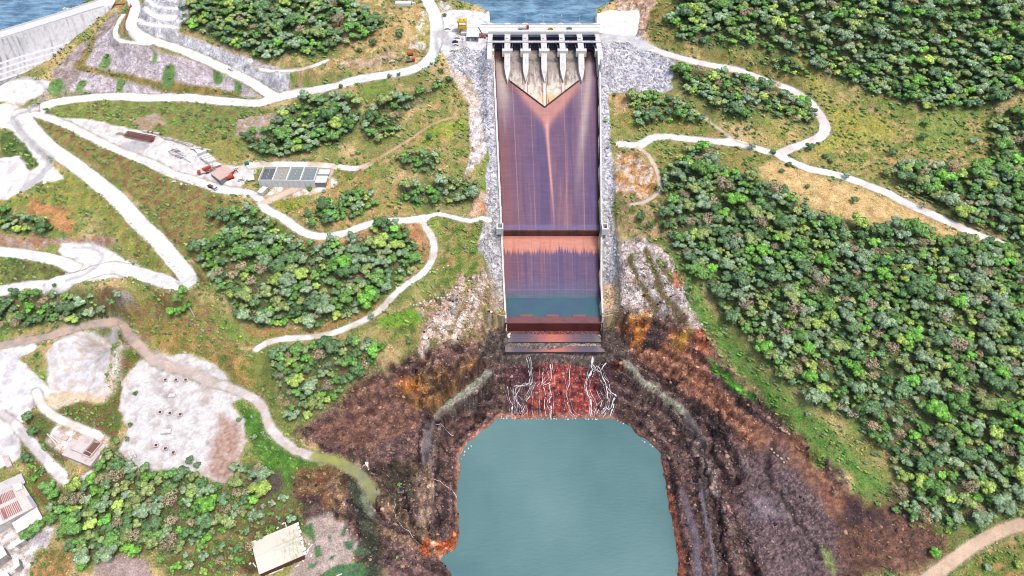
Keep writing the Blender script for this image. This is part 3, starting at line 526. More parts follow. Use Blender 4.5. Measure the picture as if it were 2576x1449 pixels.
poly([(1880,1050),(2000,1110),(2080,1200),(2170,1280),(2130,1340),(2060,1270),(1980,1180),(1900,1130)], [A(146,100,84), A(124,82,70), A(180,134,104)], soft=4, warp=4, veg=.1, rock=.12, scale=5)
poly([(2120,1250),(2260,1260),(2370,1330),(2440,1350),(2380,1400),(2330,1449),(2110,1449),(2100,1340)], [A(128,92,78), A(146,108,90), A(100,76,68)], soft=7, warp=7, veg=.5, rock=.3, scale=6)
poly([(2130,1260),(2220,1290),(2230,1320),(2190,1310),(2120,1330)], [A(72,58,62), A(90,70,72)], soft=3, warp=4, veg=.2)
poly([(1850,1150),(1960,1110),(2050,1230),(2100,1330),(2120,1480),(1940,1480),(1880,1350),(1860,1220)], [A(112,94,98), A(82,70,76), A(150,128,128)], soft=6, warp=6, veg=.03, rock=.2, scale=3, alpha=.85, contrast=1.8)
poly([(1890,1240),(1960,1270),(1990,1290),(1960,1310),(1900,1300)], [A(180,160,164), A(140,128,140)], soft=4, warp=4, alpha=.7)
poly([(2065,1370),(2085,1380),(2105,1430),(2100,1449),(2075,1420)], [A(150,160,100), A(130,140,90)], soft=1.5, warp=1.5)
poly([(2350,1330),(2420,1320),(2590,1240),(2590,1320),(2480,1390),(2400,1450),(2340,1449),(2400,1390)], [A(108,140,66), A(150,130,90), A(120,150,70)], soft=3, warp=3, veg=1)
poly([(2420,1449),(2470,1400),(2590,1345),(2590,1480),(2400,1480)], [A(190,150,100), A(130,140,74), A(110,140,66)], soft=2, warp=3, veg=1)
# rock bench strips and rims along the pool
line([(1225,940),(1190,975),(1140,1010),(1100,1045)], (6.5,4.5), [A(164,174,154), A(110,134,106), A(196,188,172)], scale=2.5, contrast=2, soft=.5, warp=1.2, grade=True, sh=2.5, rock=.15)
line([(1080,1070),(1075,1120),(1070,1180)], (6,5), [A(128,116,122), A(150,138,140)], soft=.7, warp=1, rock=.1)
line([(1073,1180),(1080,1230),(1070,1280),(1065,1330)], 6, [A(190,160,140), A(150,124,110), A(214,176,140)], soft=1.5, warp=2.5, rock=.8)
line([(1575,910),(1610,950),(1650,985),(1700,1020),(1730,1045)], (4.5,5.5), [A(160,172,144), A(118,134,112), A(196,186,172)], scale=2.5, contrast=2, soft=.5, warp=1.2, grade=True, sh=2.5, rock=.15)
line([(1733,1045),(1745,1080),(1755,1110)], 5, [A(128,124,128), A(104,104,110)], soft=1.2, warp=1.5, rock=.2)
line([(1718,1240),(1735,1300),(1750,1350),(1755,1449),(1755,1500)], (3.5,5), [A(134,120,128), A(116,104,112)], soft=.8, warp=1, rock=.05)
line([(1762,1210),(1775,1300),(1790,1370),(1800,1449),(1803,1490)], 2.5, [A(150,140,150), A(116,108,116)], soft=.7, warp=.6, rock=.1)
line([(1745,1100),(1770,1140),(1785,1190),(1790,1240)], 7, [A(150,138,140), A(104,92,92)], soft=2, warp=3, rock=1, alpha=.7)
for p, wd in (([(930,1200),(960,1260),(990,1290),(1040,1320),(1090,1370)], 7), ([(915,1310),(960,1330),(1010,1350),(1060,1370)], 6), ([(930,1250),(1010,1260),(1050,1240),(1062,1180)], 5), ([(840,1220),(850,1290),(830,1330),(870,1340)], 8), ([(1010,1180),(1060,1180)], 4)):
    line(p, wd, [A(206,170,130), A(168,136,110), A(120,92,80)], soft=2.5, warp=3.5, rock=1, alpha=.85)
line([(890,1210),(910,1280),(925,1330),(940,1449)], 10, [A(88,94,76), A(70,72,60)], soft=3, warp=3, rock=.8)
poly([(940,1190),(1040,1150),(1050,1250),(1000,1280),(950,1260)], [A(96,88,70), A(116,98,80), A(72,64,54)], soft=4, warp=4, rock=.8, scale=5)
line([(860,1170),(910,1200),(920,1260),(930,1290)], (7,4), [A(140,150,124), A(120,132,116)], soft=1.5, warp=1.2, rock=.15)
DC, LC = [A(58,48,50), A(74,60,58)], [A(158,140,130), A(130,110,104)]
for k, off in enumerate((-6, 10, 26, 44)):
    line([(1550+off*.6, 925+off*-.3), (1620+off, 985), (1690+off, 1045), (1735+off, 1120), (1755+off*1.1, 1220), (1775+off*1.4, 1330), (1790+off*1.7, 1449)], 1.7 if k % 2 else 1.2, DC if k % 2 == 0 else LC, soft=.9, warp=3.5, dig=2.2 if k % 2 == 0 else -.6, alpha=.8)
    line([(1255-off*.5, 960-off*.2), (1190-off*.8, 1010), (1120-off*.8, 1060), (1098-off*.9, 1150), (1095-off*.9, 1250), (1100-off, 1340)], 1.6, DC if k % 2 == 0 else LC, soft=.9, warp=3.5, dig=2.0 if k % 2 == 0 else -.6, alpha=.8)
for p, dg in (([(1800,1000),(1810,1060),(1830,1130),(1860,1190),(1845,1215)], 3.5), ([(1870,1205),(1830,1215),(1810,1260),(1820,1330)], 3.0), ([(1745,1020),(1790,1080),(1800,1150),(1825,1200)], 2.5), ([(1660,960),(1740,1010),(1800,1060),(1815,1120)], 2.0), ([(1850,1290),(1880,1370),(1900,1449)], 1.5), ([(1950,1110),(1930,1180),(1970,1260),(2020,1330),(2060,1400)], 1.2),
    ([(1010,1330),(1050,1355),(1090,1380),(1120,1385)], 4), ([(940,1250),(960,1300),(1000,1330)], 3), ([(1000,1190),(1020,1260),(1040,1330)], 2), ([(1060,1010),(1075,1060),(1050,1110),(1060,1180)], 2.5), ([(1160,900),(1120,960),(1060,1000)], 2), ([(1230,870),(1200,920),(1150,960)], 2), ([(1620,860),(1600,900),(1640,930),(1700,960)], 2.5), ([(1560,870),(1600,850),(1640,870)], 2)):
    line(p, 2.6, [A(52,42,46), A(66,52,52)], soft=1.3, warp=3, dig=dg, alpha=.75)
# orange rim of the tailwater
line([(p[0], p[1]-2) for p in T(1,2,(1500,1250),(1525,1200),(1530,1100),(1532,1000),(1518,900),(1528,800),(1533,680),(1540,560),(1560,490),(1620,425),(1700,365),(1780,305),(1850,250))], 3.4, [A(186,112,84), A(150,96,82), A(206,158,138)], soft=.9, warp=2.2, rock=.6)
line(T(1,2,(1300,1240),(1400,1270),(1480,1240),(1520,1180)), 9, [A(206,104,56), A(190,90,50), A(222,170,140)], soft=1.5, warp=2, rock=1)
line(T(2,2,(1120,560),(1145,700),(1175,850),(1205,1000),(1230,1150),(1250,1300),(1262,1449),(1268,1540)), (3,7), [A(178,98,72), A(140,80,66), A(196,124,96)], soft=.9, warp=2.2, rock=.6)
line(T(2,2,(720,255),(790,268),(880,310),(960,385),(1060,460),(1110,500)), 2.5, [A(150,110,100), A(120,80,74)], soft=.8, warp=2.2, rock=.8)
# the rock face under the spillway
poly([(1272,880),(1520,880),(1545,940),(1550,1062),(1270,1062),(1265,950)], [A(104,70,76), A(82,66,72), A(120,80,84)], soft=2, warp=2, rock=1, scale=4, veg=0)
poly([(1355,890),(1400,885),(1440,900),(1500,960),(1500,1050),(1300,1055),(1340,1000),(1355,940)], [A(196,88,76), A(220,112,94), A(116,62,74)], soft=3, warp=3, rock=1, scale=5, alpha=.9)
line([(1280,1052),(1400,1056),(1500,1056),(1545,1056)], 4, [A(190,120,100), A(214,160,140)], soft=1.2, warp=1.2, rock=.6)
line([(1280,892),(1330,896),(1400,902),(1450,895),(1520,892)], 4, [A(130,122,120), A(110,106,106)], soft=1.5, warp=2, rock=.4)
# silt flat by the shed
poly([(760,1310),(830,1290),(880,1330),(900,1380),(870,1449),(700,1480),(740,1430),(775,1380)], [A(206,184,176), A(190,172,160)], soft=2, warp=2.5, rock=.05, veg=0)
for p in ([(752,1330),(785,1315),(790,1340),(792,1370),(770,1345)], [(790,1375),(805,1370),(810,1395),(795,1405)], [(865,1325),(875,1320),(868,1350),(855,1350)], [(830,1400),(845,1395),(835,1410),(822,1410)], [(865,1362),(890,1360),(885,1385),(870,1380)], [(885,1385),(910,1375),(920,1390),(890,1395)], [(805,1445),(850,1420),(910,1415),(930,1440),(900,1480),(770,1480)], [(780,1420),(800,1415),(790,1430),(770,1435)], [(826,1350),(833,1348),(832,1362),(826,1360)]):
    poly(p, [A(84,124,96), A(100,140,84)], soft=.8, warp=1, rock=0, veg=0)
poly([(620,1310),(760,1300),(760,1330),(640,1449),(600,1449)], [A(100,96,66), A(110,140,66), A(110,76,60)], soft=3, warp=3, veg=1)
poly([(630,1190),(700,1180),(720,1230),(660,1260),(630,1240)], [A(130,114,110), A(104,92,84)], soft=3, warp=3, veg=.6)
poly([(650,1290),(700,1250),(800,1270),(760,1320),(700,1330)], [A(104,80,72), A(90,76,60), A(100,130,60)], soft=3, warp=3, veg=.6)
poly([(740,1250),(800,1240),(820,1300),(760,1310)], [A(92,70,70), A(110,92,92)], soft=3, warp=3, veg=.1, alpha=.8)
poly([(240,1410),(300,1395),(370,1410),(400,1480),(230,1480)], [A(200,178,172), A(186,164,156)], soft=1.5, warp=1.5, veg=0)
poly([(80,1390),(170,1370),(180,1420),(160,1480),(60,1480)], [A(206,160,110), A(176,140,90), A(120,130,70)], soft=2, warp=3, veg=.9)
poly([(600,1290),(690,1255),(730,1230),(760,1290),(700,1310),(640,1340),(625,1400),(560,1449),(430,1449),(400,1410),(480,1390),(570,1345)], [A(128,122,76), A(108,150,66), A(134,100,80)], soft=3, warp=4, veg=1.2, scale=5)
# gravel, roads, pads on top
for nm, p, cs, sf in (('w', WESTW, WR, .8), ('h', HAIR, WR, .8), ('y', YARD, [WHT, WH2, A(236,224,220)], .8), ('q', QUAR, [A(236,234,240), A(250,248,246), A(228,214,206)], .9),
      ('b', PADB, [A(242,238,236), A(222,212,206), A(250,246,244)], 1.0), ('wq', WESTQ, [WHT, A(232,226,230)], .8), ('l', PADL, [WHT, WHT, A(226,224,226)], .6), ('r', PADR, [WHT, WHT, WH2], .6)):
    poly(p, cs, soft=sf, warp=2 if nm in 'bqwq' else 1, veg=0, rock=0, rip=.22 if nm in 'bqwqy' else 0, road=1)
poly([(-20,1060),(40,1050),(60,1100),(50,1150),(0,1180),(-20,1180)], [WHT, A(225,218,220)], veg=0, road=1)
poly([(-20,400),(50,392),(75,430),(110,410),(125,440),(80,470),(20,500),(-20,510)], [WHT, A(235,228,230)], veg=0, road=1, soft=1)
poly([(60,270),(120,255),(110,300),(60,330),(110,395),(150,450),(60,460),(0,430),(-20,430),(-20,270)], [WHT, WHT, WH2], veg=0, road=1, soft=1, alpha=0)
poly([(-20,262),(40,265),(100,262),(160,262),(120,285),(60,292),(50,300),(60,330),(120,400),(160,450),(110,460),(90,400),(60,360),(20,325),(-20,315)], WR, veg=0, road=1, soft=.8)
poly([(50,1350),(100,1340),(130,1300),(140,1340),(90,1390),(60,1480),(-20,1480),(-20,1290),(40,1290)], [A(226,214,206), A(206,190,180), WHT], veg=0, soft=1.5)
poly([(60,1320),(130,1340),(120,1380),(60,1370)], [A(205,195,200), A(226,220,222)], veg=0, soft=1.5)
poly(T(0,2,(340,430),(440,290),(560,330),(700,350),(830,400),(820,450),(760,570),(690,640),(560,590),(460,520)), [A(240,222,210), WHT, A(214,180,150)], veg=.1, soft=1.5, warp=1.5)
poly([(120,990),(190,985),(270,1000),(255,1015),(200,1010),(140,1030),(110,1040),(100,1020)], [A(244,225,196), A(236,208,166)], veg=0, soft=2)
for r in ROADS: line(r[0], (r[1] if np.isscalar(r[1]) else r[1][0])+2.2, [A(150,144,110), A(120,116,84), A(190,176,150)], soft=.7, warp=1.4, scale=5, alpha=.75)
for r in ROADS: line(r[0], r[1], r[2], soft=r[3], veg=0, rock=0, rip=0, road=1, scale=14)
for b in BENCH: line(b, 4.2, WR, soft=.6, veg=0, rock=0, road=1)
# worn and stained patches of the pads; yard shade painted in grey
poly([(555,1040),(600,1060),(616,1100),(600,1150),(585,1205),(550,1215),(520,1190),(530,1120),(545,1080)], [A(196,160,146), A(180,142,128), A(214,186,170)], soft=4, warp=2, scale=4)
line([(395,890),(400,940),(385,960),(420,1000),(440,1030)], 3, [A(206,196,194)], soft=1.5, warp=1.5, alpha=.7)
line([(385,900),(440,920),(500,935),(520,960),(515,1010)], 7, [A(224,206,196), A(212,196,190)], soft=2, warp=2, alpha=.8)
line([(300,870),(285,930),(270,985)], 7, [A(246,222,196), A(240,232,226)], soft=3, warp=2, alpha=.8)
line([(200,880),(240,870),(270,850)], 2, [A(220,200,190)], soft=1, warp=1, alpha=.8)
for u, v in ((405,960),(445,957),(465,960),(405,1038),(428,1040),(452,1043),(425,1080),(390,1122),(415,1128),(435,1140),(415,995),(430,985)):
    q = hit(u, v)[0]; a = np.linspace(0, 6.28, 9)[:-1]; s, m, sd = polymask(np.c_[q[0]+np.cos(a)*2.6, q[1]+np.sin(a)*2.6], 1.5, 1.5); layer(s, m, [A(196,180,180), A(214,200,200)], alpha=.7)
GT = [A(190,186,190), A(206,202,206)]
for p, wd in ((T(0,0,(60,600),(200,590),(310,620),(350,690),(320,750),(250,790),(150,860),(100,890)), 3.5), (T(0,0,(100,890),(150,980),(240,1080),(340,1160),(380,1220),(340,1290),(260,1370),(200,1400)), 6), (T(0,1,(560,420),(700,430),(770,470),(760,530),(700,580),(620,630),(500,670)), 2.5), (T(1,0,(1400,250),(1440,300),(1480,340),(1560,330)), 9)):
    line(p, wd, GT, soft=1.2, warp=1, alpha=.75)
poly(T(0,0,(900,1110),(1000,1060),(1140,1075),(1100,1130),(1040,1150),(930,1140)), [A(196,192,196), A(206,200,204)], soft=1.5, warp=1.5, alpha=.85)  # grey tint paints the shaded part of the work yard
poly(T(2,0,(670,260),(930,270),(1100,370),(1000,390),(800,300),(670,330)), [A(232,230,232), A(214,212,214)], soft=1.5, veg=0, road=1)
line(T(1,2,(440,545),(560,565),(660,580)), 5, [A(186,190,96), A(170,176,100)], soft=2, warp=1.5, alpha=.8)
line(T(2,0,(650,300),(640,500),(650,800),(665,1100),(680,1449)), 4.5, [A(214,212,216), A(196,194,198)], soft=1, warp=.5, rip=.3, veg=0, alpha=.85)
line(T(1,0,(1790,450),(1795,600),(1815,1000),(1840,1449)), 3.5, [A(214,212,216), A(196,194,198)], soft=1, warp=.5, rip=.3, veg=0, alpha=.85)

# rubble ledges around the foot of the spillway
EW = np.array([(-24,280),(-16,299),(-8,303.5),(64,303.5),(74,299),(80,280)]); s, m, sd = polymask(EW, 1.2, 1.5); layer(s, m, [A(104,88,84), A(140,124,112), A(80,70,70)], scale=3, veg=0, rock=.7, rip=0)
EW = np.array([(-4,284),(-4,303.4),(60,303.4),(60,284)]); s, m, sd = polymask(EW, .4, .3); layer(s, m, [A(120,104,100), A(176,160,146), A(92,80,84)], scale=2, veg=0, rock=.2, rip=0)
# ------------------------------------------------------------ relief of rock and rough ground
rough = fbm(GX, GY, 9, 201, 5, True); ry = fbm(GX*1.0+GY*0.5, GY*0.35-GX*.2, 5, 211, 4, True)
def worley(x, y, sc, seed, amp_t=.5):
    x, y = x/sc, y/sc; xi, yi = np.floor(x).astype(np.int64), np.floor(y).astype(np.int64); r = np.random.default_rng(seed); tab = r.random((65536, 5)).astype(np.float32)
    best = np.full(x.shape, 9., np.float32); b2 = best.copy(); h = np.zeros(x.shape, np.float32); c = np.zeros(x.shape, np.float32)
    for dx in (-1, 0, 1):
        for dy in (-1, 0, 1):
            k = (((xi+dx)*73856093) ^ ((yi+dy)*19349663)) & 65535; t = tab[k]; px_ = x-(xi+dx+t[..., 0]); py_ = y-(yi+dy+t[..., 1]); d = px_*px_+py_*py_; m = d < best
            b2 = np.where(m, best, np.minimum(b2, d)); best = np.where(m, d, best); h = np.where(m, t[..., 2]+amp_t*(px_*(t[..., 3]-.5)+py_*(t[..., 4]-.5))*2, h); c = np.where(m, t[..., 3], c)
    return h, c, np.sqrt(b2)-np.sqrt(best)
sx_, sy_ = GX+WNX*3, GY*1.7+GX*.35+WNY*3
W1, C1, E1 = worley(sx_, sy_, 9, 5, .9); W2, C2, E2 = worley(sx_+W1*3, sy_, 3.6, 6, 1.1)
inpool = np.zeros(GX.shape); inpool[POOLS[0]] = smooth(-6, -1, POOLS[1])
pad = 1-smooth(0, 1, np.maximum(ROAD, inpool))
# wheel-worn streaks on gravel
COL *= (1-ROAD*(.16*smooth(.1, .5, fbm(GX, GY, 5, 261, 4))+.10*smooth(.2, .5, fbm(GX, GY, 1.8, 271, 3))))[..., None]
dk_ = np.zeros(GX.shape); dk_[sdark] = mdark
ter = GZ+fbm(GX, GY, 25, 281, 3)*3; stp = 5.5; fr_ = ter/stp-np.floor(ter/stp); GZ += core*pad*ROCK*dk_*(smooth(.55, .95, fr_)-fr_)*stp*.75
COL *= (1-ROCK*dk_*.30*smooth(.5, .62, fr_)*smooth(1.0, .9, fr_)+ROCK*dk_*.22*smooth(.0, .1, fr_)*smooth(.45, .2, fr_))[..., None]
GZ += core*pad*ROCK*(rough*.8+ry*.5+W1*2.2+W2*1.3-1.6)+core*pad*np.clip(VEG, 0, 1)*fbm(GX, GY, 3.2, 221, 3)*0.45+core*RIP*fbm(GX, GY, 2.0, 231, 2)*.35
# dark cracks and lighter crests belong to the rock's own colour
kk = 1+ROCK*(.55*(C1-.5)+.7*(C2-.5)-.45*(1-smooth(0, .09, E1))-.35*(1-smooth(0, .14, E2))+.12)+0.10*NC+0.08*NB
COL *= kk[..., None]
COL = np.clip(COL, 0.004, .86)

# ------------------------------------------------------------ land meshes (one height field, split by what lies on it)
def land_mat():
    m, nt, b = mat_base('land', .95, .1)
    a = node(nt, 'ShaderNodeAttribute', attribute_name='Col'); k = node(nt, 'ShaderNodeAttribute', attribute_name='Kind')
    sp = node(nt, 'ShaderNodeSeparateColor'); nt.links.new(k.outputs['Color'], sp.inputs[0])
    tc = node(nt, 'ShaderNodeTexCoord')
    n1 = node(nt, 'ShaderNodeTexNoise', Scale=0.16, Detail=6.0, Roughness=.62); n2 = node(nt, 'ShaderNodeTexNoise', Scale=1.1, Detail=2.0, Roughness=.5)
    vo = node(nt, 'ShaderNodeTexVoronoi', Scale=0.62); vo.feature = 'F1'
    ve = node(nt, 'ShaderNodeTexVoronoi', Scale=0.30); ve.feature = 'DISTANCE_TO_EDGE'
    for n in (n1, n2, vo): nt.links.new(tc.outputs['Object'], n.inputs['Vector'])
    # distort the crack lookup so joints are not straight
    mx = node(nt, 'ShaderNodeVectorMath'); mx.operation = 'MULTIPLY_ADD'; nt.links.new(n1.outputs['Color'], mx.inputs[0]); mx.inputs[1].default_value = (5, 5, 5); nt.links.new(tc.outputs['Object'], mx.inputs[2]); nt.links.new(mx.outputs[0], ve.inputs['Vector'])
    amp = mathn(nt, 'MULTIPLY_ADD', sp.outputs[2], -.62, .85)               # roads are smoother
    f1 = mathn(nt, 'MULTIPLY_ADD', mathn(nt, 'MULTIPLY', mathn(nt, 'SUBTRACT', n1.outputs[0], .5), amp), 1.5, 1.0)
    f2 = mathn(nt, 'MULTIPLY_ADD', mathn(nt, 'MULTIPLY', mathn(nt, 'SUBTRACT', n2.outputs[0], .5), amp), 2.0, 1.0)
    crk = mathn(nt, 'SMOOTH_MIN', mathn(nt, 'MULTIPLY', ve.outputs[0], 9.0), 1.0, .1)
    f3 = mathn(nt, 'MULTIPLY_ADD', mathn(nt, 'MULTIPLY', mathn(nt, 'SUBTRACT', crk, 1.0), sp.outputs[0]), .28, 1.0)
    sv = node(nt, 'ShaderNodeSeparateColor'); nt.links.new(vo.outputs['Color'], sv.inputs[0])
    f4 = mathn(nt, 'MULTIPLY_ADD', mathn(nt, 'MULTIPLY', mathn(nt, 'SUBTRACT', sv.outputs[0], .55), sp.outputs[1]), .9, 1.0)
    f = mathn(nt, 'MULTIPLY', mathn(nt, 'MULTIPLY', f1, f2), mathn(nt, 'MULTIPLY', f3, f4))
    nt.links.new(mulcol(nt, a.outputs['Color'], f), b.inputs['Base Color'])
    hsum = mathn(nt, 'ADD', mathn(nt, 'MULTIPLY', n1.outputs[0], 1.2), mathn(nt, 'MULTIPLY', n2.outputs[0], .5))
    hh = mathn(nt, 'MULTIPLY_ADD', mathn(nt, 'MULTIPLY', crk, sp.outputs[0]), .5, hsum)
    bp = node(nt, 'ShaderNodeBump', Distance=.8); nt.links.new(hh, bp.inputs['Height']); nt.links.new(mathn(nt, 'MULTIPLY_ADD', amp, .8, .0), bp.inputs['Strength'])
    nt.links.new(bp.outputs[0], b.inputs['Normal']); return m
LAND = land_mat()
ny, nx = GX.shape; idx = np.arange(nx*ny, dtype=np.int32).reshape(ny, nx)
Q = np.stack([idx[:-1, :-1], idx[:-1, 1:], idx[1:, 1:], idx[1:, :-1]], -1).reshape(-1, 4)
fc = lambda a: ((a[:-1, :-1]+a[:-1, 1:]+a[1:, 1:]+a[1:, :-1])/4).ravel()
fr, fk, fp = fc(ROAD), fc(ROCK), fc(RIP)
under = fc(((np.abs(GX-chx(GY)[0]) < chx(GY)[1]-2.5) & (GY > 306) & (GY < 520)).astype(float)) > .99
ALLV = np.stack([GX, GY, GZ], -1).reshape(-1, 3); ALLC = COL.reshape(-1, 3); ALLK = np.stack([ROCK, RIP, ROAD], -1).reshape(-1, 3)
def part_land(name, sel, label, sm=True):
    q = Q[sel & ~under]; u, inv = np.unique(q, return_inverse=True)
    o = link(name, mesh_np(name, ALLV[u], inv.reshape(-1, 4), ALLC[u], LAND, sm, (('Kind', ALLK[u]),)))
    return kind(o, 'structure', label)
sr = fr > .5; sk = (fk > .45) & ~sr
part_land('ground', ~sr & ~sk, 'grassy hillside ground with dry and green patches')
part_land('dirt_road', sr, 'pale gravel roads and yards cut into the slopes')
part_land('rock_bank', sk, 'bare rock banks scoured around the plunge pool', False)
# ------------------------------------------------------------ mesh builder for made things
class MB:
    def __init__(s): s.v = []; s.f = []
    def add(s, V, Fc):
        n = len(s.v); s.v += [tuple(map(float, p)) for p in V]; s.f += [tuple(n+i for i in f) for f in Fc]; return s
    def box(s, c, d, rz=0.0, top=(1, 1)):
        cx_, cy_, cz_ = c; dx, dy, dz = d[0]/2, d[1]/2, d[2]/2; V = []; ca, sa = math.cos(rz), math.sin(rz)
        for k, z in enumerate((-dz, dz)):
            for x, y in ((-dx, -dy), (dx, -dy), (dx, dy), (-dx, dy)):
                if k: x *= top[0]; y *= top[1]
                V.append((cx_+x*ca-y*sa, cy_+x*sa+y*ca, cz_+z))
        return s.add(V, [(0, 3, 2, 1), (4, 5, 6, 7), (0, 1, 5, 4), (1, 2, 6, 5), (2, 3, 7, 6), (3, 0, 4, 7)])
    def prism(s, poly, z0, z1):
        """poly in x,y; z0,z1 numbers or lists"""
        n = len(poly); a = [z0]*n if np.isscalar(z0) else z0; b = [z1]*n if np.isscalar(z1) else z1
        V = [(p[0], p[1], a[i]) for i, p in enumerate(poly)]+[(p[0], p[1], b[i]) for i, p in enumerate(poly)]
        return s.add(V, [tuple(range(n))[::-1], tuple(range(n, 2*n))]+[(i, (i+1) % n, n+(i+1) % n, n+i) for i in range(n)])
    def side(s, prof, x0, x1):
        """prof in y,z extruded along x"""
        n = len(prof); V = [(x0, y, z) for y, z in prof]+[(x1, y, z) for y, z in prof]
        return s.add(V, [tuple(range(n)), tuple(range(n, 2*n))[::-1]]+[(i, n+i, n+(i+1) % n, (i+1) % n) for i in range(n)])
    def beam(s, p, q, w, h=None, n=4):
        p, q = np.array(p, float), np.array(q, float); h = h or w; d = q-p; L = np.linalg.norm(d)
        if L < 1e-6: return s
        d /= L; up = np.array((0, 0, 1.)) if abs(d[2]) < .95 else np.array((0, 1., 0)); a = np.cross(d, up); a /= np.linalg.norm(a); b = np.cross(a, d)
        V = []
        for e in (p, q):
            for k in range(n):
                t = 2*math.pi*(k+.5)/n; r = 1/math.cos(math.pi/4) if n == 4 else 1
                V.append(e+a*math.cos(t)*w/2*r+b*math.sin(t)*h/2*r)
        return s.add(V, [tuple(range(n))[::-1], tuple(range(n, 2*n))]+[(i, (i+1) % n, n+(i+1) % n, n+i) for i in range(n)])
    def cyl(s, c, r, h, n=12, axis='z', r2=None):
        c = np.array(c, float); d = {'z': (0, 0, 1), 'x': (1, 0, 0), 'y': (0, 1, 0)}[axis]; d = np.array(d)*h/2
        return s.beam(c-d, c+d, 2*r, 2*r, n)
    def build(s, name, mat, parent=None, loc=None, rz=None):
        me = bpy.data.meshes.new(name); me.from_pydata(s.v, [], s.f); me.update(); me.materials.append(mat)
        o = link(name, me, parent, loc, (0, 0, rz) if rz is not None else None); return o
def copy_tree(o, loc=None, rz=None, parent=None):
    c = o.copy(); COLL.objects.link(c)
    if parent: c.parent = parent
    if loc is not None: c.location = loc
    if rz is not None: c.rotation_euler = (0, 0, rz)
    for ch in o.children: copy_tree(ch, parent=c)
    return c
def gp(u, v): return hit(u, v)[0]
M = {}
M['conc'] = paint('concrete', A(246,242,238), .85, .10, .5, dirt=(A(170,165,165), .55))
M['conc_old'] = paint('old_concrete', A(214,206,200), .9, .15, .6, dirt=(A(120,110,105), .8))
M['conc_wet'] = paint('wet_stained_concrete', A(112,64,60), .6, .3, .3, dirt=(A(40,24,34), .9))
M['deck'] = paint('deck_concrete', A(252,250,248), .85, .05, .4)
M['navy'] = paint('dark_blue_gate_paint', A(34,36,72), .45, .25, .5, .5)
M['navy2'] = paint('grey_blue_steel', A(86,92,130), .5, .2, .6, .5)
M['yellow'] = paint('yellow_paint', A(255,205,20), .45, .08, .8)
M['orange'] = paint('orange_paint', A(235,90,50), .45, .12, .8)
M['red'] = paint('red_paint', A(205,60,50), .45, .15, .8)
M['white'] = paint('white_paint', A(250,248,246), .4, .04, .8)
M['grey'] = paint('grey_paint', A(150,150,154), .5, .12, .8)
M['dark'] = paint('dark_rubber', A(40,40,44), .8, .2, 2)
M['glass'] = paint('window_glass', A(50,60,70), .15, .05, 1, .6)
M['blackcar'] = paint('dark_car_paint', A(52,54,62), .3, .05, 1, .6)
M['rust'] = paint('rusty_steel', A(150,96,86), .85, .3, 1.2)
M['wood'] = paint('weathered_timber', A(205,180,160), .85, .2, 1.2)
M['galv'] = paint('galvanised_sheet', A(236,232,228), .45, .08, .7, .4, dirt=(A(180,150,130), .5))
M['teal'] = paint('teal_paint', A(40,140,140), .5, .1, 1)
M['stone'] = paint('pale_stone', A(232,226,226), .95, .18, .8)
def water_mat(name, col, rough, wave, sc, col2=None, sc2=.01):
    m, nt, b = mat_base(name, rough, .5 if wave > .3 else .12)
    tc = node(nt, 'ShaderNodeTexCoord'); mp = node(nt, 'ShaderNodeMapping'); mp.inputs['Scale'].default_value = (.45, 1, 1)
    nt.links.new(tc.outputs['Object'], mp.inputs[0])
    n = node(nt, 'ShaderNodeTexNoise', Scale=sc, Detail=4.0, Roughness=.6); nt.links.new(mp.outputs[0], n.inputs['Vector'])
    n2 = node(nt, 'ShaderNodeTexNoise', Scale=sc2, Detail=4.0, Roughness=.55); nt.links.new(tc.outputs['Object'], n2.inputs['Vector'])
    mx = node(nt, 'ShaderNodeMix'); mx.data_type = 'RGBA'; mx.inputs[6].default_value = (*col, 1); mx.inputs[7].default_value = (*(col2 if col2 is not None else col), 1)
    if wave > .3:
        rp = node(nt, 'ShaderNodeValToRGB'); rp.color_ramp.elements[0].position = .40; rp.color_ramp.elements[1].position = .66; nt.links.new(n.outputs[0], rp.inputs[0]); nt.links.new(rp.outputs[0], mx.inputs[0])
    else:
        rp = node(nt, 'ShaderNodeValToRGB'); rp.color_ramp.elements[0].position = .35; rp.color_ramp.elements[1].position = .65; nt.links.new(n2.outputs[0], rp.inputs[0]); nt.links.new(rp.outputs[0], mx.inputs[0])
    nt.links.new(mx.outputs[2], b.inputs['Base Color'])
    bp = node(nt, 'ShaderNodeBump', Strength=wave, Distance=1.5); nt.links.new(n.outputs[0], bp.inputs['Height']); nt.links.new(bp.outputs[0], b.inputs['Normal'])
    return m
M['lake'] = water_mat('lake_water', A(66,108,138), .22, .9, .16, A(140,184,208))
M['pool'] = water_mat('pool_water', A(90,132,136),   .5, .22, .5, A(122,160,160), .0075)
M['chute_water'] = water_mat('chute_water', A(88,108,134), .3, .05, .6, A(80,122,130), .08)
M['silt1'] = paint('settling_water', A(150,164,162), .3, .03, .3, .4)
M['silt2'] = paint('muddy_water', A(190,186,172), .3, .03, .3, .4)
M['silt3'] = paint('dark_settling_water', A(118,122,126), .3, .06, .3, .4)
M['foam'] = paint('white_water', A(255,255,255), .6, .05, 2)
M['algae'] = paint('algae', A(96,160,60), .9, .2, 1)

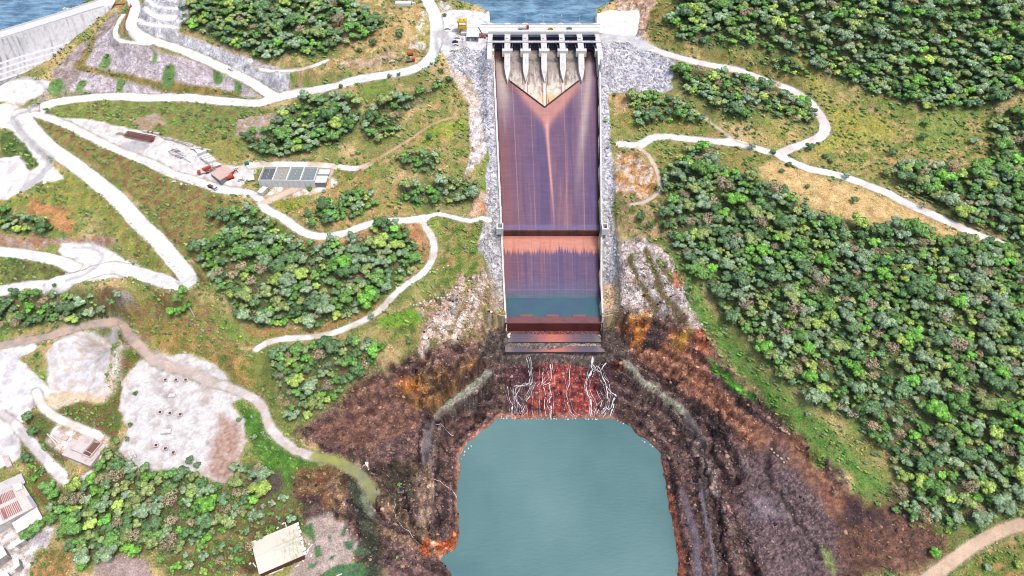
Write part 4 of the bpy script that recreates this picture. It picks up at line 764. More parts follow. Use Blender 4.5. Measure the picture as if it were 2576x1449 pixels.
# ------------------------------------------------------------ water
def sheet(name, pts, z, mat, label, amp=0, step=3.0):
    P = np.array(pts)[:, :2]; x = np.arange(P[:, 0].min()-step, P[:, 0].max()+step, step); y = np.arange(P[:, 1].min()-step, P[:, 1].max()+step, step)
    X, Y = np.meshgrid(x, y); ins = np.zeros(X.shape, bool)
    for k in range(len(P)):
        x0, y0 = P[k]; x1, y1 = P[(k+1) % len(P)]
        ins ^= ((y0 > Y) != (y1 > Y)) & (X < (x1-x0)*(Y-y0)/((y1-y0) or 1e-9)+x0)
    g = ins.copy(); g[1:] |= ins[:-1]; g[:-1] |= ins[1:]; g[:, 1:] |= g[:, :-1]; g[:, :-1] |= g[:, 1:]
    Z = z+(fbm(X*.45, Y, 7, 501, 4)*amp if amp else 0*X)
    ix = np.arange(X.size).reshape(X.shape); q = np.stack([ix[:-1, :-1], ix[:-1, 1:], ix[1:, 1:], ix[1:, :-1]], -1)
    q = q[g[:-1, :-1] & g[1:, 1:] & g[:-1, 1:] & g[1:, :-1]]; V = np.stack([X, Y, Z], -1).reshape(-1, 3); u, inv = np.unique(q, return_inverse=True)
    return kind(link(name, mesh_np(name, V[u], inv.reshape(-1, 4), None, mat, True)), 'structure', label)
sheet('pool_water', np.vstack([Pp[:, :2], ]), 0.0, M['pool'], 'calm grey green water of the plunge pool', 0, 2.0)
# widen under the banks so the rim is closed by the land
for o in [bpy.data.objects['pool_water']]:
    me = o.data; co = np.empty(len(me.vertices)*3, np.float32); me.vertices.foreach_get('co', co)
    co = co.reshape(-1, 3); c0 = np.array([Pp[:, 0].mean(), 200]); co[:, 0] = c0[0]+(co[:, 0]-c0[0])*1.012; co[:, 1] = c0[1]+(co[:, 1]-c0[1])*1.012; me.vertices.foreach_set('co', co.ravel()); me.update()
r1 = np.array([at(u, max(v, -130), 129) for u, v in [(-250,120),(0,79),(80,55),(157,31),(252,-1),(275,-12),(500,-60),(300,-130),(-400,-130),(-500,80)]])
sheet('reservoir_water', r1, 128.6, M['lake'], 'choppy blue reservoir behind the main dam', .9, 2.0)
r2 = np.array([at(u, max(v, -130), 129) for u, v in [(1080,-30),(1105,5),(1138,30),(1238,90),(1238,101),(1497,101),(1495,90),(1570,30),(1545,-10),(1600,-130),(1000,-130)]])
sheet('reservoir_water', r2, 128.4, M['lake'], 'choppy blue reservoir above the spillway gates', .9, 2.0)

# ------------------------------------------------------------ spillway
SP = thing('spillway', 'long concrete gated spillway chute with purple and rust stained floor', 'spillway', (0, 0, 0))
PROF = [(522,124.6),(514,125.2),(508,124.4),(500,122.4),(490,119.9),(483,118)]
def fl(y):
    return np.interp(y, [302, 306.9, 307.5, 311, 318, 325, 368.2, 368.3, 483, 490, 500, 508, 514, 522], [42, 42, 39, 38.6, 39, 42, 61.5, 66, 118, 119.9, 122.4, 124.4, 125.2, 124.6])
def onfloor(u, v, z=90.):
    for _ in range(40):
        p = at(u, v, z); z = z*.4+float(fl(p[1]))*.6
    return p
def chute_colors(Sx, Y, upper):
    """stains and painted water sheen: Sx 0..1 across"""
    R = lambda s_, sd, o=4, rid=False: fbm(Sx*70, Y, s_, sd, o, rid)
    st = fbm(Sx*70, Y*.06, 2.2, 301, 4); st2 = fbm(Sx*70, Y*.03, 6, 311, 4); hz = fbm(Sx*70*.12, Y, 1.1, 321, 3); bl = fbm(Sx*70, Y, 9, 331, 4)
    def mixc(c, d, t): t = np.clip(t, 0, 1)[..., None]; return c*(1-t)+np.asarray(d)*t
    c = np.broadcast_to(A(118,92,128), Sx.shape+(3,)).copy()
    c = mixc(c, A(100,84,128), smooth(0, .4, st2)); c = mixc(c, A(146,106,120), smooth(.05, .5, st)*.45)
    if upper:
        v = (483-Y)/115.0                                   # 0 at the ogee toe, 1 at the step
        c = mixc(c, A(142,96,106), smooth(.30, .02, Sx)*smooth(.1, .5, v)*.8)
        c = mixc(c, A(90,84,136), smooth(.78, .98, Sx)*smooth(.3, .8, v)*.7)
        c = mixc(c, A(90,82,130), np.exp(-((Sx-.43)/.06)**2)*.6*smooth(.2, .5, v))
        c = mixc(c, A(170,120,124), np.exp(-((Sx-.66)/.07)**2)*.55*smooth(.5, 1, v+st*.3))
        c = mixc(c, A(196,178,176), np.exp(-((Sx-.07-.05*v)/.07)**2)*smooth(.42, .0, v+st*.15)*.95)
        c = mixc(c, A(198,176,180), np.exp(-((Sx-(.90-.16*v))/.04)**2)*smooth(.95, .1, v+st*.15)*.8)
        c = mixc(c, A(170,150,156), np.exp(-((Sx-.84)/.05)**2)*smooth(.3, .0, v)*.6)
        c = mixc(c, A(84,44,50), smooth(.955, .99, Sx+st*.01)*.9); c = mixc(c, A(90,56,64), smooth(.02, .0, Sx)*.8)
        c = mixc(c, A(110,60,64), smooth(.10, .0, np.abs(Sx-.165))*smooth(.16, 0, v)*.7)
        c = mixc(c, A(62,32,40), smooth(497, 507, Y+st*3)*.9); c = mixc(c, A(84,36,40), np.exp(-((np.abs(Sx-.495)-.36)/.018)**2)*smooth(480, 486, Y)*.85); c = mixc(c, A(84,36,40), smooth(.965, .985, np.abs(Sx-.5)*2)*smooth(470, 480, Y)*.8)
        # the dry wedge and its pinkish margin
        vl = np.where(Sx < .49, (Sx-.165)/(.49-.165), (.83-Sx)/(.83-.49)); yv = 483-34*np.clip(vl, 0, 1)
        d = (yv-Y)/6.5; inx = (Sx > .15) & (Sx < .845)
        c = mixc(c, A(214,148,138), np.where(inx, np.exp(-np.clip(d, 0, 9)**2*1.2)*.75*smooth(-.3, .4, vl), 0))
        ctr = .49+.045*smooth(.3, 1, v); wd = .05*np.exp(-v*5)+.010
        c = mixc(c, A(222,158,154), np.exp(-((Sx-ctr)/wd)**2)*(1-.75*smooth(.65, 1.0, v))*smooth(.22, .33, v)*.9)
        c = mixc(c, A(126,112,160), smooth(.955, .975, v)*.6)
        for q, a_ in ((.165, .55), (.335, .35), (.66, .35), (.675, .0), (.835, .6), (.50, .2)): c = mixc(c, A(232,196,200), np.exp(-((Sx-q-.012*v)/.0034)**2)*a_*.5)
    else:
        v = (368-Y)/43.0
        c = mixc(c, A(98,86,132), smooth(.3, .6, Sx)*.5); c = mixc(c, A(140,92,104), smooth(.28, .0, Sx)*.7)
        jag = .20+.13*fbm(Sx*70, Y*0, 2.0, 341, 5, True)+.05*fbm(Sx*70, Y*0, 7, 351, 2)
        jag = np.where((Sx > .57) & (Sx < .66), jag-.05, jag)
        t = 1-smooth(-.05, .05, v-jag); c = mixc(c, A(224,150,130), t*.92); c = mixc(c, A(176,98,92), smooth(.1, .0, v)*.8); c = mixc(c, A(190,110,100), (t > .3)*smooth(.0, .4, st)*.5)
        for q in (.15, .29, .43, .57, .72, .86): c = mixc(c, A(190,170,196), np.exp(-((Sx-q)/.0034)**2)*.18)
        c = mixc(c, A(150,140,186), np.exp(-((v-.88)/.008)**2)*.35); c = mixc(c, A(104,110,146), smooth(.62, .95, v+st*.05)*.55); c = mixc(c, A(78,112,130), smooth(.90, 1.0, v)*.7)  # wet floor above the pond, its teal sheen painted into the colour
        c = mixc(c, A(74,40,50), smooth(.98, .995, Sx)*.8)
    c = c*.86+c.mean(-1, keepdims=True)*.14*np.array((1.06, .95, 1.0)); c = c*(1+.16*np.clip(hz, -1, 1)+.10*bl+.10*st)[..., None]
    pan = ((np.abs((Y*1.0 % 7.5)-3.7) < .25)*.07)[..., None]
    return np.clip(c*(1+pan)*np.array((1.20, 1.17, 1.06)), .005, .8)
CHM = attr_mat('stained_chute_concrete', .8, .08, .8, .12, .05)
def grid_part(name, xs_f, ys, zf, colf, parent, mat, nx=300):
    s_ = np.linspace(0, 1, nx); S, Y = np.meshgrid(s_, ys); c, hw = chx(Y); X = c-hw+S*2*hw; Z = zf(Y)+0*X
    V = np.stack([X, Y, Z], -1).reshape(-1, 3); ix = np.arange(S.size).reshape(S.shape)
    q = np.stack([ix[:-1, :-1], ix[:-1, 1:], ix[1:, 1:], ix[1:, :-1]], -1).reshape(-1, 4)
    me = mesh_np(name, V, q, colf(S, Y).reshape(-1, 3), mat, True); return link(name, me, parent)
grid_part('upper_chute_floor', None, np.arange(368.3, 523, .6), fl, lambda S, Y: chute_colors(S, Y, True), SP, CHM)
grid_part('lower_chute_floor', None, np.arange(307.2, 368.25, .5), fl, lambda S, Y: chute_colors(S, Y, False), SP, CHM)
def cx2(y): c, h_ = chx(y); return c, h_
c1, h1 = chx(368.0)
MB().box((c1, 367.7, 63.6), (2*h1, 1.2, 4.6)).build('aeration_step', M['conc_wet'], SP)
c1, h1 = chx(330.0); c2, h2 = chx(307.0)
m_ = MB(); m_.add([(chx(325.4)[0]-chx(325.4)[1], 325.4, 41.75), (chx(325.4)[0]+chx(325.4)[1], 325.4, 41.75), (c2+h2, 306.5, 41.75), (c2-h2, 306.5, 41.75)], [(0, 3, 2, 1)])
wo = m_.build('ponded_water', M['chute_water'], SP)
# end sill with its three raised teeth
c2, h2 = chx(304.0); m_ = MB()
m_.box((c2, 304.3, 37.4), (2*h2+2.6, 5.4, 9.4)); TE = [0.14, 0.145]
m_.build('end_sill', paint('rust_stained_sill', A(136,86,88), .7, .25, .25, dirt=(A(92,78,92), .8)), SP)
for q in (.20, .48, .765):
    m_ = MB(); m_.box((c2-h2+q*2*h2+ .5, 307.9, 41.0), (9.0, 1.9, 2.6)); m_.build('sill_tooth', paint('sill_tooth_concrete', A(150,100,96), .7, .2, .3), SP)
# dark stained face under the sill
m_ = MB(); m_.box((c2, 301.5, 37.2), (2*h2+2.2, .5, 8.4)); m_.build('sill_face', paint('red_stained_face', A(110,48,44), .5, .3, .12, dirt=(A(36,24,40), .95, (1, 1, .2))), SP)
slabm = attr_mat('stained_apron_concrete', .8, .08, .5, .15, .05)
def slab(name, y0, y1, z, x0, x1, h):
    xs_ = np.linspace(x0, x1, 120); ys_ = np.linspace(y0, y1, 16); X, Y = np.meshgrid(xs_, ys_); S = (X-x0)/(x1-x0); t = (Y-y0)/(y1-y0)
    c = np.broadcast_to(A(112,106,122), X.shape+(3,)).copy()
    def mixc(c, d, t): t = np.clip(t, 0, 1)[..., None]; return c*(1-t)+np.asarray(d)*t
    n1_, n2_ = fbm(X, Y*.5, 4, 401, 4), fbm(X, Y, 2.5, 411, 4)
    c = mixc(c, A(222,136,120), np.exp(-((S-.5+n1_*.06)/.17)**2)*.95); c = mixc(c, A(84,62,82), smooth(.1, .5, n2_)*.5*smooth(.2, .9, t)); c = mixc(c, A(205,85,40), np.exp(-((S-.51)/.07)**2)*smooth(.55, .9, t)*(1 if h > 2 else 0))
    c = mixc(c, A(158,142,126), (np.exp(-((S-.97)/.05)**2)+np.exp(-((S-.04)/.04)**2))*.8); c = mixc(c, A(176,160,150), smooth(.75, 1.0, t+n2_*.25)*(1 if h < 2 else 0)*.7)
    V = np.stack([X, Y, 0*X+z], -1).reshape(-1, 3); ix = np.arange(X.size).reshape(X.shape); q = np.stack([ix[:-1, :-1], ix[:-1, 1:], ix[1:, 1:], ix[1:, :-1]], -1).reshape(-1, 4)
    o = link(name, mesh_np(name, V, q, c.reshape(-1, 3), slabm, True), SP)
    MB().box(((x0+x1)/2, (y0+y1)/2, z-h/2-.01), (x1-x0, y1-y0, h)).build('slab_edge', paint('slab_edge_'+name, A(92,70,74), .8, .3, .4), o); return o
xl, xr = at(1272, 850, 33)[0], at(1516, 850, 33)[0]
slab('upper_apron_slab', 291.9, 301.3, 33.6, xl-1.5, xr, 3.0); slab('lower_apron_slab', 285.0, 291.5, 31.6, at(1270,880,31)[0], at(1520,880,31)[0], 1.6)
MB().prism([at(1236,862,33)[:2], at(1272,862,33)[:2], at(1272,838,33)[:2], at(1256,838,33)[:2]], 29, 33.4).build('side_apron_slab', paint('side_slab', A(116,114,120), .8, .2, .4, dirt=(A(84,96,88), .8)), SP)
# pebbles lying at the foot of the drop and on the lower step
def rocks(name, P, R, cols, mat, flatn=.75, seed=5, lowpoly=True):
    rg = np.random.default_rng(seed); n = len(P); ph = (1+5**.5)/2
    B = np.array([(-1,ph,0),(1,ph,0),(-1,-ph,0),(1,-ph,0),(0,-1,ph),(0,1,ph),(0,-1,-ph),(0,1,-ph),(ph,0,-1),(ph,0,1),(-ph,0,-1),(-ph,0,1)], float)/math.sqrt(1+ph*ph)
    Fi = np.array([(0,11,5),(0,5,1),(0,1,7),(0,7,10),(0,10,11),(1,5,9),(5,11,4),(11,10,2),(10,7,6),(7,1,8),(3,9,4),(3,4,2),(3,2,6),(3,6,8),(3,8,9),(4,9,5),(2,4,11),(6,2,10),(8,6,7),(9,8,1)])
    an = rg.random(n)*6.28; sc = np.stack([R*(.7+.6*rg.random(n)), R*(.7+.6*rg.random(n)), R*flatn*(.6+.7*rg.random(n))], 1)
    V = B[None]*sc[:, None]*(1+.22*(rg.random((n, 12, 1))-.5)*2); ca, sa = np.cos(an)[:, None], np.sin(an)[:, None]
    V = np.stack([V[..., 0]*ca-V[..., 1]*sa, V[..., 0]*sa+V[..., 1]*ca, V[..., 2]], -1)+P[:, None]
    Fc = (Fi[None]+np.arange(n)[:, None, None]*12).reshape(-1, 3); C_ = np.repeat(cols, 12, 0)
    return mesh_np(name, V.reshape(-1, 3), Fc, C_, mat)
ROCKM = attr_mat('broken_rock', .95, .1, 1.2, .22, .0)
def scatter(n, x0, x1, y0, y1): return np.stack([RNG.uniform(x0, x1, n), RNG.uniform(y0, y1, n)], 1)
def tint(base, n, amp=.25): return np.clip(np.asarray(base)*(1+amp*(RNG.random((n, 1))*2-1))*(1+.06*(RNG.random((n, 3))*2-1)), 0, .85)
q = np.vstack([scatter(520, xl, xr, 298.8, 301.2)]); z = np.full((len(q), 1), 33.7)
q2 = scatter(500, at(1272,870,31)[0], xr+2, 289.6, 291.8); z2 = np.full((len(q2), 1), 31.9)
P2 = np.vstack([np.c_[q, z], np.c_[q2, z2]]); cc = np.vstack([tint(A(130,90,90), len(q), .5), tint(A(196,180,165), len(q2), .4)])
kind(link('rubble', rocks('rubble', P2, RNG.uniform(.25, .6, len(P2)), cc, ROCKM)), 'stuff', 'loose rubble lying on the steps below the spillway')
# side walls
def wall_side(sg):
    ys = [301.6, 306, 330, 345, 368, 400, 440, 483, 492]; V = []; Fc = []
    for y in ys:
        c, hw = chx(y); xi, xo = c+sg*hw, c+sg*(hw+1.25); zt = float(walltop(y)) if y <= 483 else 125+(y-483)*.42; zb = float(fl(max(y, 302)))-2.5
        V += [(xi, y, zb), (xi, y, zt), (xo, y, zt), (xo, y, zb)]
    n = len(ys)
    for k in range(n-1):
        a = 4*k; b = a+4
        for i in range(4): Fc.append((a+i, a+(i+1) % 4, b+(i+1) % 4, b+i))
    Fc += [(0, 1, 2, 3), (4*n-4, 4*n-1, 4*n-2, 4*n-3)]
    o = MB().add(V, Fc).build('side_wall', M['conc'], SP)
    # dark wet lining on the inner face, set proud of it
    V2 = []; Fc2 = []
    for y in ys[:-1]:
        c, hw = chx(y); x = c+sg*(hw-.06); zf_ = float(fl(max(y, 302))); zt = float(walltop(y)) if y <= 483 else 125; V2 += [(x, y, zf_-.5), (x, y, zt-(zt-zf_)*.12-.2)]
    for k in range(len(ys)-2): a = 2*k; Fc2.append((a, a+1, a+3, a+2))
    MB().add(V2, Fc2).build('stained_lining', M['conc_wet'], o)
    return o
wall_side(-1); wall_side(1)
for u0, v0, u1, v1 in ((1249, 557, 1266, 579), (1514, 559, 1530, 579)):
    p = at((u0+u1)/2, (v0+v1)/2+2, 75.5); w_ = (u1-u0)/3.55
    m_ = MB(); cx_, cy_ = p[0], p[1]
    for dx, dy, sx, sy in ((-w_/2+.5, 0, 1, 6.5), (w_/2-.5, 0, 1, 6.5), (0, 2.9, w_-2, .8), (0, -2.6, w_-2, 1.4)): m_.box((cx_+dx, cy_+dy, 73.6), (sx, sy, 5.2))
    m_.box((cx_, cy_, 72.2), (w_-2.02, 4.6, .8)); m_.build('air_shaft', M['conc'], SP)
# wing walls at the foot
for pts in ([(1270,797),(1262,797),(1246,790),(1228,786)], [(1516,798),(1528,797),(1545,791),(1562,785)]):
    W3 = [at(u, v, 47) for u, v in pts]; m_ = MB()
    for a_, b_ in zip(W3[:-1], W3[1:]):
        d = np.array(b_[:2])-np.array(a_[:2]); d /= np.linalg.norm(d); nn = np.array((-d[1], d[0]))*.5
        m_.prism([np.array(a_[:2])-nn-d*.01, np.array(b_[:2])-nn, np.array(b_[:2])+nn, np.array(a_[:2])+nn-d*.01], 33, 48.2)
    m_.build('wing_wall', paint('wing_wall_concrete', A(214,186,150), .9, .2, .4, dirt=(A(120,86,60), .8)), SP)
# raised dry wedge between the piers
PIERX = [at(u, 95, 135)[0] for u in (1276.5, 1321.7, 1367.5, 1413.5, 1459)]
vl_, vr_, va_ = onfloor(1284, 205), onfloor(1455, 204), onfloor(1370, 270)
yy = np.arange(va_[1], 521.5, .5); ns = 110; S, Y = np.meshgrid(np.linspace(0, 1, ns), yy)
xl_ = np.where(Y < vl_[1], va_[0]+(vl_[0]-va_[0])*np.clip((Y-va_[1])/(vl_[1]-va_[1]), 0, 1), PIERX[0]+(vl_[0]-PIERX[0])*np.clip((490-Y)/10, 0, 1))
xr_ = np.where(Y < vr_[1], va_[0]+(vr_[0]-va_[0])*np.clip((Y-va_[1])/(vr_[1]-va_[1]), 0, 1), PIERX[4]+(vr_[0]-PIERX[4])*np.clip((490-Y)/10, 0, 1))
X = xl_+(xr_-xl_)*S; Z = fl(Y)+.75
def mixc(c, d, t): t = np.clip(t, 0, 1)[..., None]; return c*(1-t)+np.asarray(d)*t
c = np.broadcast_to(A(190,178,170), X.shape+(3,)).copy(); e1, e2, e3 = fbm(X, Y*.12, 1.6, 601, 4), fbm(X, Y, 5, 611, 4), fbm(X*.5, Y*.5, 3, 621, 3)
c = mixc(c, A(136,128,130), smooth(.0, .25, e2)*.8); c = mixc(c, A(236,226,214), smooth(-.05, .2, e1)*smooth(500, 484, Y)*.9); c = mixc(c, A(250,240,220), smooth(484, 478, Y)*smooth(-.3, .2, e2)*.9)
c = mixc(c, A(245,205,140), smooth(474, 466, Y+2*e3)*.85*smooth(.2, .35, S)); c = mixc(c, A(150,70,50), (smooth(.25, .45, e1))*smooth(492, 470, Y)*.75); c = mixc(c, A(110,80,70), (smooth(.35, .55, fbm(X, Y*.05, .9, 631, 3)))*.7)
for xp in PIERX[1:4]:
    c = mixc(c, A(140,80,60), np.exp(-((np.abs(X-xp)-2.4)/.5)**2)*(Y > 478)*.8); c = mixc(c, A(250,246,238), (np.abs(X-xp) < 1.0)*(Y < 481)*.8); c = mixc(c, A(150,76,50), (np.abs(np.abs(X-xp)-1.3) < .35)*(Y < 481)*.7)
c = c*(1+.12*e2+.1*e3)[..., None]
V = np.stack([X, Y, Z], -1).reshape(-1, 3); ix = np.arange(S.size).reshape(S.shape); q = np.stack([ix[:-1, :-1], ix[:-1, 1:], ix[1:, 1:], ix[1:, :-1]], -1).reshape(-1, 4)
dw = link('dry_wedge', mesh_np('dry_wedge', V, q, np.clip(c, .01, .84).reshape(-1, 3), slabm, True), SP)
m_ = MB()
for a_, b_ in ((vl_, va_), (va_, vr_)):
    a_, b_ = np.array(a_), np.array(b_); n_ = 24
    for k in range(n_):
        p, r = a_+(b_-a_)*k/n_, a_+(b_-a_)*(k+1)/n_
        zz0, zz1 = float(fl(p[1])), float(fl(r[1])); m_.beam((p[0], p[1]-.2, zz0+.30), (r[0], r[1]-.2, zz1+.30), .9, .95)
m_.build('wedge_edge', paint('dark_wedge_edge', A(96,72,66), .9, .3, .5), dw)
# piers
def pier(x, wdt, name='pier'):
    o = thing_part = link(name, None, SP, (0, 0, 0)); hw = wdt/2; m_ = MB()
    m_.side([(541.5, 118), (541.5, 134.2), (503, 134.2), (499.5, 131.6), (496, 130), (496, 116)], x-hw, x+hw)
    pts = [(x-hw, 495.98), (x-hw, 488), (x-hw*.62, 484), (x, 479.2), (x+hw*.62, 484), (x+hw, 488), (x+hw, 495.98)]; zt = [129.95, 124.9, 122.4, 119.3, 122.4, 124.9, 129.95]
    m_.prism(pts[::-1], 116, zt[::-1]); me = m_
    ob = me.build(name, M['conc'], None); return ob
for k, xp in enumerate(PIERX):
    o = pier(xp, 4.5); o.parent = SP
    b = MB(); b.box((xp, 501, 131.2), (8.1, 3.6, 5.0)); b.build('trunnion_block', M['conc'], o)
    MB().box((xp-.3, 517.5, 134.6), (1.8, 1.4, .7)).build('hoist_cabinet', paint('hoist_cabinet', A(205,228,240), .5, .05, 1), o)
xa, xb = at(1232.8, 95, 135)[0], at(1504, 95, 135)[0]
for x_, sg in ((xa, 1), (xb, -1)):
    m_ = MB(); m_.side([(541.5, 110), (541.5, 134.2), (497, 134.2), (486, 129.5), (486, 110)], x_-1.9, x_+1.9); o = m_.build('abutment', M['conc'], SP)
    MB().box((x_+sg*2.2, 501, 131.2), (2.6, 3.6, 5.0)).build('trunnion_block', M['conc'], o)
# the two bridge lines
xL, xR = at(1160, 73, 135)[0], at(1512, 73, 135)[0]
m_ = MB(); m_.box(((xL+xR)/2, 531.8, 134.6), (xR-xL, 13.6, 1.6)); dk = m_.build('bridge_deck', M['deck'], SP)
m_ = MB(); m_.box(((xL+xR)/2+8, 538.3, 135.9), (xR-xL-16, .4, 1.0)); m_.box(((xa+xb)/2, 525.3, 135.9), (xb-xa+3, .3, .9)); m_.box(((xL+xR)/2, 533.4, 135.55), (xR-xL-1, .35, .3)); m_.build('parapet', M['deck'], dk)
for xp in [xa]+PIERX+[xb]:
    m_ = MB(); m_.beam((xp, 538.6, 133.9), (xp, 538.6, 135.6), 6.0, 6.0, 16); m_.build('pier_cap', M['deck'], dk)
m_ = MB(); m_.box(((xa+xb)/2, 511.9, 134.55), (xb-xa+4, 2.2, .9)); wk = m_.build('walkway_beam', M['conc'], SP)
m_ = MB()
for k in range(46):
    x_ = xa+(xb-xa)*k/45; m_.beam((x_, 510.9, 135), (x_, 510.9, 136.0), .08)
m_.beam((xa, 510.9, 136), (xb, 510.9, 136), .1); m_.build('handrail', M['grey'], wk)
# radial gates
EDG = [xa+1.9]+sum([[x-2.25, x+2.25] for x in PIERX], [])+[xb-1.9]
for k in range(6):
    x0, x1 = EDG[2*k]+.05, EDG[2*k+1]-.05; g = link('radial_gate', None, SP); g = None
    V = []; Fc = []; n_ = 12; ty, tz, r = 501.5, 131.0, 15.5
    for i in range(n_+1):
        a_ = math.radians(21-46*i/n_); V += [(x0, ty+r*math.cos(a_), tz+r*math.sin(a_)), (x1, ty+r*math.cos(a_), tz+r*math.sin(a_)), (x1, ty+(r+.3)*math.cos(a_), tz+(r+.3)*math.sin(a_)), (x0, ty+(r+.3)*math.cos(a_), tz+(r+.3)*math.sin(a_))]
    for i in range(n_):
        a_ = 4*i; b_ = a_+4
        for j in range(4): Fc.append((a_+j, a_+(j+1) % 4, b_+(j+1) % 4, b_+j))
    Fc += [(0, 1, 2, 3), (4*n_+3, 4*n_+2, 4*n_+1, 4*n_)]
    gt = MB().add(V, Fc).build('radial_gate', M['navy'], SP)
    m_ = MB()
    for a_ in (12, -2, -12, -20):
        a_ = math.radians(a_); m_.beam((x0+.3, ty+(r-.5)*math.cos(a_), tz+(r-.5)*math.sin(a_)), (x1-.3, ty+(r-.5)*math.cos(a_), tz+(r-.5)*math.sin(a_)), .6, .8)
    m_.build('gate_rib', M['navy'], gt)
    for sg, xx in ((1, x0+1.0), (-1, x1-1.0)):
        m_ = MB()
        for a_ in (8, -18):
            a_ = math.radians(a_); m_.beam((xx-sg*.7, ty, tz-.6), (xx+sg*1.4, ty+(r-.7)*math.cos(a_), tz+(r-.7)*math.sin(a_)), .55)
        m_.build('gate_arm', M['navy2'], gt)
    m_ = MB(); xc = (x0+x1)/2; m_.box((xc, 518.2, 132.0), (3.6, 1.6, .5)); m_.beam((xc-2.0, 518.2, 132), (xc-3.2, 519, 135.0), .4); m_.beam((xc+2.0, 518.2, 132), (xc+3.2, 519, 135.0), .4); m_.build('hoist_bracket', M['navy2'], gt)
    MB().side([(521.6, 118), (521.6, 124.6), (516.5, 124.0), (516.5, 118)], x0, x1).build('gate_sill', M['conc_old'], gt)
# lamp posts on the bridge
lp = None
for u in (1232+91, 1288+78, 1288+123, 1288+169):
    p = at(u, 64, 135.5)
    if lp is None:
        lp = thing('lamp_post', 'thin white lamp post on the reservoir edge of the spillway bridge', 'lamp post', (p[0], 538.0, 135.4), 0, 'lamp posts along the spillway bridge')
        MB().beam((0, 0, 0), (0, 0, 8), .22, .22, 8).build('pole', M['white'], lp); MB().beam((0, 0, 8), (0, -1.6, 8.3), .3, .2).build('lamp_head', M['white'], lp)
    else: copy_tree(lp, (p[0], 538.0, 135.4))

# ------------------------------------------------------------ main dam
DM = thing('concrete_dam', 'huge streaked grey white concrete dam wall holding the reservoir', 'dam', (0, 0, 0))
def dline(z, *pts):
    P = [np.array(at(u, v, z)) for u, v in pts]; d = P[0]-P[1]; P.insert(0, P[0]+d/np.linalg.norm(d)*160); return resample(np.array(P), 6)
def redist(P, n=90):
    t = np.r_[0, np.cumsum(np.linalg.norm(np.diff(P, axis=0), axis=1))]; t /= t[-1]; s_ = np.linspace(0, 1, n); return np.stack([np.interp(s_, t, P[:, k]) for k in range(3)], 1)
L = [redist(dline(z, *p)) for z, p in (
 (118, ((0,79),(80,55),(157,31),(252,-1),(300,-20))), (135, ((0,79),(80,55),(157,31),(252,-1),(300,-16))), (135, ((0,99),(80,74),(157,50),(225,28),(285,12))),
 (120.0, ((0,157),(55,139),(110,124),(180,103),(248.0,81.1))),
 (119.999, ((0,162),(55,144),(110,129),(180,108),(238.8,88.9))),
 (117.798, ((0,171),(55,153),(110,138),(180,117),(222.1,103.0))),
 (117.797, ((0,176),(55,158),(110,143),(180,122),(212.8,110.9))),
 (115.59599999999999, ((0,185),(55,167),(110,152),(180,131),(196.2,125.0))),
 (115.595, ((0,190),(55,172),(110,157),(186.9,132.8))),
 (113.394, ((0,199),(55,181),(110,166),(170.3,146.9))),
 (113.393, ((0,204),(55,186),(110,171),(161.1,154.7))),
 (110.592, ((0,213),(55,195),(110,180),(144.4,168.8))),
 (105, ((0,221),(55,203),(110,188),(130,181))))]
def damcol(P, k0, k1, face):
    x, y, z = P[..., 0], P[..., 1], P[..., 2]; al = x*.95+y*.3
    c = np.broadcast_to(A(244,242,244), x.shape+(3,)).copy()
    if face:
        s1, s2, s3 = fbm(al, z*.08, 2.2, 701, 4), fbm(al, z*.02, 9, 711, 3), fbm(al, z*1., 12, 721, 3)
        c = mixc(c, A(176,172,178), smooth(.02, .35, s1)*smooth(-.3, .25, s3)*.9); c = mixc(c, A(150,144,146), smooth(.3, .55, s1+s2*.4)*.6); c = mixc(c, A(206,204,210), smooth(.0, .3, fbm(al, z, 2.5, 741, 4))*.5); c = mixc(c, A(200,198,204), (np.abs((al % 15)-.4) < .3)*.5); c = mixc(c, A(130,124,136), smooth(-235, -205, al-.0)*0)
    return c*(1+.05*fbm(al, z*2, 3, 731, 3))[..., None]
DAMM = attr_mat('dam_concrete', .9, .15, .6, .07, .0)
def strip(name, k0, k1, sub, face, parent, label=None):
    a_, b_ = L[k0], L[k1]; t = np.linspace(0, 1, sub)[:, None, None]; P = a_[None]*(1-t)+b_[None]*t; c = damcol(P, k0, k1, face)
    ix = np.arange(P.shape[0]*P.shape[1]).reshape(P.shape[:2]); q = np.stack([ix[:-1, :-1], ix[1:, :-1], ix[1:, 1:], ix[:-1, 1:]], -1).reshape(-1, 4)
    return link(name, mesh_np(name, P.reshape(-1, 3), q, np.clip(c, .02, .85).reshape(-1, 3), DAMM), parent)
L2 = []
# refine along the wall for the streaks
L = [redist(p, 420) for p in L]
strip('upstream_face', 0, 1, 4, True, DM); strip('crest_road', 1, 2, 3, False, DM); strip('downstream_face', 2, 3, 30, True, DM)
for k in (3, 5, 7, 9): strip('bench', k, k+1, 3, False, DM)
for k in (4, 6, 8, 10, 11): strip('step_face', k, k+1, 6, True, DM)
for kk_, off in ((1, .6), (2, -.6)):
    m_ = MB(); P = L[kk_][::14]
    for a_, b_ in zip(P[:-1], P[1:]): m_.beam((a_[0], a_[1]-off, 135.5), (b_[0], b_[1]-off, 135.5), .4, 1.1)
    m_.build('parapet', M['deck'], DM)
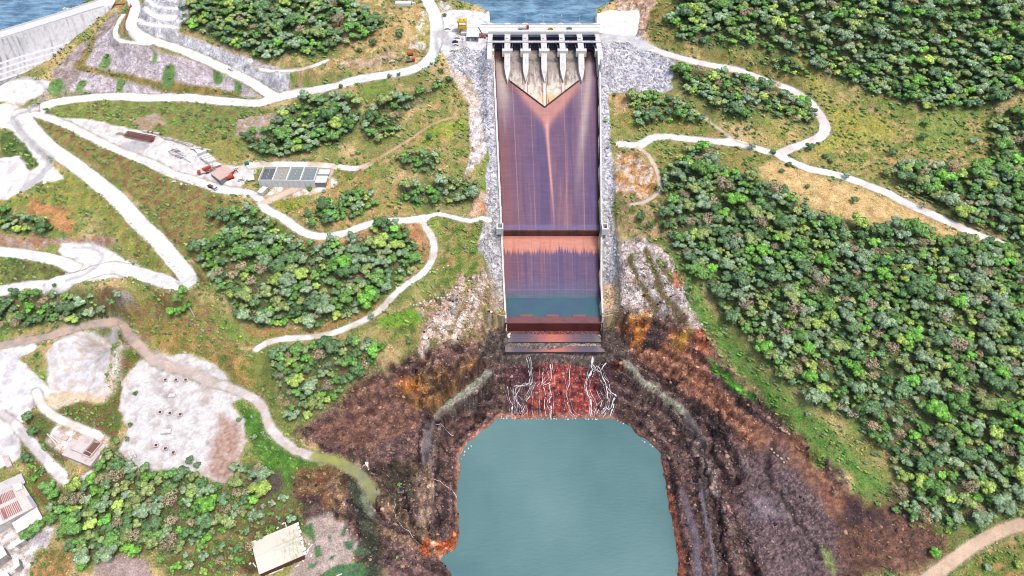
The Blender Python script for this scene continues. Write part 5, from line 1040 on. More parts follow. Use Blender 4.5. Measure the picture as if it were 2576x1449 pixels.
# end blocks of the dam, darker concrete with an opening
m_ = MB(); p = np.array(at(258,33,127)); m_.box((p[0], p[1], 127), (9, 5, 14), .3); p = np.array(at(275,26,127)); m_.box((p[0]+1, p[1]+1, 127), (8, 5, 14.4), .3)
m_.build('end_block', paint('grey_block_concrete', A(176,172,182), .9, .2, .5, dirt=(A(120,110,120), .8)), DM)
p = at(258,46,121); MB().box((p[0], p[1]-2.2, 122), (4.5, 2, 4), .3).build('gallery_opening', paint('dark_opening', A(30,26,36), .9, .1, 1), DM)
# ------------------------------------------------------------ trees
LEAF = attr_mat('foliage', .75, .12, .9, .18, 0, .14)
BARK = paint('bark', A(120,100,84), .95, .25, 2)
LK = 2.1
PAL = {'blue-green': A(80,112,84,LK), 'grey-green': A(126,148,122,LK), 'green': A(84,130,66,LK), 'bright green': A(100,164,62,LK), 'yellow-green': A(150,172,84,LK), 'dark green': A(58,96,66,LK), 'brown': A(156,132,120,LK), 'olive': A(128,142,90,LK)}
ICO = None
def ico():
    ph = (1+5**.5)/2; V = [(-1,ph,0),(1,ph,0),(-1,-ph,0),(1,-ph,0),(0,-1,ph),(0,1,ph),(0,-1,-ph),(0,1,-ph),(ph,0,-1),(ph,0,1),(-ph,0,-1),(-ph,0,1)]
    V = [np.array(v)/np.linalg.norm(v) for v in V]
    Fi = [(0,11,5),(0,5,1),(0,1,7),(0,7,10),(0,10,11),(1,5,9),(5,11,4),(11,10,2),(10,7,6),(7,1,8),(3,9,4),(3,4,2),(3,2,6),(3,6,8),(3,8,9),(4,9,5),(2,4,11),(6,2,10),(8,6,7),(9,8,1)]
    cache = {}; V = list(V); out = []
    def mid(a, b):
        k = (min(a, b), max(a, b))
        if k not in cache: m = V[a]+V[b]; V.append(m/np.linalg.norm(m)); cache[k] = len(V)-1
        return cache[k]
    for a, b, c in Fi: x, y, z = mid(a, b), mid(b, c), mid(c, a); out += [(a, x, z), (b, y, x), (c, z, y), (x, y, z)]
    return np.array(V), np.array(out)
IV, IF = ico()
def crown_arrays(seed, nl=8, nleaf=420, bare=False, flatk=.8):
    """unit crown (radius 1); returns verts, tris, tint"""
    rg = np.random.default_rng(seed); Vs, Fs, Cs = [], [], []; n = 0; lob = []
    for k in range(nl):
        if k == 0: c = np.array((0, 0, .15)); r = .5
        else:
            a = k*2.4+rg.random()*.8; d = rg.uniform(.35, .68); c = np.array((math.cos(a)*d, math.sin(a)*d, rg.uniform(-.22, .38))); r = rg.uniform(.26, .46)
        lob.append((c, r)); tb = rg.uniform(.78, 1.22)
        if not bare:
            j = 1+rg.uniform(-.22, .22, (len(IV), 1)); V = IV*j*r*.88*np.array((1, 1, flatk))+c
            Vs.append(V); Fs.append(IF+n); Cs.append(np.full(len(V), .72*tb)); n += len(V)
        m = int(nleaf/nl*(r/.38)**2) if not bare else int(nleaf/nl)
        d = rg.normal(size=(m, 3)); d /= np.linalg.norm(d, axis=1)[:, None]; d[:, 2] = np.where(d[:, 2] < -.3, -d[:, 2], d[:, 2])
        p = c+d*r*np.array((1, 1, flatk))*rg.uniform(.86, 1.12, (m, 1)); s_ = rg.uniform(.06, .125, (m, 1))*(1 if not bare else .62)
        t1 = np.cross(d, rg.normal(size=(m, 3))); t1 /= np.linalg.norm(t1, axis=1)[:, None]; t2 = np.cross(d, t1)+d*rg.uniform(-.7, .7, (m, 1))
        V = np.stack([p+t1*s_, p-t1*s_*.6+t2*s_, p-t1*s_*.5-t2*s_*.9], 1).reshape(-1, 3)
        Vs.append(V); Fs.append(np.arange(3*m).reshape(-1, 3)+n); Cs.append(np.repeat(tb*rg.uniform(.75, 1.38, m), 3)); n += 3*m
    return np.vstack(Vs), np.vstack(Fs), np.concatenate(Cs)
CR = [crown_arrays(900+i, nl=[7, 9, 8, 10, 6, 8][i], nleaf=[480, 560, 520, 600, 420, 500][i]) for i in range(6)]
CRL = [crown_arrays(950+i, nl=[5, 6, 5, 7, 6, 5][i], nleaf=[230, 270, 240, 280, 260, 230][i]) for i in range(6)]
CRB = [crown_arrays(980+i, nl=9, nleaf=520, bare=True) for i in range(2)]
def trunk_mesh(h, r, seed, bare=False):
    rg = random.Random(seed); m_ = MB(); top = (rg.uniform(-.15, .15), rg.uniform(-.15, .15), h)
    m_.beam((0, 0, -.8), (top[0]*.5, top[1]*.5, h*.5), r*2.2, r*2.2, 7); m_.beam((top[0]*.5, top[1]*.5, h*.5), top, r*1.7, r*1.7, 7)
    for k in range(7 if bare else 5):
        a = k*1.3+rg.random(); d = (math.cos(a)*.62, math.sin(a)*.62, h+rg.uniform(.15, .55)*(1.1 if bare else .7)); m_.beam(top, d, r*.9, r*.9, 5)
        if bare:
            for q in range(4): m_.beam(d, (d[0]*1.35+rg.uniform(-.3, .3), d[1]*1.35+rg.uniform(-.3, .3), d[2]+rg.uniform(0, .35)), r*.45, r*.45, 4)
    me = bpy.data.meshes.new('trunk'); me.from_pydata(m_.v, [], m_.f); me.update(); me.materials.append(BARK); return me
TRK = [trunk_mesh(.75, .055, i) for i in range(3)]; TRKB = [trunk_mesh(.55, .05, 20+i, True) for i in range(2)]
CMESH = {}
def crown_mesh(var, pal):
    k = (var, pal)
    if k not in CMESH:
        bare = pal == 'brown'; V, Fc, t = (CRB[var % 2] if bare else CR[var]); rg = np.random.default_rng(var*7+len(pal))
        hue = 1+rg.uniform(-.05, .05, (len(V), 3)); c = PAL[pal][None]*t[:, None]*hue
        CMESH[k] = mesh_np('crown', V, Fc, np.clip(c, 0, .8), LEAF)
    return CMESH[k]
CATN = {'brown': 'bare tree'}
def put_tree(p, r, pal, label, group=None, nm='broadleaf_tree', cat=None, hk=1.0):
    bare = pal == 'brown'; v = random.randrange(6); nm = 'leafless_tree' if bare else nm
    t = thing(nm, label, cat or CATN.get(pal, 'tree'), (p[0], p[1], p[2]), random.random()*6.28, group)
    h = (.95 if not bare else .8)*hk
    c = link('crown', crown_mesh(v, pal), t, (0, 0, r*h)); c.scale = (r*random.uniform(.92, 1.08), r*random.uniform(.92, 1.08), r*random.uniform(.8, 1.05))
    k = link('trunk', random.choice(TRKB if bare else TRK), t); k.scale = (r, r, r*h)
    return t
_mean = A(128,148,84,LK)
for _k in PAL: PAL[_k] = PAL[_k]*.74+_mean*.26
W0 = {'blue-green': 20, 'grey-green': 24, 'green': 24, 'bright green': 6, 'yellow-green': 7, 'dark green': 12, 'brown': 5, 'olive': 18}
def wts(**k): d = dict(W0); d.update({{'bright_green': 'bright green', 'grey_green': 'grey-green'}.get(a, a): b for a, b in k.items()}); return d
REG = {   # spacing, radius range, weights, phrase
 'hill_top': (5.6, (2.6, 5.0), W0, 'on the wooded hill above the left road'),
 'below_road': (6.4, (2.6, 5.2), wts(brown=2), 'in the thicket above the settling tanks'),
 'below_road_b': (7.2, (2.2, 4.8), W0, 'in the scrub belt left of the pale rock strip'),
 'knoll': (6.2, (2.2, 4.4), W0, 'on the small knoll left of the spillway'),
 'shelf': (6.6, (2.4, 4.6), W0, 'on the shelf between track and spillway'),
 'bank_trees': (5.2, (2.2, 4.2), wts(green=40), 'in the curved row above the lower track'),
 'centre_left': (5.9, (2.6, 5.2), W0, 'in the wood inside the track loop'),
 'centre_left_top': (6.2, (2.4, 4.6), W0, 'on the slope above the track loop'),
 'lower_left': (5.4, (2.4, 4.8), wts(brown=8), 'in the wood above the brown scoured bank'),
 'south_west': (6.0, (2.6, 5.0), wts(olive=20, brown=10), 'in the wood at the lower left'),
 'south_scrub': (7.6, (1.6, 3.4), wts(brown=16, olive=24), 'in the scrub above the old shed'),
 'south_west_b': (6.0, (2.4, 4.2), W0, 'beside the ruined foundation'),
 'west_mid': (5.8, (2.6, 4.8), W0, 'on the left edge between two white roads'),
 'west_band': (5.8, (2.4, 4.8), W0, 'in the belt below the hairpin road'),
 'west_clump': (5.5, (2.4, 4.2), wts(green=60), 'in the clump at the hairpin bend'),
 'north_east': (5.9, (2.8, 5.4), wts(brown=2), 'on the big wooded hill at the upper right'),
 'north_east_b': (5.8, (2.4, 4.2), W0, 'on the grassy spur above the right road'),
 'wedge': (6.0, (2.4, 4.8), wts(brown=6), 'in the wood between the right roads'),
 'triangle': (6.8, (2.4, 4.8), W0, 'on the grassy triangle beside the riprap'),
 'east_slope': (5.7, (2.4, 5.2), wts(brown=9, bright_green=12), 'on the wooded slope right of the plunge pool'),
 'east_edge': (6.2, (2.8, 5.4), W0, 'in the wood beyond the road at the right edge'),
 'south_east': (7.0, (2.4, 4.4), wts(brown=20, grey_green=30), 'at the edge of the burnt brown patch'),
}
REG['east_slope'][2]['bright green'] = 8
pts_all = []
def inpoly(P, x, y):
    ins = np.zeros(np.shape(x), bool)
    for k in range(len(P)):
        x0, y0 = P[k][:2]; x1, y1 = P[(k+1) % len(P)][:2]
        ins ^= ((y0 > y) != (y1 > y)) & (x < (x1-x0)*(y-y0)/((y1-y0) or 1e-9)+x0)
    return ins
rr = random.Random(11)
samp = lambda arr, x, y: float(bil(GXs, GYs, arr, np.array([x]), np.array([y]))[0])
TREES = []
for nm, (sp, rad, wt, ph) in REG.items():
    P = hp(FOREST[nm]); x0, y0 = P[:, :2].min(0); x1, y1 = P[:, :2].max(0); area = (x1-x0)*(y1-y0); n = int(area/(sp*sp)*16)
    X, Y = RNG.uniform(x0, x1, n), RNG.uniform(y0, y1, n); ok = inpoly(P, X, Y); X, Y = X[ok], Y[ok]
    rd = bil(GXs, GYs, ROAD, X, Y); dn = fbm(X, Y, 26, 801, 3); cl = fbm(X, Y, 16, 811, 2); X, Y, dn, cl = [a[rd < .2] for a in (X, Y, dn, cl)]
    grid = {}; names = list(wt); ws = [wt[k] for k in names]
    for x, y, d, cc in zip(X, Y, dn, cl):
        r = (rad[0]+(rad[1]-rad[0])*rr.random()**1.3)
        if nm in ('east_slope',) and d < -.42: continue
        s_ = sp*(.60+.5*(r-rad[0])/(rad[1]-rad[0]))*.93*(1.0+max(0, -d)*1.1); i, j = int(x//8), int(y//8)
        if any((x-a)**2+(y-b)**2 < (s_+q)**2/4 for ii in (i-1, i, i+1) for jj in (j-1, j, j+1) for a, b, q in grid.get((ii, jj), ())): continue
        grid.setdefault((i, j), []).append((x, y, s_))
        w2 = [w_*(1.9 if (cc > .12 and k in ('bright green', 'yellow-green', 'green')) else 1)*(2.2 if (cc < -.15 and k in ('blue-green', 'grey-green')) else 1)*(3 if (k == 'brown' and d < -.2) else 1) for k, w_ in zip(names, ws)]
        TREES.append((x, y, r*rr.uniform(.95, 1.5), rr.choices(names, w2)[0], nm, ph))
Z = ground([t[0] for t in TREES], [t[1] for t in TREES])
def vis(x, y, z):
    u, v = px(x, y, z); return -25 < u < 2600 and -35 < v < 1480
TT = [(t[2]/math.hypot(t[0], t[1], H-z), t, z) for t, z in zip(TREES, Z) if vis(t[0], t[1], z)]
TT.sort(key=lambda a: -a[0]); print('trees', len(TT))
SZ = lambda r: 'large' if r > 5.2 else ('small' if r < 3.7 else 'medium')
NIND = 300
for q, t, z in TT[:NIND]:
    pal = t[3]; d = 'leafless brown-grey' if pal == 'brown' else 'rounded '+pal
    put_tree((t[0], t[1], z), t[2], pal, '%s %s tree %s' % (SZ(t[2]), d, t[5]), 'trees '+t[5])
# the rest of the woods as one mass
Vs, Fs, Cs = [], [], []; n = 0
for q, t, z in TT[NIND:]:
    bare = t[3] == 'brown'; V, Fc, tn = CRB[rr.randrange(2)] if bare else (CRL if q < .0085 else CRL)[rr.randrange(6)]
    a = rr.random()*6.28; r = t[2]; ca, sa = math.cos(a)*r, math.sin(a)*r
    V2 = np.stack([V[:, 0]*ca-V[:, 1]*sa+t[0], V[:, 0]*sa+V[:, 1]*ca+t[1], V[:, 2]*r*rr.uniform(.8, 1.05)+z+r*.85], 1)
    c = PAL[t[3]][None]*tn[:, None]*rr.uniform(.8, 1.22)*np.array([[rr.uniform(.93, 1.08), 1, rr.uniform(.9, 1.1)]])
    Vs.append(V2); Fs.append(Fc+n); Cs.append(c); n += len(V)
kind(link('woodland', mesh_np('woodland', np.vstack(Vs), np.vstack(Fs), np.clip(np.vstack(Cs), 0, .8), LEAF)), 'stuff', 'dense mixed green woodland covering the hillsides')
# single trees and shrubs that stand alone
SOLO = [  # u, v, radius, palette, label
 (535,548,4.2,'blue-green','dark rounded tree alone on the brown slope above the hairpin'),(138,717,1.6,'dark green','small dark bush at the edge of the white road'),
 (1008,92,4.4,'dark green','wide dark tree on the dry hill flank'),(940,112,3.2,'dark green','dark tree clump nearest the hill path'),(905,128,2.6,'dark green','dark shrub beside the hill path'),
 (858,218,2.0,'dark green','small dark bush on the verge of the upper road'),(980,192,2.0,'dark green','round bush on the verge below the parked machines'),(1003,188,1.8,'blue-green','tiny bush next to the round verge bush'),
 (1119,38,1.9,'dark green','dark shrub on the white pad beside the reservoir'),(1101,152,2.2,'bright green','bright green bush at the riprap corner'),(1110,178,2.4,'dark green','dark bush on the pale rock edge'),
 (1130,205,3.2,'dark green','round dark tree above the pale rock strip'),(1080,348,3.0,'dark green','round dark tree above the dirt track'),(902,384,2.4,'green','green shrub between the tanks and the track'),
 (690,385,3.4,'grey-green','pale round tree just above the settling tanks'),(1029,858,2.6,'dark green','dark round shrub at the end of the rubble path'),(935,798,2.8,'grey-green','grey tree overhanging the lower track'),
 (1000,1400,1.0,'bright green','tiny bright shrub on the dark flat'),(1005,1218,1.6,'bright green','bright green shrub beside the concrete pit cover'),
 (480,1160,3.0,'blue-green','dark tree at the lower edge of the white pad'),(497,1170,2.4,'blue-green','lower dark tree at the edge of the white pad'),(602,1055,1.8,'blue-green','small tree on the brown part of the pad'),
 (590,1178,3.2,'grey-green','grey round tree beside the ploughed earth'),(612,1182,3.0,'grey-green','grey tree below the ploughed earth'),(342,990,1.8,'dark green','dark shrub on the white pad slope'),(330,1068,1.8,'dark green','small dark bush left of the pad blocks'),(322,1104,2.0,'blue-green','bush at the corner of the white pad'),
 (345,985,1.4,'brown','dry bush on the white pad slope'),(110,1185,2.2,'blue-green','round blue-green bush beside the narrow concrete road'),(75,1055,4.0,'blue-green','dark tree at the bend of the narrow road'),(88,1090,3.6,'dark green','second dark tree beside the narrow road'),(72,1155,3.8,'blue-green','dark tree below the bright verge shrubs'),(90,1205,2.6,'bright green','bright green shrub mass above the rusty roofs'),
 (100,1330,4.4,'green','broad green tree over the white roof'),(75,1350,4.0,'green','left green tree over the white roof'),(135,1310,4.2,'green','right green tree beside the white roof'),
 (1640,285,4.0,'blue-green','dark blue-green tree in the middle of the grassy triangle'),(1610,315,3.2,'grey-green','pale tree at the foot of the grassy triangle'),(1660,262,3.4,'green','bright topped tree on the grassy triangle'),
 (1545,239,2.0,'dark green','dark bush at the riprap corner right of the chute'),(1524,304,1.8,'bright green','bright green bush growing on the riprap'),(1528,370,1.2,'bright green','small bright bush on the riprap'),(1570,380,1.6,'dark green','small bush beside the yellow post'),
 (1880,323,2.6,'grey-green','pale bush inside the road bend'),(1855,325,2.2,'grey-green','round pale bush on the golden slope'),(1890,372,3.2,'grey-green','grey-green tree on the verge of the right road'),(1943,383,2.4,'green','round tree at the road fork'),(2035,375,3.4,'dark green','dark clump at the inner road bend'),(2075,395,2.6,'dark green','smaller dark clump at the inner road bend'),
 (2207,275,2.2,'dark green','dark round bush in the yellow meadow'),(2243,388,3.6,'blue-green','blue-green shrub mass below the meadow'),(2320,350,3.4,'dark green','tall dark shrub in the meadow'),(2325,315,3.0,'green','green shrub above the tall dark one'),(2443,360,3.6,'grey-green','pale thorny tree on the dry meadow'),(2400,335,2.0,'green','small green bush in the meadow'),(2035,310,2.8,'dark green','dark bush beside the right road bend'),
 (2090,408,2.8,'olive','open crowned tree overhanging the road'),(2128,445,3.0,'grey-green','lace crowned tree over the road'),(2318,520,3.2,'brown','leafless pale tree beside the road'),(2412,600,3.4,'grey-green','grey tree on the golden verge'),(2485,612,3.6,'blue-green','rounded tree hiding the road end'),(2360,605,3.0,'olive','olive tree on the golden ridge'),
 (1983,415,2.4,'dark green','dark bush on the golden ridge'),(1966,430,2.0,'dark green','small dark bush on the golden ridge'),(2030,470,2.0,'green','low shrub on the golden ridge'),(2145,508,3.0,'dark green','long dark shrub on the golden ridge'),
 (1610,550,3.6,'dark green','dark tree nearest the riprap'),(1632,568,2.8,'dark green','second dark tree near the riprap'),(1590,638,1.4,'bright green','tiny bush on the pale rock slab'),
 (2120,1190,2.6,'brown','bare black branched tree on the green patch'),(2030,1040,2.2,'grey-green','grey bush at the top of the green flat'),(2310,1255,3.6,'grey-green','grey-green tree at the burnt patch rim'),(2290,1295,3.8,'green','round green tree beside the dark burnt strip'),(2350,1290,3.4,'grey-green','silver tree next to the burnt strip'),(2348,1395,3.4,'bright green','light green tree beside the lower right road'),(2380,1335,1.8,'yellow-green','small yellow-green tree on the dry flat'),(2460,1315,3.6,'grey-green','silvery tree above the lower right road'),(2400,1305,3.4,'grey-green','dull green tree left of the silvery one'),
 (2480,1425,2.2,'grey-green','low bush beyond the lower right road'),(2555,1420,2.4,'yellow-green','yellow-green bush in the lower right corner'),(2100,1240,2.2,'brown','dry bush on the edge of the green flat'),
 (655,1390,2.4,'yellow-green','yellow-green bush touching the old shed roof') if False else (678,1336,2.2,'yellow-green','yellow-green bush touching the old shed roof'),
 (212,1425,3.2,'bright green','bright green shrub above the pinkish clearing'),(640,1100,2.4,'grey-green','grey bush at the top of the green bank'),(545,300,1.6,'dark green','dark bush below the long white road'),(625,345,2.4,'dark green','dark bush on the rocky slope'),
 (555,318,1.8,'dark green','second dark bush on the slope below the road'),(566,345,2.2,'dark green','dark shrub pair above the work yard'),(120,278,2.6,'green','green bush at the road fork'),(300,745,3.2,'grey-green','grey tree in the belt under the wide road'),(450,755,4.2,'green','tall green tree at the hairpin'),(465,785,3.8,'bright green','bright tree below the hairpin'),
 (780,475,2.2,'green','bush below the dirt lot'),(815,480,1.6,'grey-green','small bush on the dry mound'),(950,620,3.4,'green','green tree at the top of the track loop'),(1020,640,2.8,'blue-green','dark tree inside the track bend'),(1115,735,1.8,'blue-green','small tree on the slope right of the track loop'),(1190,630,2.0,'green','green shrub above the lower riprap'),
]
for u, v, r, pal, lb in SOLO:
    p = gp(u, v+3); put_tree(p, r, pal, lb, None, 'broadleaf_tree' if r > 2.7 else 'shrub', None if pal == 'brown' else ('tree' if r > 2.7 else 'shrub'), 1.0 if r > 2.7 else .7)

# ------------------------------------------------------------ low growth: leafy bushes and tufts
CHF = CHUTE.astype(float)
def spots(n, arr, lo, p=1.0, xr_=(-450, 450), yr=(136, 600)):
    X, Y = RNG.uniform(*xr_, n), RNG.uniform(*yr, n); v = bil(GXs, GYs, arr, X, Y)-9*bil(GXs, GYs, CHF, X, Y); k = (v > lo) & (RNG.random(n) < p*np.clip(v, 0, 1.3)) & (np.abs(X) < (Y*.78+190)); return X[k], Y[k]
def ncol(X, Y): return np.stack([bil(GXs, GYs, COL[..., k], X, Y) for k in range(3)], 1)
X, Y = spots(105000, VEG-ROAD, .25); d = fbm(X, Y, 9, 821, 3); k = d+RNG.random(len(X))*.5 > -.05; X, Y = X[k], Y[k]; n = len(X); Zg = ground(X, Y); cb = ncol(X, Y)
g = RNG.random(n); lush = smooth(.05, .45, fbm(X, Y, 14, 831, 3))
tc_ = cb*(1.0+1.3*RNG.random((n, 1))); grn = np.array([A(96,140,66,1.3), A(120,158,90,1.3), A(140,160,70,1.2), A(78,118,60,1.3)])[RNG.integers(0, 4, n)]
f_ = np.clip((.25+.6*lush)*(g > .35), 0, 1)[:, None]*.5; tc_ = tc_*(1-f_)+grn*f_
m = 7; s_ = RNG.uniform(.45, 1.25, (n, 1, 1))*np.where(RNG.random((n, 1, 1)) < .12, 1.7, 1); ang = RNG.random((n, m, 1))*6.28; rad_ = np.sqrt(RNG.random((n, m, 1)))*s_
pc = np.concatenate([np.cos(ang)*rad_, np.sin(ang)*rad_, RNG.uniform(.05, .75, (n, m, 1))*s_], 2)+np.stack([X, Y, Zg], 1)[:, None]
e1 = RNG.normal(size=(n, m, 3)); e1 /= np.linalg.norm(e1, axis=2)[..., None]; e2 = RNG.normal(size=(n, m, 3)); e2 /= np.linalg.norm(e2, axis=2)[..., None]; e1[..., 2] *= .5; ls = s_*.42
V = np.stack([pc+e1*ls, pc-e1*ls*.6+e2*ls, pc-e2*ls*.8], 2); t_ = tc_[:, None, None]*RNG.uniform(.75, 1.3, (n, m, 1, 1)); t_ = np.broadcast_to(t_, V.shape)
kind(link('undergrowth', mesh_np('undergrowth', V.reshape(-1, 3), np.arange(n*m*3).reshape(-1, 3), np.clip(t_.reshape(-1, 3), 0, .8), LEAF)), 'stuff', 'grass tufts and low green growth on the slopes')
CRT = [crown_arrays(1200+i, nl=3, nleaf=75) for i in range(8)]
X, Y = spots(70000, VEG-ROAD, .5, .7); k = fbm(X, Y, 18, 841, 3) > -.08; X, Y = X[k], Y[k]; X, Y = X[:17000], Y[:17000]; Zg = ground(X, Y); Vs, Fs, Cs = [], [], []; n = 0
for x, y, z in zip(X, Y, Zg):
    V, Fc, tn = CRT[rr.randrange(8)]; r = .6+1.5*rr.random()**1.6; kf = rr.random() < .5
    pal = rr.choice(['green', 'grey-green', 'olive', 'olive', 'bright green', 'yellow-green', 'olive', 'green', 'dark green']); sel = slice(0, None)
    V2 = V*np.array((r, r, r*.75))+np.array((x, y, z+r*.35)); Vs.append(V2); Fs.append(Fc+n); Cs.append(PAL[pal][None]*tn[:, None]*rr.uniform(.7, 1.2)); n += len(V)
X, Y = spots(60000, FM, .6, .6); X, Y = X[:9000], Y[:9000]; k = bil(GXs, GYs, ROAD, X, Y) < .1; X, Y = X[k], Y[k]; Zg = ground(X, Y)
for x, y, z in zip(X, Y, Zg):
    V, Fc, tn = CRT[rr.randrange(8)]; r = rr.uniform(.9, 2.3); pal = rr.choice(['green', 'grey-green', 'olive', 'dark green', 'blue-green', 'olive', 'grey-green', 'yellow-green'])
    V2 = V*np.array((r, r, r*.7))+np.array((x, y, z+r*.3)); Vs.append(V2); Fs.append(Fc+n); Cs.append(PAL[pal][None]*tn[:, None]*rr.uniform(.5, 1.0)); n += len(V)
kind(link('bushes', mesh_np('bushes', np.vstack(Vs), np.vstack(Fs), np.clip(np.vstack(Cs), 0, .8), LEAF)), 'stuff', 'scattered low bushes among the grass')

# ------------------------------------------------------------ loose rock
X, Y = spots(60000, RIP, .3, .8); Zg = ground(X, Y); n = len(X); R = RNG.uniform(.35, .85, n); cb = ncol(X, Y)
cc = cb*(1.0+.9*(RNG.random((n, 1))-.35)); kind(link('riprap', rocks('riprap', np.stack([X, Y, Zg+.1], 1), R, np.clip(cc, .02, .84), ROCKM, .8)), 'stuff', 'grey riprap stones lining both sides of the spillway')
X, Y = spots(165000, ROCK, .28, .65, (-250, 260), (150, 330)); Zg = ground(X, Y); k = Zg > .2; X, Y, Zg = X[k], Y[k], Zg[k]; n = len(X); R = RNG.uniform(.22, .62, n)*np.where(RNG.random(n) < .08, 2.3, 1)
cc = ncol(X, Y)*(.6+1.7*RNG.random((n, 1))**2.2)+.008; sel = RNG.random((n, 1)); cc = np.where(sel < .05, A(206,170,140), np.where(sel < .12, A(140,132,128), np.where(sel < .17, A(66,54,56), cc))); kind(link('loose_rocks', rocks('loose_rocks', np.stack([X, Y, Zg-.1], 1), R, np.clip(cc, .01, .84), ROCKM, .55, 9)), 'stuff', 'broken rocks strewn over the scoured banks')
# ------------------------------------------------------------ running water on the rock face
def ribbon(pts, w0, name, label, off=.25, jit=1.0, seed=1):
    P = resample(hp(pts), 1.2); rg = np.random.default_rng(seed); n = len(P); P[:, 0] += fbm(P[:, 1]*0+np.arange(n), P[:, 0]*0+seed*9.7, 3.5, 901+seed, 3)*jit*1.3; P[:, 2] = ground(P[:, 0], P[:, 1])
    P[1:-1, 2] = np.maximum(P[1:-1, 2], (P[:-2, 2]+P[2:, 2])/2); d = np.gradient(P[:, :2], axis=0); d /= np.linalg.norm(d, axis=1)[:, None]+1e-6; nn = np.stack([-d[:, 1], d[:, 0]], 1)
    wd = w0*(.15+1.2*np.abs(fbm(np.arange(n)*1., np.zeros(n)+seed*3.1, 3, 951+seed, 2))*2)[:, None]
    A_, B_ = P.copy(), P.copy(); A_[:, :2] += nn*wd/2; B_[:, :2] -= nn*wd/2; Cc = P.copy(); A_[:, 2] += off*.3; B_[:, 2] += off*.3; Cc[:, 2] += off+.15
    V = np.stack([A_, Cc, B_], 1).reshape(-1, 3); q = []
    for k in range(n-1): a = 3*k; q += [(a, a+3, a+4, a+1), (a+1, a+4, a+5, a+2)]
    return kind(link(name, mesh_np(name, V, q, None, M['foam'], True)), 'structure', label)
CAS = [(T(2,1,(115,1250),(125,1330),(120,1449))+T(2,2,(10,20),(5,100),(0,210)), 1.0), (T(2,1,(285,1300),(292,1400),(275,1449))+T(2,2,(240,10),(250,80),(245,150),(262,245)), 1.1),
 (T(2,2,(280,-20),(290,80),(285,120),(300,180),(290,258)), 1.2), (T(2,2,(90,-10),(30,90),(60,160),(75,200),(60,245)), .9), (T(2,2,(130,10),(150,90),(150,240)), .6),
 (T(2,1,(440,1310),(430,1449))+T(2,2,(415,60),(430,190),(480,245)), .8), (T(2,1,(600,1240),(605,1310),(570,1440))+T(2,2,(570,80),(602,140),(592,255)), 1.4),
 (T(2,1,(640,1310),(665,1350),(705,1449))+T(2,2,(720,70),(712,180),(672,245)), .9), (T(2,2,(772,105),(745,180),(700,225)), 2.0), (T(2,1,(712,1290),(660,1360),(610,1300)), .9), (T(2,2,(640,40),(672,130),(640,230)), .7),
 (T(2,2,(700,-5),(790,95)), .7), (T(2,1,(240,1340),(225,1449)), .6), (T(2,2,(765,150),(740,240)), .8), (T(2,2,(615,180),(640,220)), .8), (T(1,2,(1895,20),(1925,140),(1928,250)), .8), (T(2,2,(180,-10),(100,160),(70,240)), .6)]
for k, (p, w_) in enumerate(list(CAS)):
    for q in range(3): dx_ = random.uniform(-14, 14); CAS.append(([(a+dx_+random.uniform(-4, 4), b+random.uniform(-2, 2)) for a, b in p[random.randrange(2):]], w_*random.uniform(.2, .4)))
CAS = [c for c in CAS if len(c[0]) > 1]
for k, (p, w_) in enumerate(CAS): ribbon(p, w_*.8, 'cascade_water', 'white water threads running down the dark red rock', seed=k+1)
for k, (p, w_) in enumerate(((T(1,2,(1050,885),(1045,970),(1090,1060),(1170,1130),(1250,1220)), .3), (T(1,2,(1340,720),(1430,770),(1530,870)), .3), (T(1,2,(835,590),(855,650)), 1.6), (T(1,2,(1350,300),(1430,345),(1490,400)), .3))):
    ribbon(p, w_, 'rill_water', 'small white rill trickling over the left bank', seed=40+k)
def foam_at(name, u, v, z, r, lab):
    p = at(u, v, z); rg = np.random.default_rng(int(u)); m_ = MB()
    n = 26; Pp_ = np.stack([p[0]+rg.normal(0, r*.45, n), p[1]+rg.normal(0, r*.4, n), z+rg.uniform(0, r*.25, n)], 1)
    return kind(link(name, rocks(name, Pp_, rg.uniform(r*.12, r*.4, n), np.full((n, 3), .8), M['foam'], .4, int(u))), 'structure', lab)
for u, sg in ((1274, -1), (1513.5, 1)):
    p0 = at(u, 812, 41.5); p1 = at(u+(0 if sg < 0 else -1), 838, 33.8); m_ = MB(); m_.beam((p0[0], 300.9, 41.3), (p0[0], 300.3, 38), .5, .35, 6); m_.beam((p0[0], 300.3, 38), (p1[0], 299.0, 33.7), .9, .6, 6)
    kind(m_.build('falling_water', M['foam']), 'structure', 'white jet of water falling from the end sill'); foam_at('foam', u, 846, 33.8, 2.6 if sg < 0 else 2.0, 'patch of white foam where the jet lands')
for k, p in enumerate([T(1,2,(1850,258),(1932,262))+T(2,2,(200,266),(330,262)), T(2,2,(560,266),(650,262)), T(2,2,(800,272),(840,300)), T(2,2,(985,425),(1060,472)), T(1,2,(1555,560),(1580,510),(1620,465)), T(2,2,(400,268),(480,262))]):
    P = resample(np.array([at(u, v, .12) for u, v in p]), 2); m_ = MB(); rg = random.Random(k)
    for a_ in P: m_.beam((a_[0]+rg.uniform(-.8, .8), a_[1]+rg.uniform(-.8, .8), .02), (a_[0]+rg.uniform(-.5, .5), a_[1]+rg.uniform(-.5, .5), .16), rg.uniform(.25, .9), rg.uniform(.25, .9), 7)
    kind(m_.build('shore_foam', M['foam']), 'structure', 'line of foam along the edge of the plunge pool')

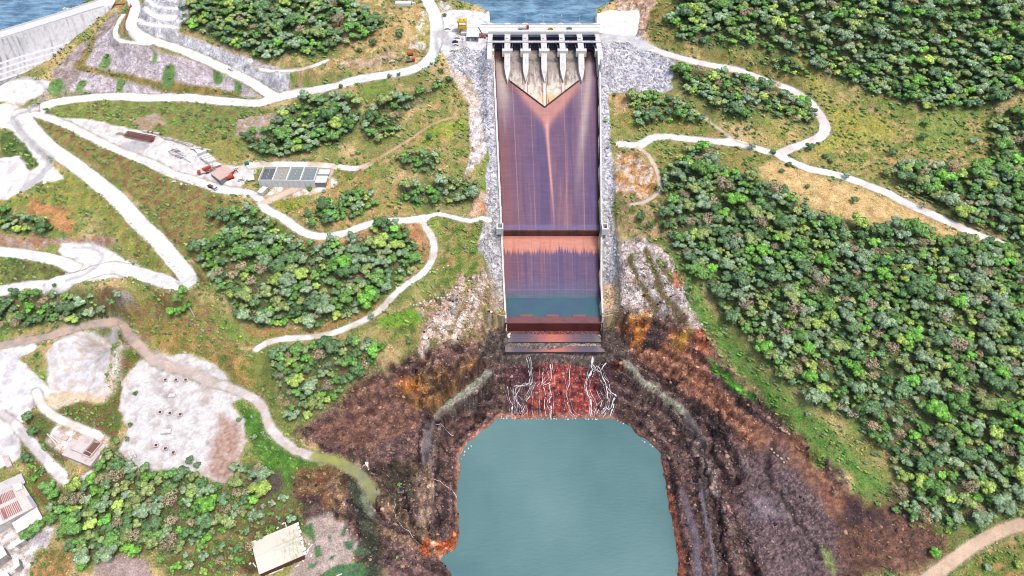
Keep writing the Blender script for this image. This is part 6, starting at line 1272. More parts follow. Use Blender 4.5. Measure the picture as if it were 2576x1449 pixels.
# ------------------------------------------------------------ helpers for placed things
def place(u, v): p = gp(u, v); return (p[0], p[1], p[2])
def yaw(u0, v0, u1, v1): a, b = gp(u0, v0), gp(u1, v1); return math.atan2(b[1]-a[1], b[0]-a[0])
def QY(X, Y): return ((420+X/4.6)*.67083, (440+Y/4.6)*.67083)
def QT(X, Y): return ((940+X/7.576)*.67083, (590+Y/7.576)*.67083)
def QS(X, Y): return ((880+X/4.954)*.67083, (1900+Y/4.954)*.67083)
def QB(X, Y): return (X/2.337*.67083, (1540+Y/2.337)*.67083)
def QK(X, Y): return ((1640+X/6.586)*.67083, (20+Y/6.586)*.67083)
def QD(X, Y): return (X/4.262*.67083, Y/4.262*.67083)
def car(u, v, rz, body, label, group=None, long=4.6, nm='parked_car', z=None):
    p = list(place(u, v)) if z is None else list(at(u, v, z)); t = thing(nm, label, 'car', p, rz, group)
    m_ = MB(); m_.box((0, 0, .72), (long, 1.85, .62), 0, (.97, .94)); m_.box((-.15, 0, 1.28), (long*.56, 1.7, .56), 0, (.8, .86)); m_.build('body', body, t)
    m_ = MB(); m_.box((-.15, 0, 1.26), (long*.565+.02, 1.56, .36), 0, (.86, .9)); m_.box((-.15, 0, 1.26), (long*.46, 1.72, .36), 0, (.86, .9)); m_.build('window_band', M['glass'], t)
    for x in (-long*.31, long*.31):
        for y in (-.86, .86): MB().cyl((x, y, .36), .36, .24, 12, 'y').build('wheel', M['dark'], t)
    return t
def truck(u, v, rz, cab, bed, label, load=None, long=8.0, z=None, nm='flatbed_truck'):
    p = list(place(u, v)) if z is None else list(at(u, v, z)); t = thing(nm, label, 'truck', p, rz)
    m_ = MB(); m_.box((long/2-1.0, 0, 1.75), (2.0, 2.4, 2.1), 0, (.9, .96)); c = m_.build('cab', cab, t); MB().box((long/2-.06, 0, 2.1), (.12, 2.0, .7)).build('windscreen', M['glass'], c)
    m_ = MB(); m_.box((-1.05, 0, 1.15), (long-2.3, 2.4, .3))
    for s_ in (-1, 1): m_.box((-1.05, s_*1.17, 1.5), (long-2.3, .08, .4))
    m_.box((-1.05-(long-2.3)/2, 0, 1.5), (.08, 2.4, .4)); m_.build('bed', bed, t)
    if load: m_ = MB(); m_.box((-1.1, 0, 1.75), (long-3.2, 1.9, .9), 0, (.85, .8)); m_.build('load', load, t)
    for x in (long/2-1.2, -long/2+1.2, -long/2+2.4):
        for y in (-1.0, 1.0): MB().cyl((x, y, .5), .5, .35, 12, 'y').build('wheel', M['dark'], t)
    return t
Zpad = lambda u, v: float(gp(u, v)[2])
# cars by the spillway head
car(*QK(440, 915), 0.1, M['blackcar'], 'black pickup sized car parked on the gravel pad left of the gates')
car(*QK(455, 990), 0.2, M['white'], 'white car parked just below the black car')
car(*QK(375, 1135), 0.35, M['white'], 'white car alone nearest the riprap edge of the pad')
car(*QK(250, 598), 0.0, M['white'], 'white car parked near the road at the back of the pad', None, 5.2)
car(*QK(490, 812), 0.0, M['white'], 'white car between the yellow gantry and the black car', None, 5.0)
car(580, 176, -.55, M['white'], 'white car driving on the rock cut road below the hill')
car(1720, 165, -.3, M['white'], 'white car at the top of the right hand road', None, 5.0) if False else car(*T(2,0,(870,330))[0], -.05, M['white'], 'white car on the grey apron right of the gates')
truck(*QK(2130, 585), 0.05, M['red'], M['white'], 'white flatbed truck with red cab crossing the spillway bridge', M['white'], 8.5, 135.45)
car(1385, 74, 3.1, M['yellow'], 'small yellow vehicle standing on the spillway bridge', None, 4.2, 'service_cart', 135.45)
car(1432, 73, 0, M['grey'], 'grey car on the spillway bridge right of the yellow vehicle', None, 4.6, 'parked_car', 135.45)
# gantry crane
u, v = QK(625, 690); p = place(u, v); g = thing('gantry_crane', 'tall bright yellow gantry crane standing on the pad left of the spillway', 'crane', p, 0)
for x in (-3.1, 3.1):
    for y in (-2.2, 2.2): MB().beam((x, y, 0), (x, y, 10.2), .55).build('leg', M['yellow'], g)
m_ = MB()
for z in (.5, 4.9): m_.box((0, -2.2, z), (6.2, .5, .5)); m_.box((0, 2.2, z), (6.2, .5, .5)); m_.box((-3.1, 0, z), (.5, 4.4, .5)); m_.box((3.1, 0, z), (.5, 4.4, .5))
m_.build('cross_beam', M['yellow'], g)
m_ = MB(); m_.box((0, 0, 10.6), (7.6, 5.4, 1.1)); tb = m_.build('top_girder', M['yellow'], g); MB().box((-1.5, -.6, 11.4), (.8, 1, .5)).build('winch', M['dark'], tb); MB().box((1.6, -.6, 11.4), (.8, 1, .5)).build('winch', M['dark'], tb)
m_ = MB(); m_.box((.2, -1.2, 6.1), (5.2, 3.0, 1.9)); m_.build('machine_house', M['yellow'], g); MB().box((1.0, -1.5, 1.2), (1.6, 1.2, 1.4), 0, (.5, .6)).build('hoist_block', M['red'], g)
# control building
u, v = QK(880, 830); p = place(u, v); b = thing('control_building', 'white flat roofed control building beside the yellow gantry crane', 'building', p, 0)
MB().box((0, 0, 1.9), (9.0, 7.6, 3.8)).build('wall', M['grey'], b); MB().box((0, 0, 3.96), (9.9, 8.6, .3)).build('roof', M['deck'], b)
MB().box((-1.8, -3.85, 1.1), (1.2, .12, 2.2)).build('door', M['white'], b); MB().box((2.2, -3.85, 1.9), (1.4, .12, 1.0)).build('window', M['glass'], b)
u, v = QK(480, 640); tag(MB().box((0, 0, 1.3), (6.1, 2.5, 2.6)).build('container', M['white'], None, place(u, v)), 'white container standing left of the gantry crane', 'container')
# mobile crane
u, v = QK(1120, 800); t = thing('mobile_crane', 'small grey mobile crane with raised boom between building and gates', 'crane', place(u, v), 0)
MB().box((0, 0, 1.0), (5.5, 2.4, 1.0)).build('carrier', M['grey'], t); MB().box((.3, -.2, 2.1), (2.4, 2.0, 1.3)).build('cab', M['orange'], t); MB().beam((0, .4, 2.4), (-3.4, 4.5, 6.5), .5).build('boom', M['dark'], t)
for x in (-1.8, 0, 1.8):
    for y in (-1.1, 1.1): MB().cyl((x, y, .5), .5, .4, 12, 'y').build('wheel', M['dark'], t)
# lamp on the pad, and power poles
def pole(u, v, h, label, cross=True, mat='galv', r=.17, group=None, nm='power_pole', base=None):
    t = thing(nm, label, 'pole', place(u, v), 0, group); MB().beam((0, 0, -.3), (0, 0, h), 2*r, 2*r, 8).build('shaft', M[mat], t)
    if cross:
        for z in (h-.4, h-1.5): MB().box((0, 0, z), (2.6, .2, .22)).build('crossarm', M[mat], t)
    if base: MB().box((0, 0, .7), (1.0, 1.0, 1.4)).build('base', M[base], t)
    return t
pole(*QK(638, 1070), 9, 'lamp mast with dark floodlights on the edge of the pad', True, 'grey', .14, nm='lamp_mast')
pole(1059, 274, 9, 'pale power pole with crossarms in the scrub left of the spillway'); pole(490, 798, 10, 'white leaning power pole below the hairpin bend', False, 'white', .28)
pole(1553, 371, 12, 'grey pole with yellow base beside the right riprap', True, 'grey', .15, base='yellow'); pole(829, 500, 6, 'thin dark pole beside the dirt lot', False, 'dark', .1); pole(735, 528, 6, 'thin dark pole on the yellow grass mound', False, 'dark', .1)
pole(992, 334+8, 7, 'small white pole in the dark thicket', False, 'white', .12); pole(168, 1345, 6, 'short white pole among the lower left trees', False, 'white', .2); pole(212, 837, 7, 'thin post beside the brown road', False, 'rust', .1); pole(307, 833, 7, 'thin post at the crest of the brown road', False, 'rust', .1)
# machines beside the upper road
u, v = 1032, 139; t = thing('excavator', 'orange excavator parked in the lay by above the upper road', 'excavator', place(u, v), .4)
MB().box((0, 0, .5), (4, 2.8, .9)).build('tracks', M['dark'], t); MB().box((0, 0, 1.8), (3.8, 2.6, 1.6), 0, (.9, .9)).build('house', M['orange'], t); m_ = MB(); m_.beam((1.5, 0, 2), (4.5, 0, 4.2), .5); m_.beam((4.5, 0, 4.2), (6.3, 0, 1.0), .4); m_.build('arm', M['orange'], t)
car(987, 156, .3, M['white'], 'white pickup in the lay by left of the orange excavator'); truck(1033, 155, .1, M['red'], M['grey'], 'grey bedded truck with red cab below the excavator', None, 7)
car(1008, 150, 1.0, M['grey'], 'grey car in the lay by beside the heap')
u, v = T(1,0,(1110,40))[0]; tag(MB().box((0, 0, 1.3), (13, 4.5, 2.6)).build('site_cabin', M['deck'], None, place(u, v)), 'long low white cabin on the dry hilltop', 'cabin'); tag(MB().box((0, 0, .8), (3, 2.5, 1.6)).build('water_tank', M['deck'], None, place(*T(1,0,(1190,32))[0])), 'small white tank right of the long cabin', 'tank')

# ------------------------------------------------------------ settling tanks
ZT = 94.0; c4 = [np.array(at(*QT(X, Y), ZT)) for X, Y in ((215, 640), (1790, 652), (1850, 262), (345, 258))]
st = thing('settling_tank', 'white concrete settling tank with four grey water basins', 'water tank', (0, 0, 0))
ex = c4[1]-c4[0]; Lx = np.linalg.norm(ex); ex /= Lx; ey = c4[3]-c4[0]; ey -= ex*np.dot(ey, ex)*1.0; Ly = np.linalg.norm(ey); ey /= Ly; rz = math.atan2(ex[1], ex[0]); o0 = c4[0]
sh = (c4[3]-c4[0])@ex
def tp(a, b, z): return (o0[0]+ex[0]*a+ey[0]*b, o0[1]+ex[1]*a+ey[1]*b, z)
print('tank', Lx, Ly, sh, Zpad(*QT(900, 760)))
GT_ = Zpad(*QT(900, 800))
m_ = MB(); hz = ZT-GT_+1.5; zc = ZT-hz/2
m_.box(tp(Lx/2, 0, zc), (Lx+.5, .5, hz), rz); m_.box(tp(Lx/2, Ly, zc), (Lx+.5, .5, hz-.002), rz); m_.box(tp(0, Ly/2, zc), (.5, Ly-.5, hz-.004), rz); m_.box(tp(Lx, Ly/2, zc), (.5, Ly-.5, hz-.004), rz); m_.build('outer_wall', M['deck'], st)
bw = Lx/4
for k in (1, 2, 3): MB().box(tp(bw*k, Ly/2, zc), (.9, Ly-.5, hz-.01), rz).build('dividing_wall', M['deck'], st)
for k, mt in enumerate(('silt3', 'silt2', 'silt1', 'silt1')):
    ww = MB().box(tp(bw*(k+.5), Ly/2, ZT-2.2), (bw-.7, Ly-.5, .6), rz).build('basin_water', M[mt], st)
    for q in (.25, .5, .75): MB().box(tp(bw*(k+.5), Ly*q, ZT-1.2), (.45, .45, 2.0), rz).build('column', M['conc'], ww)
for k in range(10): MB().box(tp(Lx*(k+.3)/10, -.4, zc-.3), (.25, .35, hz-.8), rz).build('buttress', M['conc'], st)
ph_ = thing('pump_house', 'white pump house joined to the right end of the settling tank', 'building', tp(Lx+4.3, Ly/2, GT_), rz)
MB().box((-.3, 0, 1.5), (7.0, Ly-.5, 4.0)).build('wall', M['grey'], ph_); MB().box((0, -Ly*.24, 3.8), (8.0, Ly*.5, .35)).build('roof', M['deck'], ph_); MB().box((0.3, Ly*.3, 3.83), (8.0, Ly*.36, .35)).build('roof', M['deck'], ph_)
p = place(*QT(360, 1000)); hut = thing('site_hut', 'small white roofed hut below the settling tank', 'hut', p, -.0)
m_ = MB(); rzh = yaw(*QT(300, 1080), *QT(440, 880)); m_.box((0, 0, 1.2), (6.6, 3.6, 2.4), rzh); m_.build('wall', M['galv'], hut); MB().box((0, 0, 2.55), (7.2, 4.2, .22), rzh).build('roof', M['deck'], hut)

# ------------------------------------------------------------ work yard
def roofq(name, label, cat, quad, zt, mat, wallmat, z0=None, thick=.25, over=.4, lab2=None):
    Q4 = [np.array(at(u, v, zt)) for u, v in quad]; z0 = z0 if z0 is not None else min(float(gp(*q)[2]) for q in quad)-.3; c = sum(Q4)/4; t = thing(name, label, cat, (c[0], c[1], z0))
    loc = [(q[0]-c[0], q[1]-c[1]) for q in Q4]; ar = sum(loc[i][0]*loc[(i+1) % 4][1]-loc[(i+1) % 4][0]*loc[i][1] for i in range(4))
    if ar < 0: loc = loc[::-1]
    MB().prism(loc, zt-z0-thick, zt-z0).build('roof', mat, t)
    ins = [(x*(1-over/max(4, abs(x)+abs(y))), y*(1-over/max(4, abs(x)+abs(y)))) for x, y in loc]; MB().prism(ins, 0, zt-z0-thick-.003).build('wall', wallmat, t); return t, loc
yd = lambda *p: [QY(*q) for q in p]
zy = Zpad(*QY(1800, 1100))
roofq('workshop', 'pinkish tin roofed workshop beside the orange trucks', 'building', yd((1690,960),(1930,815),(2110,930),(1860,1090)), zy+4.2, paint('pink_tin_roof', A(238,205,190), .6, .1, .8, dirt=(A(214,165,150), .5)), M['grey'])
ry_ = yaw(*QY(1560, 800), *QY(1760, 700))
for X, Y, l, rz_, lab in ((1560, 625, 6.5, .6, 'topmost white container at the upper end of the yard'),(1610, 690, 7, .55, 'white container second from the top of the stacked row'),(1650, 720, 7, .55, 'white container in the middle of the row'),(1690, 750, 7, .55, 'white container fourth in the row'),(1725, 775, 6, .55, 'white container at the lower end of the row')):
    p = place(*QY(X, Y)); t = thing('container', lab, 'container', p, rz_, 'white containers in the work yard'); m_ = MB(); m_.box((0, 0, 1.0), (l, 2.2, 2.0)); m_.build('body', M['deck'], t); MB().box((l/2+.03, 0, 1.0), (.08, 1.9, 1.7)).build('door', M['grey'], t)
truck(*QY(1660, 890), ry_+.2, M['white'], M['orange'], 'orange tipper truck left of the tin roofed workshop', M['orange'], 8, nm='tipper_truck'); truck(*QY(1590, 965), ry_+2.9, M['orange'], M['white'], 'white bedded truck with orange cab at the yard edge', None, 8.5)
truck(*QY(1740, 1225), -.55, M['white'], M['dark'], 'flatbed truck with dark bed driving at the yard exit', M['rust'], 8)
t = thing('crane_boom', 'dark red lattice boom lying beside the workshop roof', 'crane boom', place(*QY(1760, 905)), yaw(*QY(1680, 950), *QY(1840, 860)))
m_ = MB()
for y in (-.8, .8):
    for z in (.3, 1.6): m_.beam((-6, y, z), (6, y, z), .25)
for k in range(12): m_.beam((-6+k, -.8, .3), (-5+k, .8, 1.6), .15); m_.beam((-6+k, .8, 1.6), (-5+k, -.8, 1.6), .15)
m_.build('lattice', paint('dark_red', A(150,50,60), .6, .2, 1), t)
t = thing('excavator', 'orange red excavator parked right of the tin roofed workshop', 'excavator', place(*QY(2045, 1050)), ry_); MB().box((0, 0, .6), (5, 3.4, 1.1)).build('tracks', M['dark'], t); MB().box((-.3, 0, 2.0), (5.0, 3.2, 1.8), 0, (.92, .9)).build('house', M['orange'], t); m_ = MB(); m_.beam((0, 1.8, 2.6), (5.6, 2.0, 3.6), .6); m_.beam((5.6, 2.0, 3.6), (6.6, 2.0, .8), .5); m_.build('arm', M['red'], t)
roofq('white_shed', 'small pale roofed shed at the right end of the yard', 'shed', yd((2330,1000),(2440,990),(2460,1070),(2350,1090)), zy+3.0, M['deck'], M['grey'])
car(*QY(2230, 1085), .3, M['white'], 'white van parked left of the small pale shed', None, 5.2); car(*QY(2130, 900), .9, M['white'], 'white car behind the workshop', None, 4.6)
tag(MB().box((0, 0, .9), (3, 2.2, 1.8)).build('skip', M['teal'], None, place(*QY(2330, 808)), .4), 'teal skip at the edge of the grass above the yard', 'skip')
# long lattice bridge frames lying in the yard
rt = yaw(*QY(230, 310), *QY(740, 410))
for k in range(3):
    a_ = np.array(gp(*QY(490, 350))); t = thing('lattice_frame', ('nearest', 'middle', 'farthest')[k]+' of three long rusty lattice frames lying in the yard', 'steel frame', (a_[0]-math.sin(rt)*(k-1)*2.2, a_[1]+math.cos(rt)*(k-1)*2.2, a_[2]), rt, 'lattice frames in the work yard')
    m_ = MB()
    for y in (-.8, .8):
        for z in (.3, 1.5): m_.beam((-12.5, y, z), (12.5, y, z), .3)
    for q in range(20): x = -12.5+q*1.25; m_.beam((x, -.8, .3), (x+1.25, -.8, 1.5), .2); m_.beam((x, -.8, 1.5), (x, .8, 1.5), .3)
    m_.build('chord', M['rust'], t)
tag(MB().box((0, 0, .9), (2.6, 2.0, 1.8), 0, (.8, .8)).build('generator', M['red'], None, place(*QY(690, 408))), 'bright red generator at the end of the lattice frames', 'generator')
def beams(X0, Y0, X1, Y1, n, l, ang, mats, lab, grp, nm='concrete_beam', w_=.8, h_=.6, sp=.25):
    proto = {}
    for k in range(n):
        s_ = k/(max(1, n-1)); p = place(*QY(X0+(X1-X0)*s_+random.uniform(-6, 6), Y0+(Y1-Y0)*s_+random.uniform(-5, 5))); mt = random.choice(mats)
        if mt not in proto: proto[mt] = MB().box((0, 0, h_/2), (l, w_, h_)).build(nm, M[mt]); o = proto[mt]
        else: o = proto[mt].copy(); COLL.objects.link(o)
        o.location = p; o.rotation_euler = (0, 0, ang+random.uniform(-sp, sp)); o.scale = (random.uniform(.8, 1.15), 1, 1); tag(o, lab, 'beam' if 'beam' in nm else 'plank', grp)
beams(890, 345, 1400, 490, 20, 3.2, .9, ['conc', 'stone', 'wood'], 'pale concrete beam lying in the long row along the yard edge', 'concrete beams along the yard edge')
beams(560, 245, 840, 300, 9, 1.8, .9, ['rust', 'stone', 'wood'], 'short brownish block in the row above the lattice frames', 'blocks above the lattice frames', 'stacked_block', 1.4, 1.2)
beams(1020, 590, 1220, 700, 12, 4.2, .45, ['stone', 'grey', 'conc'], 'grey precast beam in the round heap of the yard', 'beams in the round heap')
beams(1080, 560, 1180, 620, 7, 4.0, .5, ['stone', 'grey'], 'grey precast beam in the upper part of the yard heap', 'beams in the upper heap')
beams(1240, 690, 1340, 760, 5, 4.0, -.9, ['conc', 'stone'], 'white beam thrown at the lower end of the heap', 'white beams at the heap end')
beams(90, 270, 210, 285, 7, 3.6, 1.1, ['wood'], 'yellowish timber lying left of the lattice frames', 'timbers left of the frames', 'timber', .5, .4)
beams(1390, 560, 1480, 620, 3, 5.0, -.6, ['rust'], 'rusty steel beam at the edge of the yard', 'rusty beams at the yard edge', 'steel_beam', .4, .5)
beams(1480, 520, 1680, 560, 8, 2.4, .3, ['conc', 'grey', 'stone'], 'scrap panel in the pile above the containers', 'scrap panels above the containers', 'scrap_panel', 1.4, .3, 1.2)

# ------------------------------------------------------------ big old shed by the silt flat
def gridroof(parent, quad, z, f, name, nx_, ny_, mat, amp=.12, per=1.1, sag=0):
    a, b, c, d = [np.array(at(*q, z)) for q in quad]; s_, t_ = np.meshgrid(np.linspace(0, 1, nx_), np.linspace(0, 1, ny_)); s3, t3 = s_[..., None], t_[..., None]
    P = (a*(1-s3)+b*s3)*(1-t3)+(d*(1-s3)+c*s3)*t3; Ln = np.linalg.norm(b-a); P[..., 2] += amp*np.sin(s_*Ln/per*6.283)+f(s_, t_); colr = f.__dict__['col'](s_, t_, P)
    ix = np.arange(P.shape[0]*P.shape[1]).reshape(P.shape[:2]); q = np.stack([ix[:-1, :-1], ix[1:, :-1], ix[1:, 1:], ix[:-1, 1:]], -1).reshape(-1, 4)
    return link(name, mesh_np(name, P.reshape(-1, 3), q, np.clip(colr, .02, .8).reshape(-1, 3), mat, False), parent)
SHM = attr_mat('old_sheet_roof', .6, .25, 1.5, .1, 0)
quad = [QS(305, 650), QS(1150, 300), QS(1285, 905), QS(455, 1262)]; zb = Zpad(*QS(800, 1300)); zr = zb+5.2
sh_ = thing('old_shed', 'long shed with stained cream sheet roof and ragged right end', 'shed', (0, 0, 0))
def ff(s, t): return .7*(1-np.abs(t-.5)*2)
def fcol(s, t, P):
    c = np.broadcast_to(A(250,244,226), s.shape+(3,)).copy(); n1_, n2_ = fbm(P[..., 0], P[..., 1], 3, 981, 4), fbm(s*60, t*9, 1.3, 985, 3)
    c = mixc(c, A(196,186,140), smooth(.35, .9, s+n1_*.3)*smooth(.0, .5, t)*smooth(-.2, .25, n2_)*.8); c = mixc(c, A(170,160,130), (np.abs(t*9 % 1-.5) > .46)*.45*smooth(.2, .7, s)); c = mixc(c, A(140,126,100), smooth(.3, .6, n2_)*smooth(.4, .9, s)*.6); c = mixc(c, A(235,232,220), (np.abs(t-.5) < .02)*.5); return c
ff.col = fcol; gridroof(sh_, quad, zr, ff, 'roof', 60, 44, SHM, .05, 1.2)
Qs = [np.array(at(*q, zr)) for q in quad]; cq = sum(Qs)/4; m_ = MB(); pol = [tuple((cq+(q-cq)*.965)[:2]) for q in Qs][::-1]; m_.prism(pol, zb-.5, zr-.35); m_.build('wall', paint('dark_timber_wall', A(110,64,50), .9, .3, .8), sh_)
e_ = Qs[2]-Qs[1]
for k in range(9):
    q = Qs[1]+e_*(k+.5)/9; d_ = (Qs[1]-Qs[0])/np.linalg.norm(Qs[1]-Qs[0]); MB().box((q[0]+d_[0]*random.uniform(-.2, .9), q[1]+d_[1]*random.uniform(-.2, .9), zr+.12), (random.uniform(1.2, 2.6), 2.0, .1), math.atan2(e_[1], e_[0])+1.57).build('loose_sheet', M['deck'], sh_)
for k, (X, Y, l, a_) in enumerate(((1385,775,5.5,1.0),(1350,865,4.4,1.35),(1310,635,2.6,-1.2),(1385,700,1.4,.4),(945,320,4.5,-1.1),(900,320,1.6,.6),(1425,910,1.8,1.5),(775,1210,8,.42),(1270,1005,2.2,-.9),(1165,1105,2.4,.5),(370,1085,3.2,-.8),(320,840,2.2,-.9),(1945,1270,3.2,.4),(800,400,1.4,1.2),(110,1000,1.6,.5),(290,1060,1.2,.4))):
    tag(MB().box((0, 0, .3), (l, .7 if l > 2 else 1.0, .35), 0, (.97, .9)).build('white_plank', M['deck'], None, place(*QS(X, Y)), a_), ['long white board leaning toward the flat beside the shed corner', 'white board next to the long leaning board', 'short white board at the shed edge', 'small white scrap near the long board', 'bent white board at the upper corner of the shed', 'small white scrap above the shed roof', 'short white piece on the lower mud bank', 'long white beam lying below the shed', 'white bent strip on the ground right below the shed', 'pale scrap on the mud below the shed', 'white strip at the lower left shed corner', 'pale strip at the left edge of the shed', 'white slab at the very bottom of the silt flat', 'tiny white scrap in the brush above the shed', 'pale scrap in the brush far left of the shed', 'pale block left of the lower shed corner'][k], 'board')
t = thing('pit_cover', 'square grey concrete pit cover with a bright shrub behind', 'pit cover', place(1009, 1234), .05); MB().box((0, 0, .6), (3.6, 4.0, 1.6)).build('box', M['grey'], t); MB().box((0, 0, 1.42), (2.4, 2.8, .1)).build('lid', M['dark'], t)

# ------------------------------------------------------------ works at the lower left
def bq(*p): return [QB(*q) for q in p]
zl = Zpad(*QB(200, 1000))
def rcol(s, t, P):
    c = np.broadcast_to(A(250,236,226), s.shape+(3,)).copy(); n_ = fbm(s*40, t*3, 1.2, 991, 3); band = (np.abs((t*2.0) % 1-.45) < .36)
    rs = ((s > .02) & (s < .30) | (s > .38) & (s < .76)) & band; rs2 = rs & (np.sin(s*190) > -.55); c = mixc(c, A(160,74,70), rs2*.85); c = mixc(c, A(226,190,180), smooth(.1, .4, n_)*.5); c = mixc(c, A(150,160,186), (s > .93)*(t > .55)*.7); return c
def f0(s, t): return .9*(1-np.abs(t-.5)*2)
f0.col = rcol
wb = thing('rusty_roof_workshop', 'large workshop roof with rusty red stripes at the left edge', 'building', (0, 0, 0)); qd = bq((-190,805),(200,640),(325,832),(-150,1085)); gridroof(wb, qd, zl+6, f0, 'roof', 90, 30, SHM, .05, 1.0)
Qs = [np.array(at(*q, zl+6)) for q in qd]; cq = sum(Qs)/4; MB().prism([tuple((cq+(q-cq)*.97)[:2]) for q in Qs][::-1], zl-1, zl+5.8).build('wall', M['galv'], wb)
roofq('grey_shed', 'pale grey roofed building behind the rusty workshop', 'building', bq((-150,700),(185,548),(222,632),(-150,800)), zl+5.2, M['galv'], M['grey'])
roofq('upper_annex', 'small white annex on the corner of the rusty workshop', 'building', bq((100,650),(185,628),(200,680),(140,705)), zl+7.2, M['deck'], M['galv'])
roofq('white_hall', 'white roofed hall half hidden by a broad green tree', 'building', bq((103,985),(322,845),(378,945),(150,1072)), zl+4.5, M['deck'], M['conc_old'])
roofq('low_white_building', 'low white roof below the broad green tree', 'building', bq((85,1155),(210,1100),(225,1130),(130,1190)), zl+3.0, M['deck'], M['conc_old'])
roofq('pale_block', 'pale building cut by the left edge of the picture', 'building', bq((-60,1215),(20,1180),(62,1260),(-60,1340)), zl+3.6, M['deck'], M['conc_old'])
roofq('small_outbuilding', 'small white outbuilding near the lower left corner', 'building', bq((112,1300),(160,1288),(172,1355),(122,1395)), zl+2.2, M['deck'], M['conc_old'])
roofq('corner_building', 'pale roof in the bottom left corner', 'building', bq((-20,1425),(55,1405),(85,1450),(-20,1500)), zl+2.4, M['deck'], M['conc_old'])
def plat(name, label, quad, z, h, mat, cat='foundation'):
    Q4 = [np.array(at(u, v, z)) for u, v in quad]; c = sum(Q4)/4; loc = [(q[0]-c[0], q[1]-c[1]) for q in Q4]; ar = sum(loc[i][0]*loc[(i+1) % 4][1]-loc[(i+1) % 4][0]*loc[i][1] for i in range(4)); loc = loc if ar > 0 else loc[::-1]
    t = thing(name, label, cat, (c[0], c[1], z-h)); MB().prism(loc, -1.5, h).build('slab', mat, t); return t, c
zf = Zpad(*QB(780, 300)); oldc = paint('weathered_foundation', A(240,228,222), .9, .15, .6, dirt=(A(190,140,120), .7, (1, 1, 1)))
t, c = plat('ruined_foundation', 'ruined concrete foundation with an open reddish pit', bq((540,385),(690,175),(975,245),(790,485)), zf+.5, .5, oldc)
def subplat(t, c, quad, z0, z1, mat, name):
    Q4 = [np.array(at(u, v, z1)) for u, v in quad]; loc = [(q[0]-c[0], q[1]-c[1]) for q in Q4]; ar = sum(loc[i][0]*loc[(i+1) % len(loc)][1]-loc[(i+1) % len(loc)][0]*loc[i][1] for i in range(len(loc))); loc = loc if ar > 0 else loc[::-1]; b0 = t.location[2]
    return MB().prism(loc, z0-b0, z1-b0).build(name, mat, t)
subplat(t, c, bq((620,335),(720,210),(825,240),(715,375)), zf+.4, zf+1.8, oldc, 'raised_platform')
W_ = bq((715,375),(830,243),(890,280),(785,405)); pitm = paint('pit_floor', A(140,96,84), .9, .25, .8)
subplat(t, c, W_, zf+.4, zf+.56, pitm, 'pit_floor')
for a_, b_ in zip(W_, W_[1:]+W_[:1]):
    A3, B3 = np.array(at(*a_, zf+1.9)), np.array(at(*b_, zf+1.9)); MB().beam((A3[0]-c[0], A3[1]-c[1], 1.15), (B3[0]-c[0], B3[1]-c[1], 1.15), .5, 1.5).build('pit_wall', oldc, t)
A3, B3 = np.array(at(*QB(745,345), zf+1.9)), np.array(at(*QB(815,380), zf+1.9)); MB().beam((A3[0]-c[0], A3[1]-c[1], 1.1), (B3[0]-c[0], B3[1]-c[1], 1.1), .4, 1.4).build('pit_wall', oldc, t)
plat('concrete_slab', 'small broken white slab left of the ruined foundation', bq((458,210),(520,160),(642,198),(575,265)), zf+.8, .8, oldc)
for k, (X0, Y0, X1, Y1, lb) in enumerate(((415,205,500,300,'long white girder lying left of the small slab'),(440,215,530,290,'shorter white girder beside the long one'),(590,690,640,740,'pale girder at the end of the narrow road'))):
    a_, b_ = gp(*QB(X0, Y0)), gp(*QB(X1, Y1)); cc_ = (a_+b_)/2; o = MB().beam(a_-cc_+np.array((0, 0, .4)), b_-cc_+np.array((0, 0, .4)), .5, .6).build('girder', M['deck'], None, tuple(cc_)); tag(o, lb, 'girder')
tag(MB().box((0, 0, 1.0), (4.5, 1.8, 2.0), .6, (.9, .9)).build('water_trough', paint('pale_green_tank', A(150,190,180), .5, .1, 1), None, place(*QB(800, 580))), 'pale green tank half hidden under the trees at the road end', 'tank')
plat('concrete_apron', 'long pale concrete strip at the far left edge', bq((-40,260),(40,290),(105,480),(60,500)), Zpad(*QB(60, 400))+.6, .6, oldc)
for k, (i, j, a_, b_) in enumerate(((0,2,1210,215),(0,2,1285,222),(0,2,1362,232),(0,2,1180,465),(0,2,1250,490),(0,2,1310,520),(0,1,1250,1420),(0,1,1330,1420),(0,1,1403,1420))):
    lb = ['left footing of the middle row on the white pad', 'centre footing of the middle row on the white pad', 'right footing of the middle row on the white pad', 'left footing of the lower row on the white pad', 'centre footing of the lower row on the white pad', 'right footing of the lower row on the white pad', 'left footing of the top row on the white pad', 'centre footing of the top row on the white pad', 'right footing of the top row on the white pad'][k]
    t = thing('concrete_footing', lb, 'footing', place(*T(i, j, (a_, b_))[0]), .1, 'square footings on the white pad'); m_ = MB()
    for dx, dy, sx, sy in ((-1.1, 0, .45, 2.6), (1.1, 0, .45, 2.6), (0, 1.1, 1.75, .45), (0, -1.1, 1.75, .45)): m_.box((dx, dy, .25), (sx, sy, .9))
    m_.build('rim', oldc, t); MB().box((0, 0, .12), (1.7, 1.7, .5)).build('pit', paint('footing_pit', A(110,66,62), .9, .2, 1) if k == 0 else bpy.data.materials['footing_pit'], t)
for (i, j, a_, b_, l, w_, lb) in ((0,2,1300,92,4,2.6,'small white block on the upper white pad'),(0,2,1258,362,6,3.2,'wide white block in the middle of the white pad'),(0,2,985,540,6,1.0,'left arm of the white channel below the pad'),(0,2,1015,530,6,1.0,'right arm of the white channel below the pad')):
    tag(MB().box((0, 0, .5), (l, w_, 1.2), (.05 if w_ > 2 else -.9), (.96, .96)).build('concrete_block', M['conc'], None, place(*T(i, j, (a_, b_))[0])), lb, 'block')
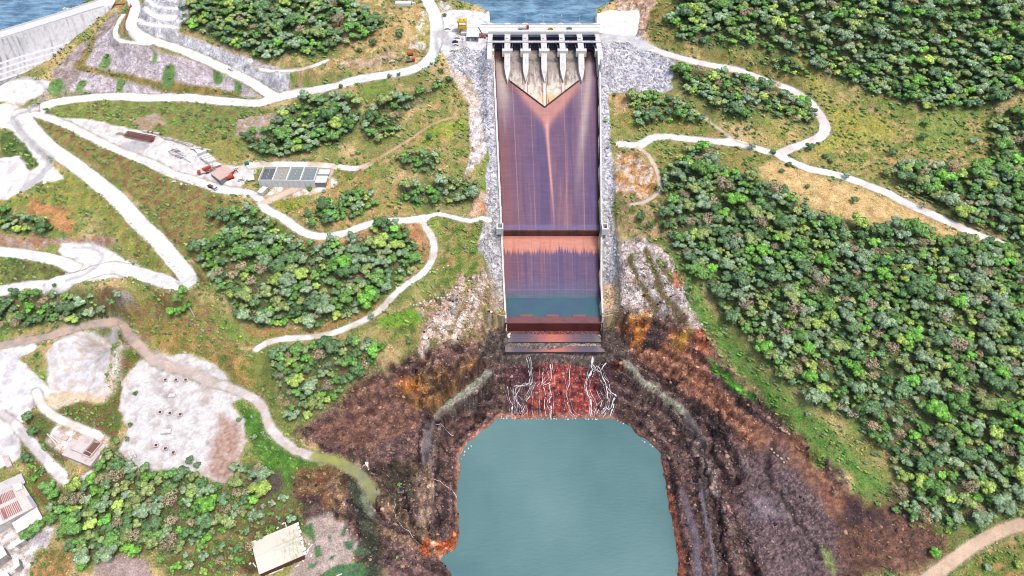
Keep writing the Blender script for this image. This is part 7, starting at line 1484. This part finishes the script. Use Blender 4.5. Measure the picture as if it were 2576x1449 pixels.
# red barriers at the dam end, boat on the reservoir
bp = None; pts = [(1865,82),(1925,78),(1985,72),(2040,66),(2085,85),(2088,120),(2062,165),(2050,215),(2035,265),(2012,310),(2000,360),(1998,410),(2005,455),(2028,500),(2290,95),(2305,60)]
for k, q in enumerate(pts):
    p = np.array(at(*QD(*q), 135.3)) if k < 4 else gp(*QD(*q)); nx_ = pts[min(k+1, len(pts)-1)] if k not in (13, 15) else (q[0]+20, q[1]+30); p2 = np.array(at(*QD(*nx_), 135.3)) if k < 3 else gp(*QD(*nx_)); a_ = math.atan2(p2[1]-p[1], p2[0]-p[0])
    if bp is None: bp = MB().box((0, 0, .5), (4.6, .5, 1.0), 0, (.95, .6)).build('road_barrier', M['red']); o = bp
    else: o = bp.copy(); COLL.objects.link(o)
    o.location = p; o.rotation_euler = (0, 0, a_); tag(o, 'red barrier on the dam crest above the grey blocks' if k < 4 else ('red barrier along the outer edge of the crest road bend' if k < 14 else 'red barrier at the foot of the cut benches'), 'barrier', 'red barriers at the dam end')
bo = thing('boat', 'small white boat on the reservoir above the dam crest', 'boat', at(*QD(1062, 152), 128.8), .3); MB().prism([(-2.6, -1.0), (1.4, -1.0), (3.0, 0), (1.4, 1.0), (-2.6, 1.0)], 0, 1.0).build('hull', M['white'], bo); MB().box((-.6, 0, 1.5), (1.8, 1.3, 1.0), 0, (.8, .8)).build('cabin', M['white'], bo)
# boulders lining the roads
bmd = [rocks('dark_boulder', np.zeros((1, 3)), np.array([1.0]), np.array([[.10, .085, .08]]), ROCKM, .75, 80+i) for i in range(4)]
bmt = [rocks('tan_boulder', np.zeros((1, 3)), np.array([1.0]), np.array([[.22, .165, .12]]), ROCKM, .75, 90+i) for i in range(4)]
bm = [rocks('boulder', np.zeros((1, 3)), np.array([1.0]), np.array([[.34, .33, .32]]), ROCKM, .75, 70+i) for i in range(4)]
def row(pts, n, lab, grp, r=(.45, .95), nm='boulder', ms=None):
    P = resample(hp(pts), 1.0); 
    for k in range(n):
        p = P[int((k+random.random()*.7)/n*(len(P)-1))]; x, y = p[0]+random.uniform(-.7, .7), p[1]+random.uniform(-.7, .7); s_ = random.uniform(*r)
        o = link(nm, (ms or bm)[random.randrange(4)], None, (x, y, float(ground(x, y))+s_*.35), (random.uniform(-.3, .3), 0, random.random()*6)); o.scale = (s_*random.uniform(.8, 1.3), s_, s_*.9); tag(o, lab, 'boulder', grp)
row(T(0,1,(755,20),(860,110),(980,230),(1120,370),(1250,510),(1345,600),(1345,650)), 42, 'pale boulder in the row along the left edge of the long straight road', 'boulders along the long straight road')
row(T(0,1,(540,690),(860,665),(1000,675),(1150,700),(1300,750),(1440,745),(1510,705)), 30, 'pale boulder in the row below the hairpin road', 'boulders below the hairpin road')
row(T(0,0,(300,890),(500,970),(700,1080),(900,1165),(1150,1250),(1300,1330),(1480,1385),(1600,1449)), 44, 'pale boulder lining the lower edge of the work yard road', 'boulders along the work yard road')
row(T(0,0,(1100,765),(1400,770),(1600,785),(1900,808)), 18, 'small boulder on the lower verge of the wide upper road', 'boulders on the upper road verge', (.4, .7))
row(T(0,0,(1270,375),(1500,450),(1750,560),(1932,660)), 18, 'small boulder on the outer verge of the rock cut road', 'boulders on the rock cut road', (.35, .6))
row(T(0,0,(1400,1350),(1480,1380),(1400,1400),(1300,1370)), 10, 'large pale boulder in the ring at the yard exit', 'boulder ring at the yard exit', (.7, 1.2))
row(T(1,1,(1220,670),(1350,590),(1440,560),(1500,520)), 6, 'pale boulder on the slope right of the track loop', 'boulders right of the track loop', (.6, 1.0))
row(T(1,1,(1190,855),(1300,825),(1450,780),(1500,740),(1650,640)), 22, 'pale boulder in the rubble path below the track loop', 'boulders of the rubble path', (.5, 1.2))
row(T(3,2,(75,335),(110,350),(160,375)), 12, 'pale boulder heaped at the left end of the green flat', 'boulders heaped by the green flat', (.5, .9), ms=bmt)
row(T(3,2,(30,500),(80,550),(125,590),(165,545)), 7, 'single pale boulder on the bare brown ground', 'boulders on the brown ground', (.5, .8), ms=bmt)
row([(1765,1260),(1790,1370),(1800,1449)], 26, 'dark round boulder lining the narrow grey bench', 'boulders lining the right bench', (.5, .8), ms=bmd); row([(1078,1085),(1082,1180),(1068,1320)], 26, 'dark round boulder lining the left bench', 'boulders lining the left bench', (.5, .9), ms=bmd)
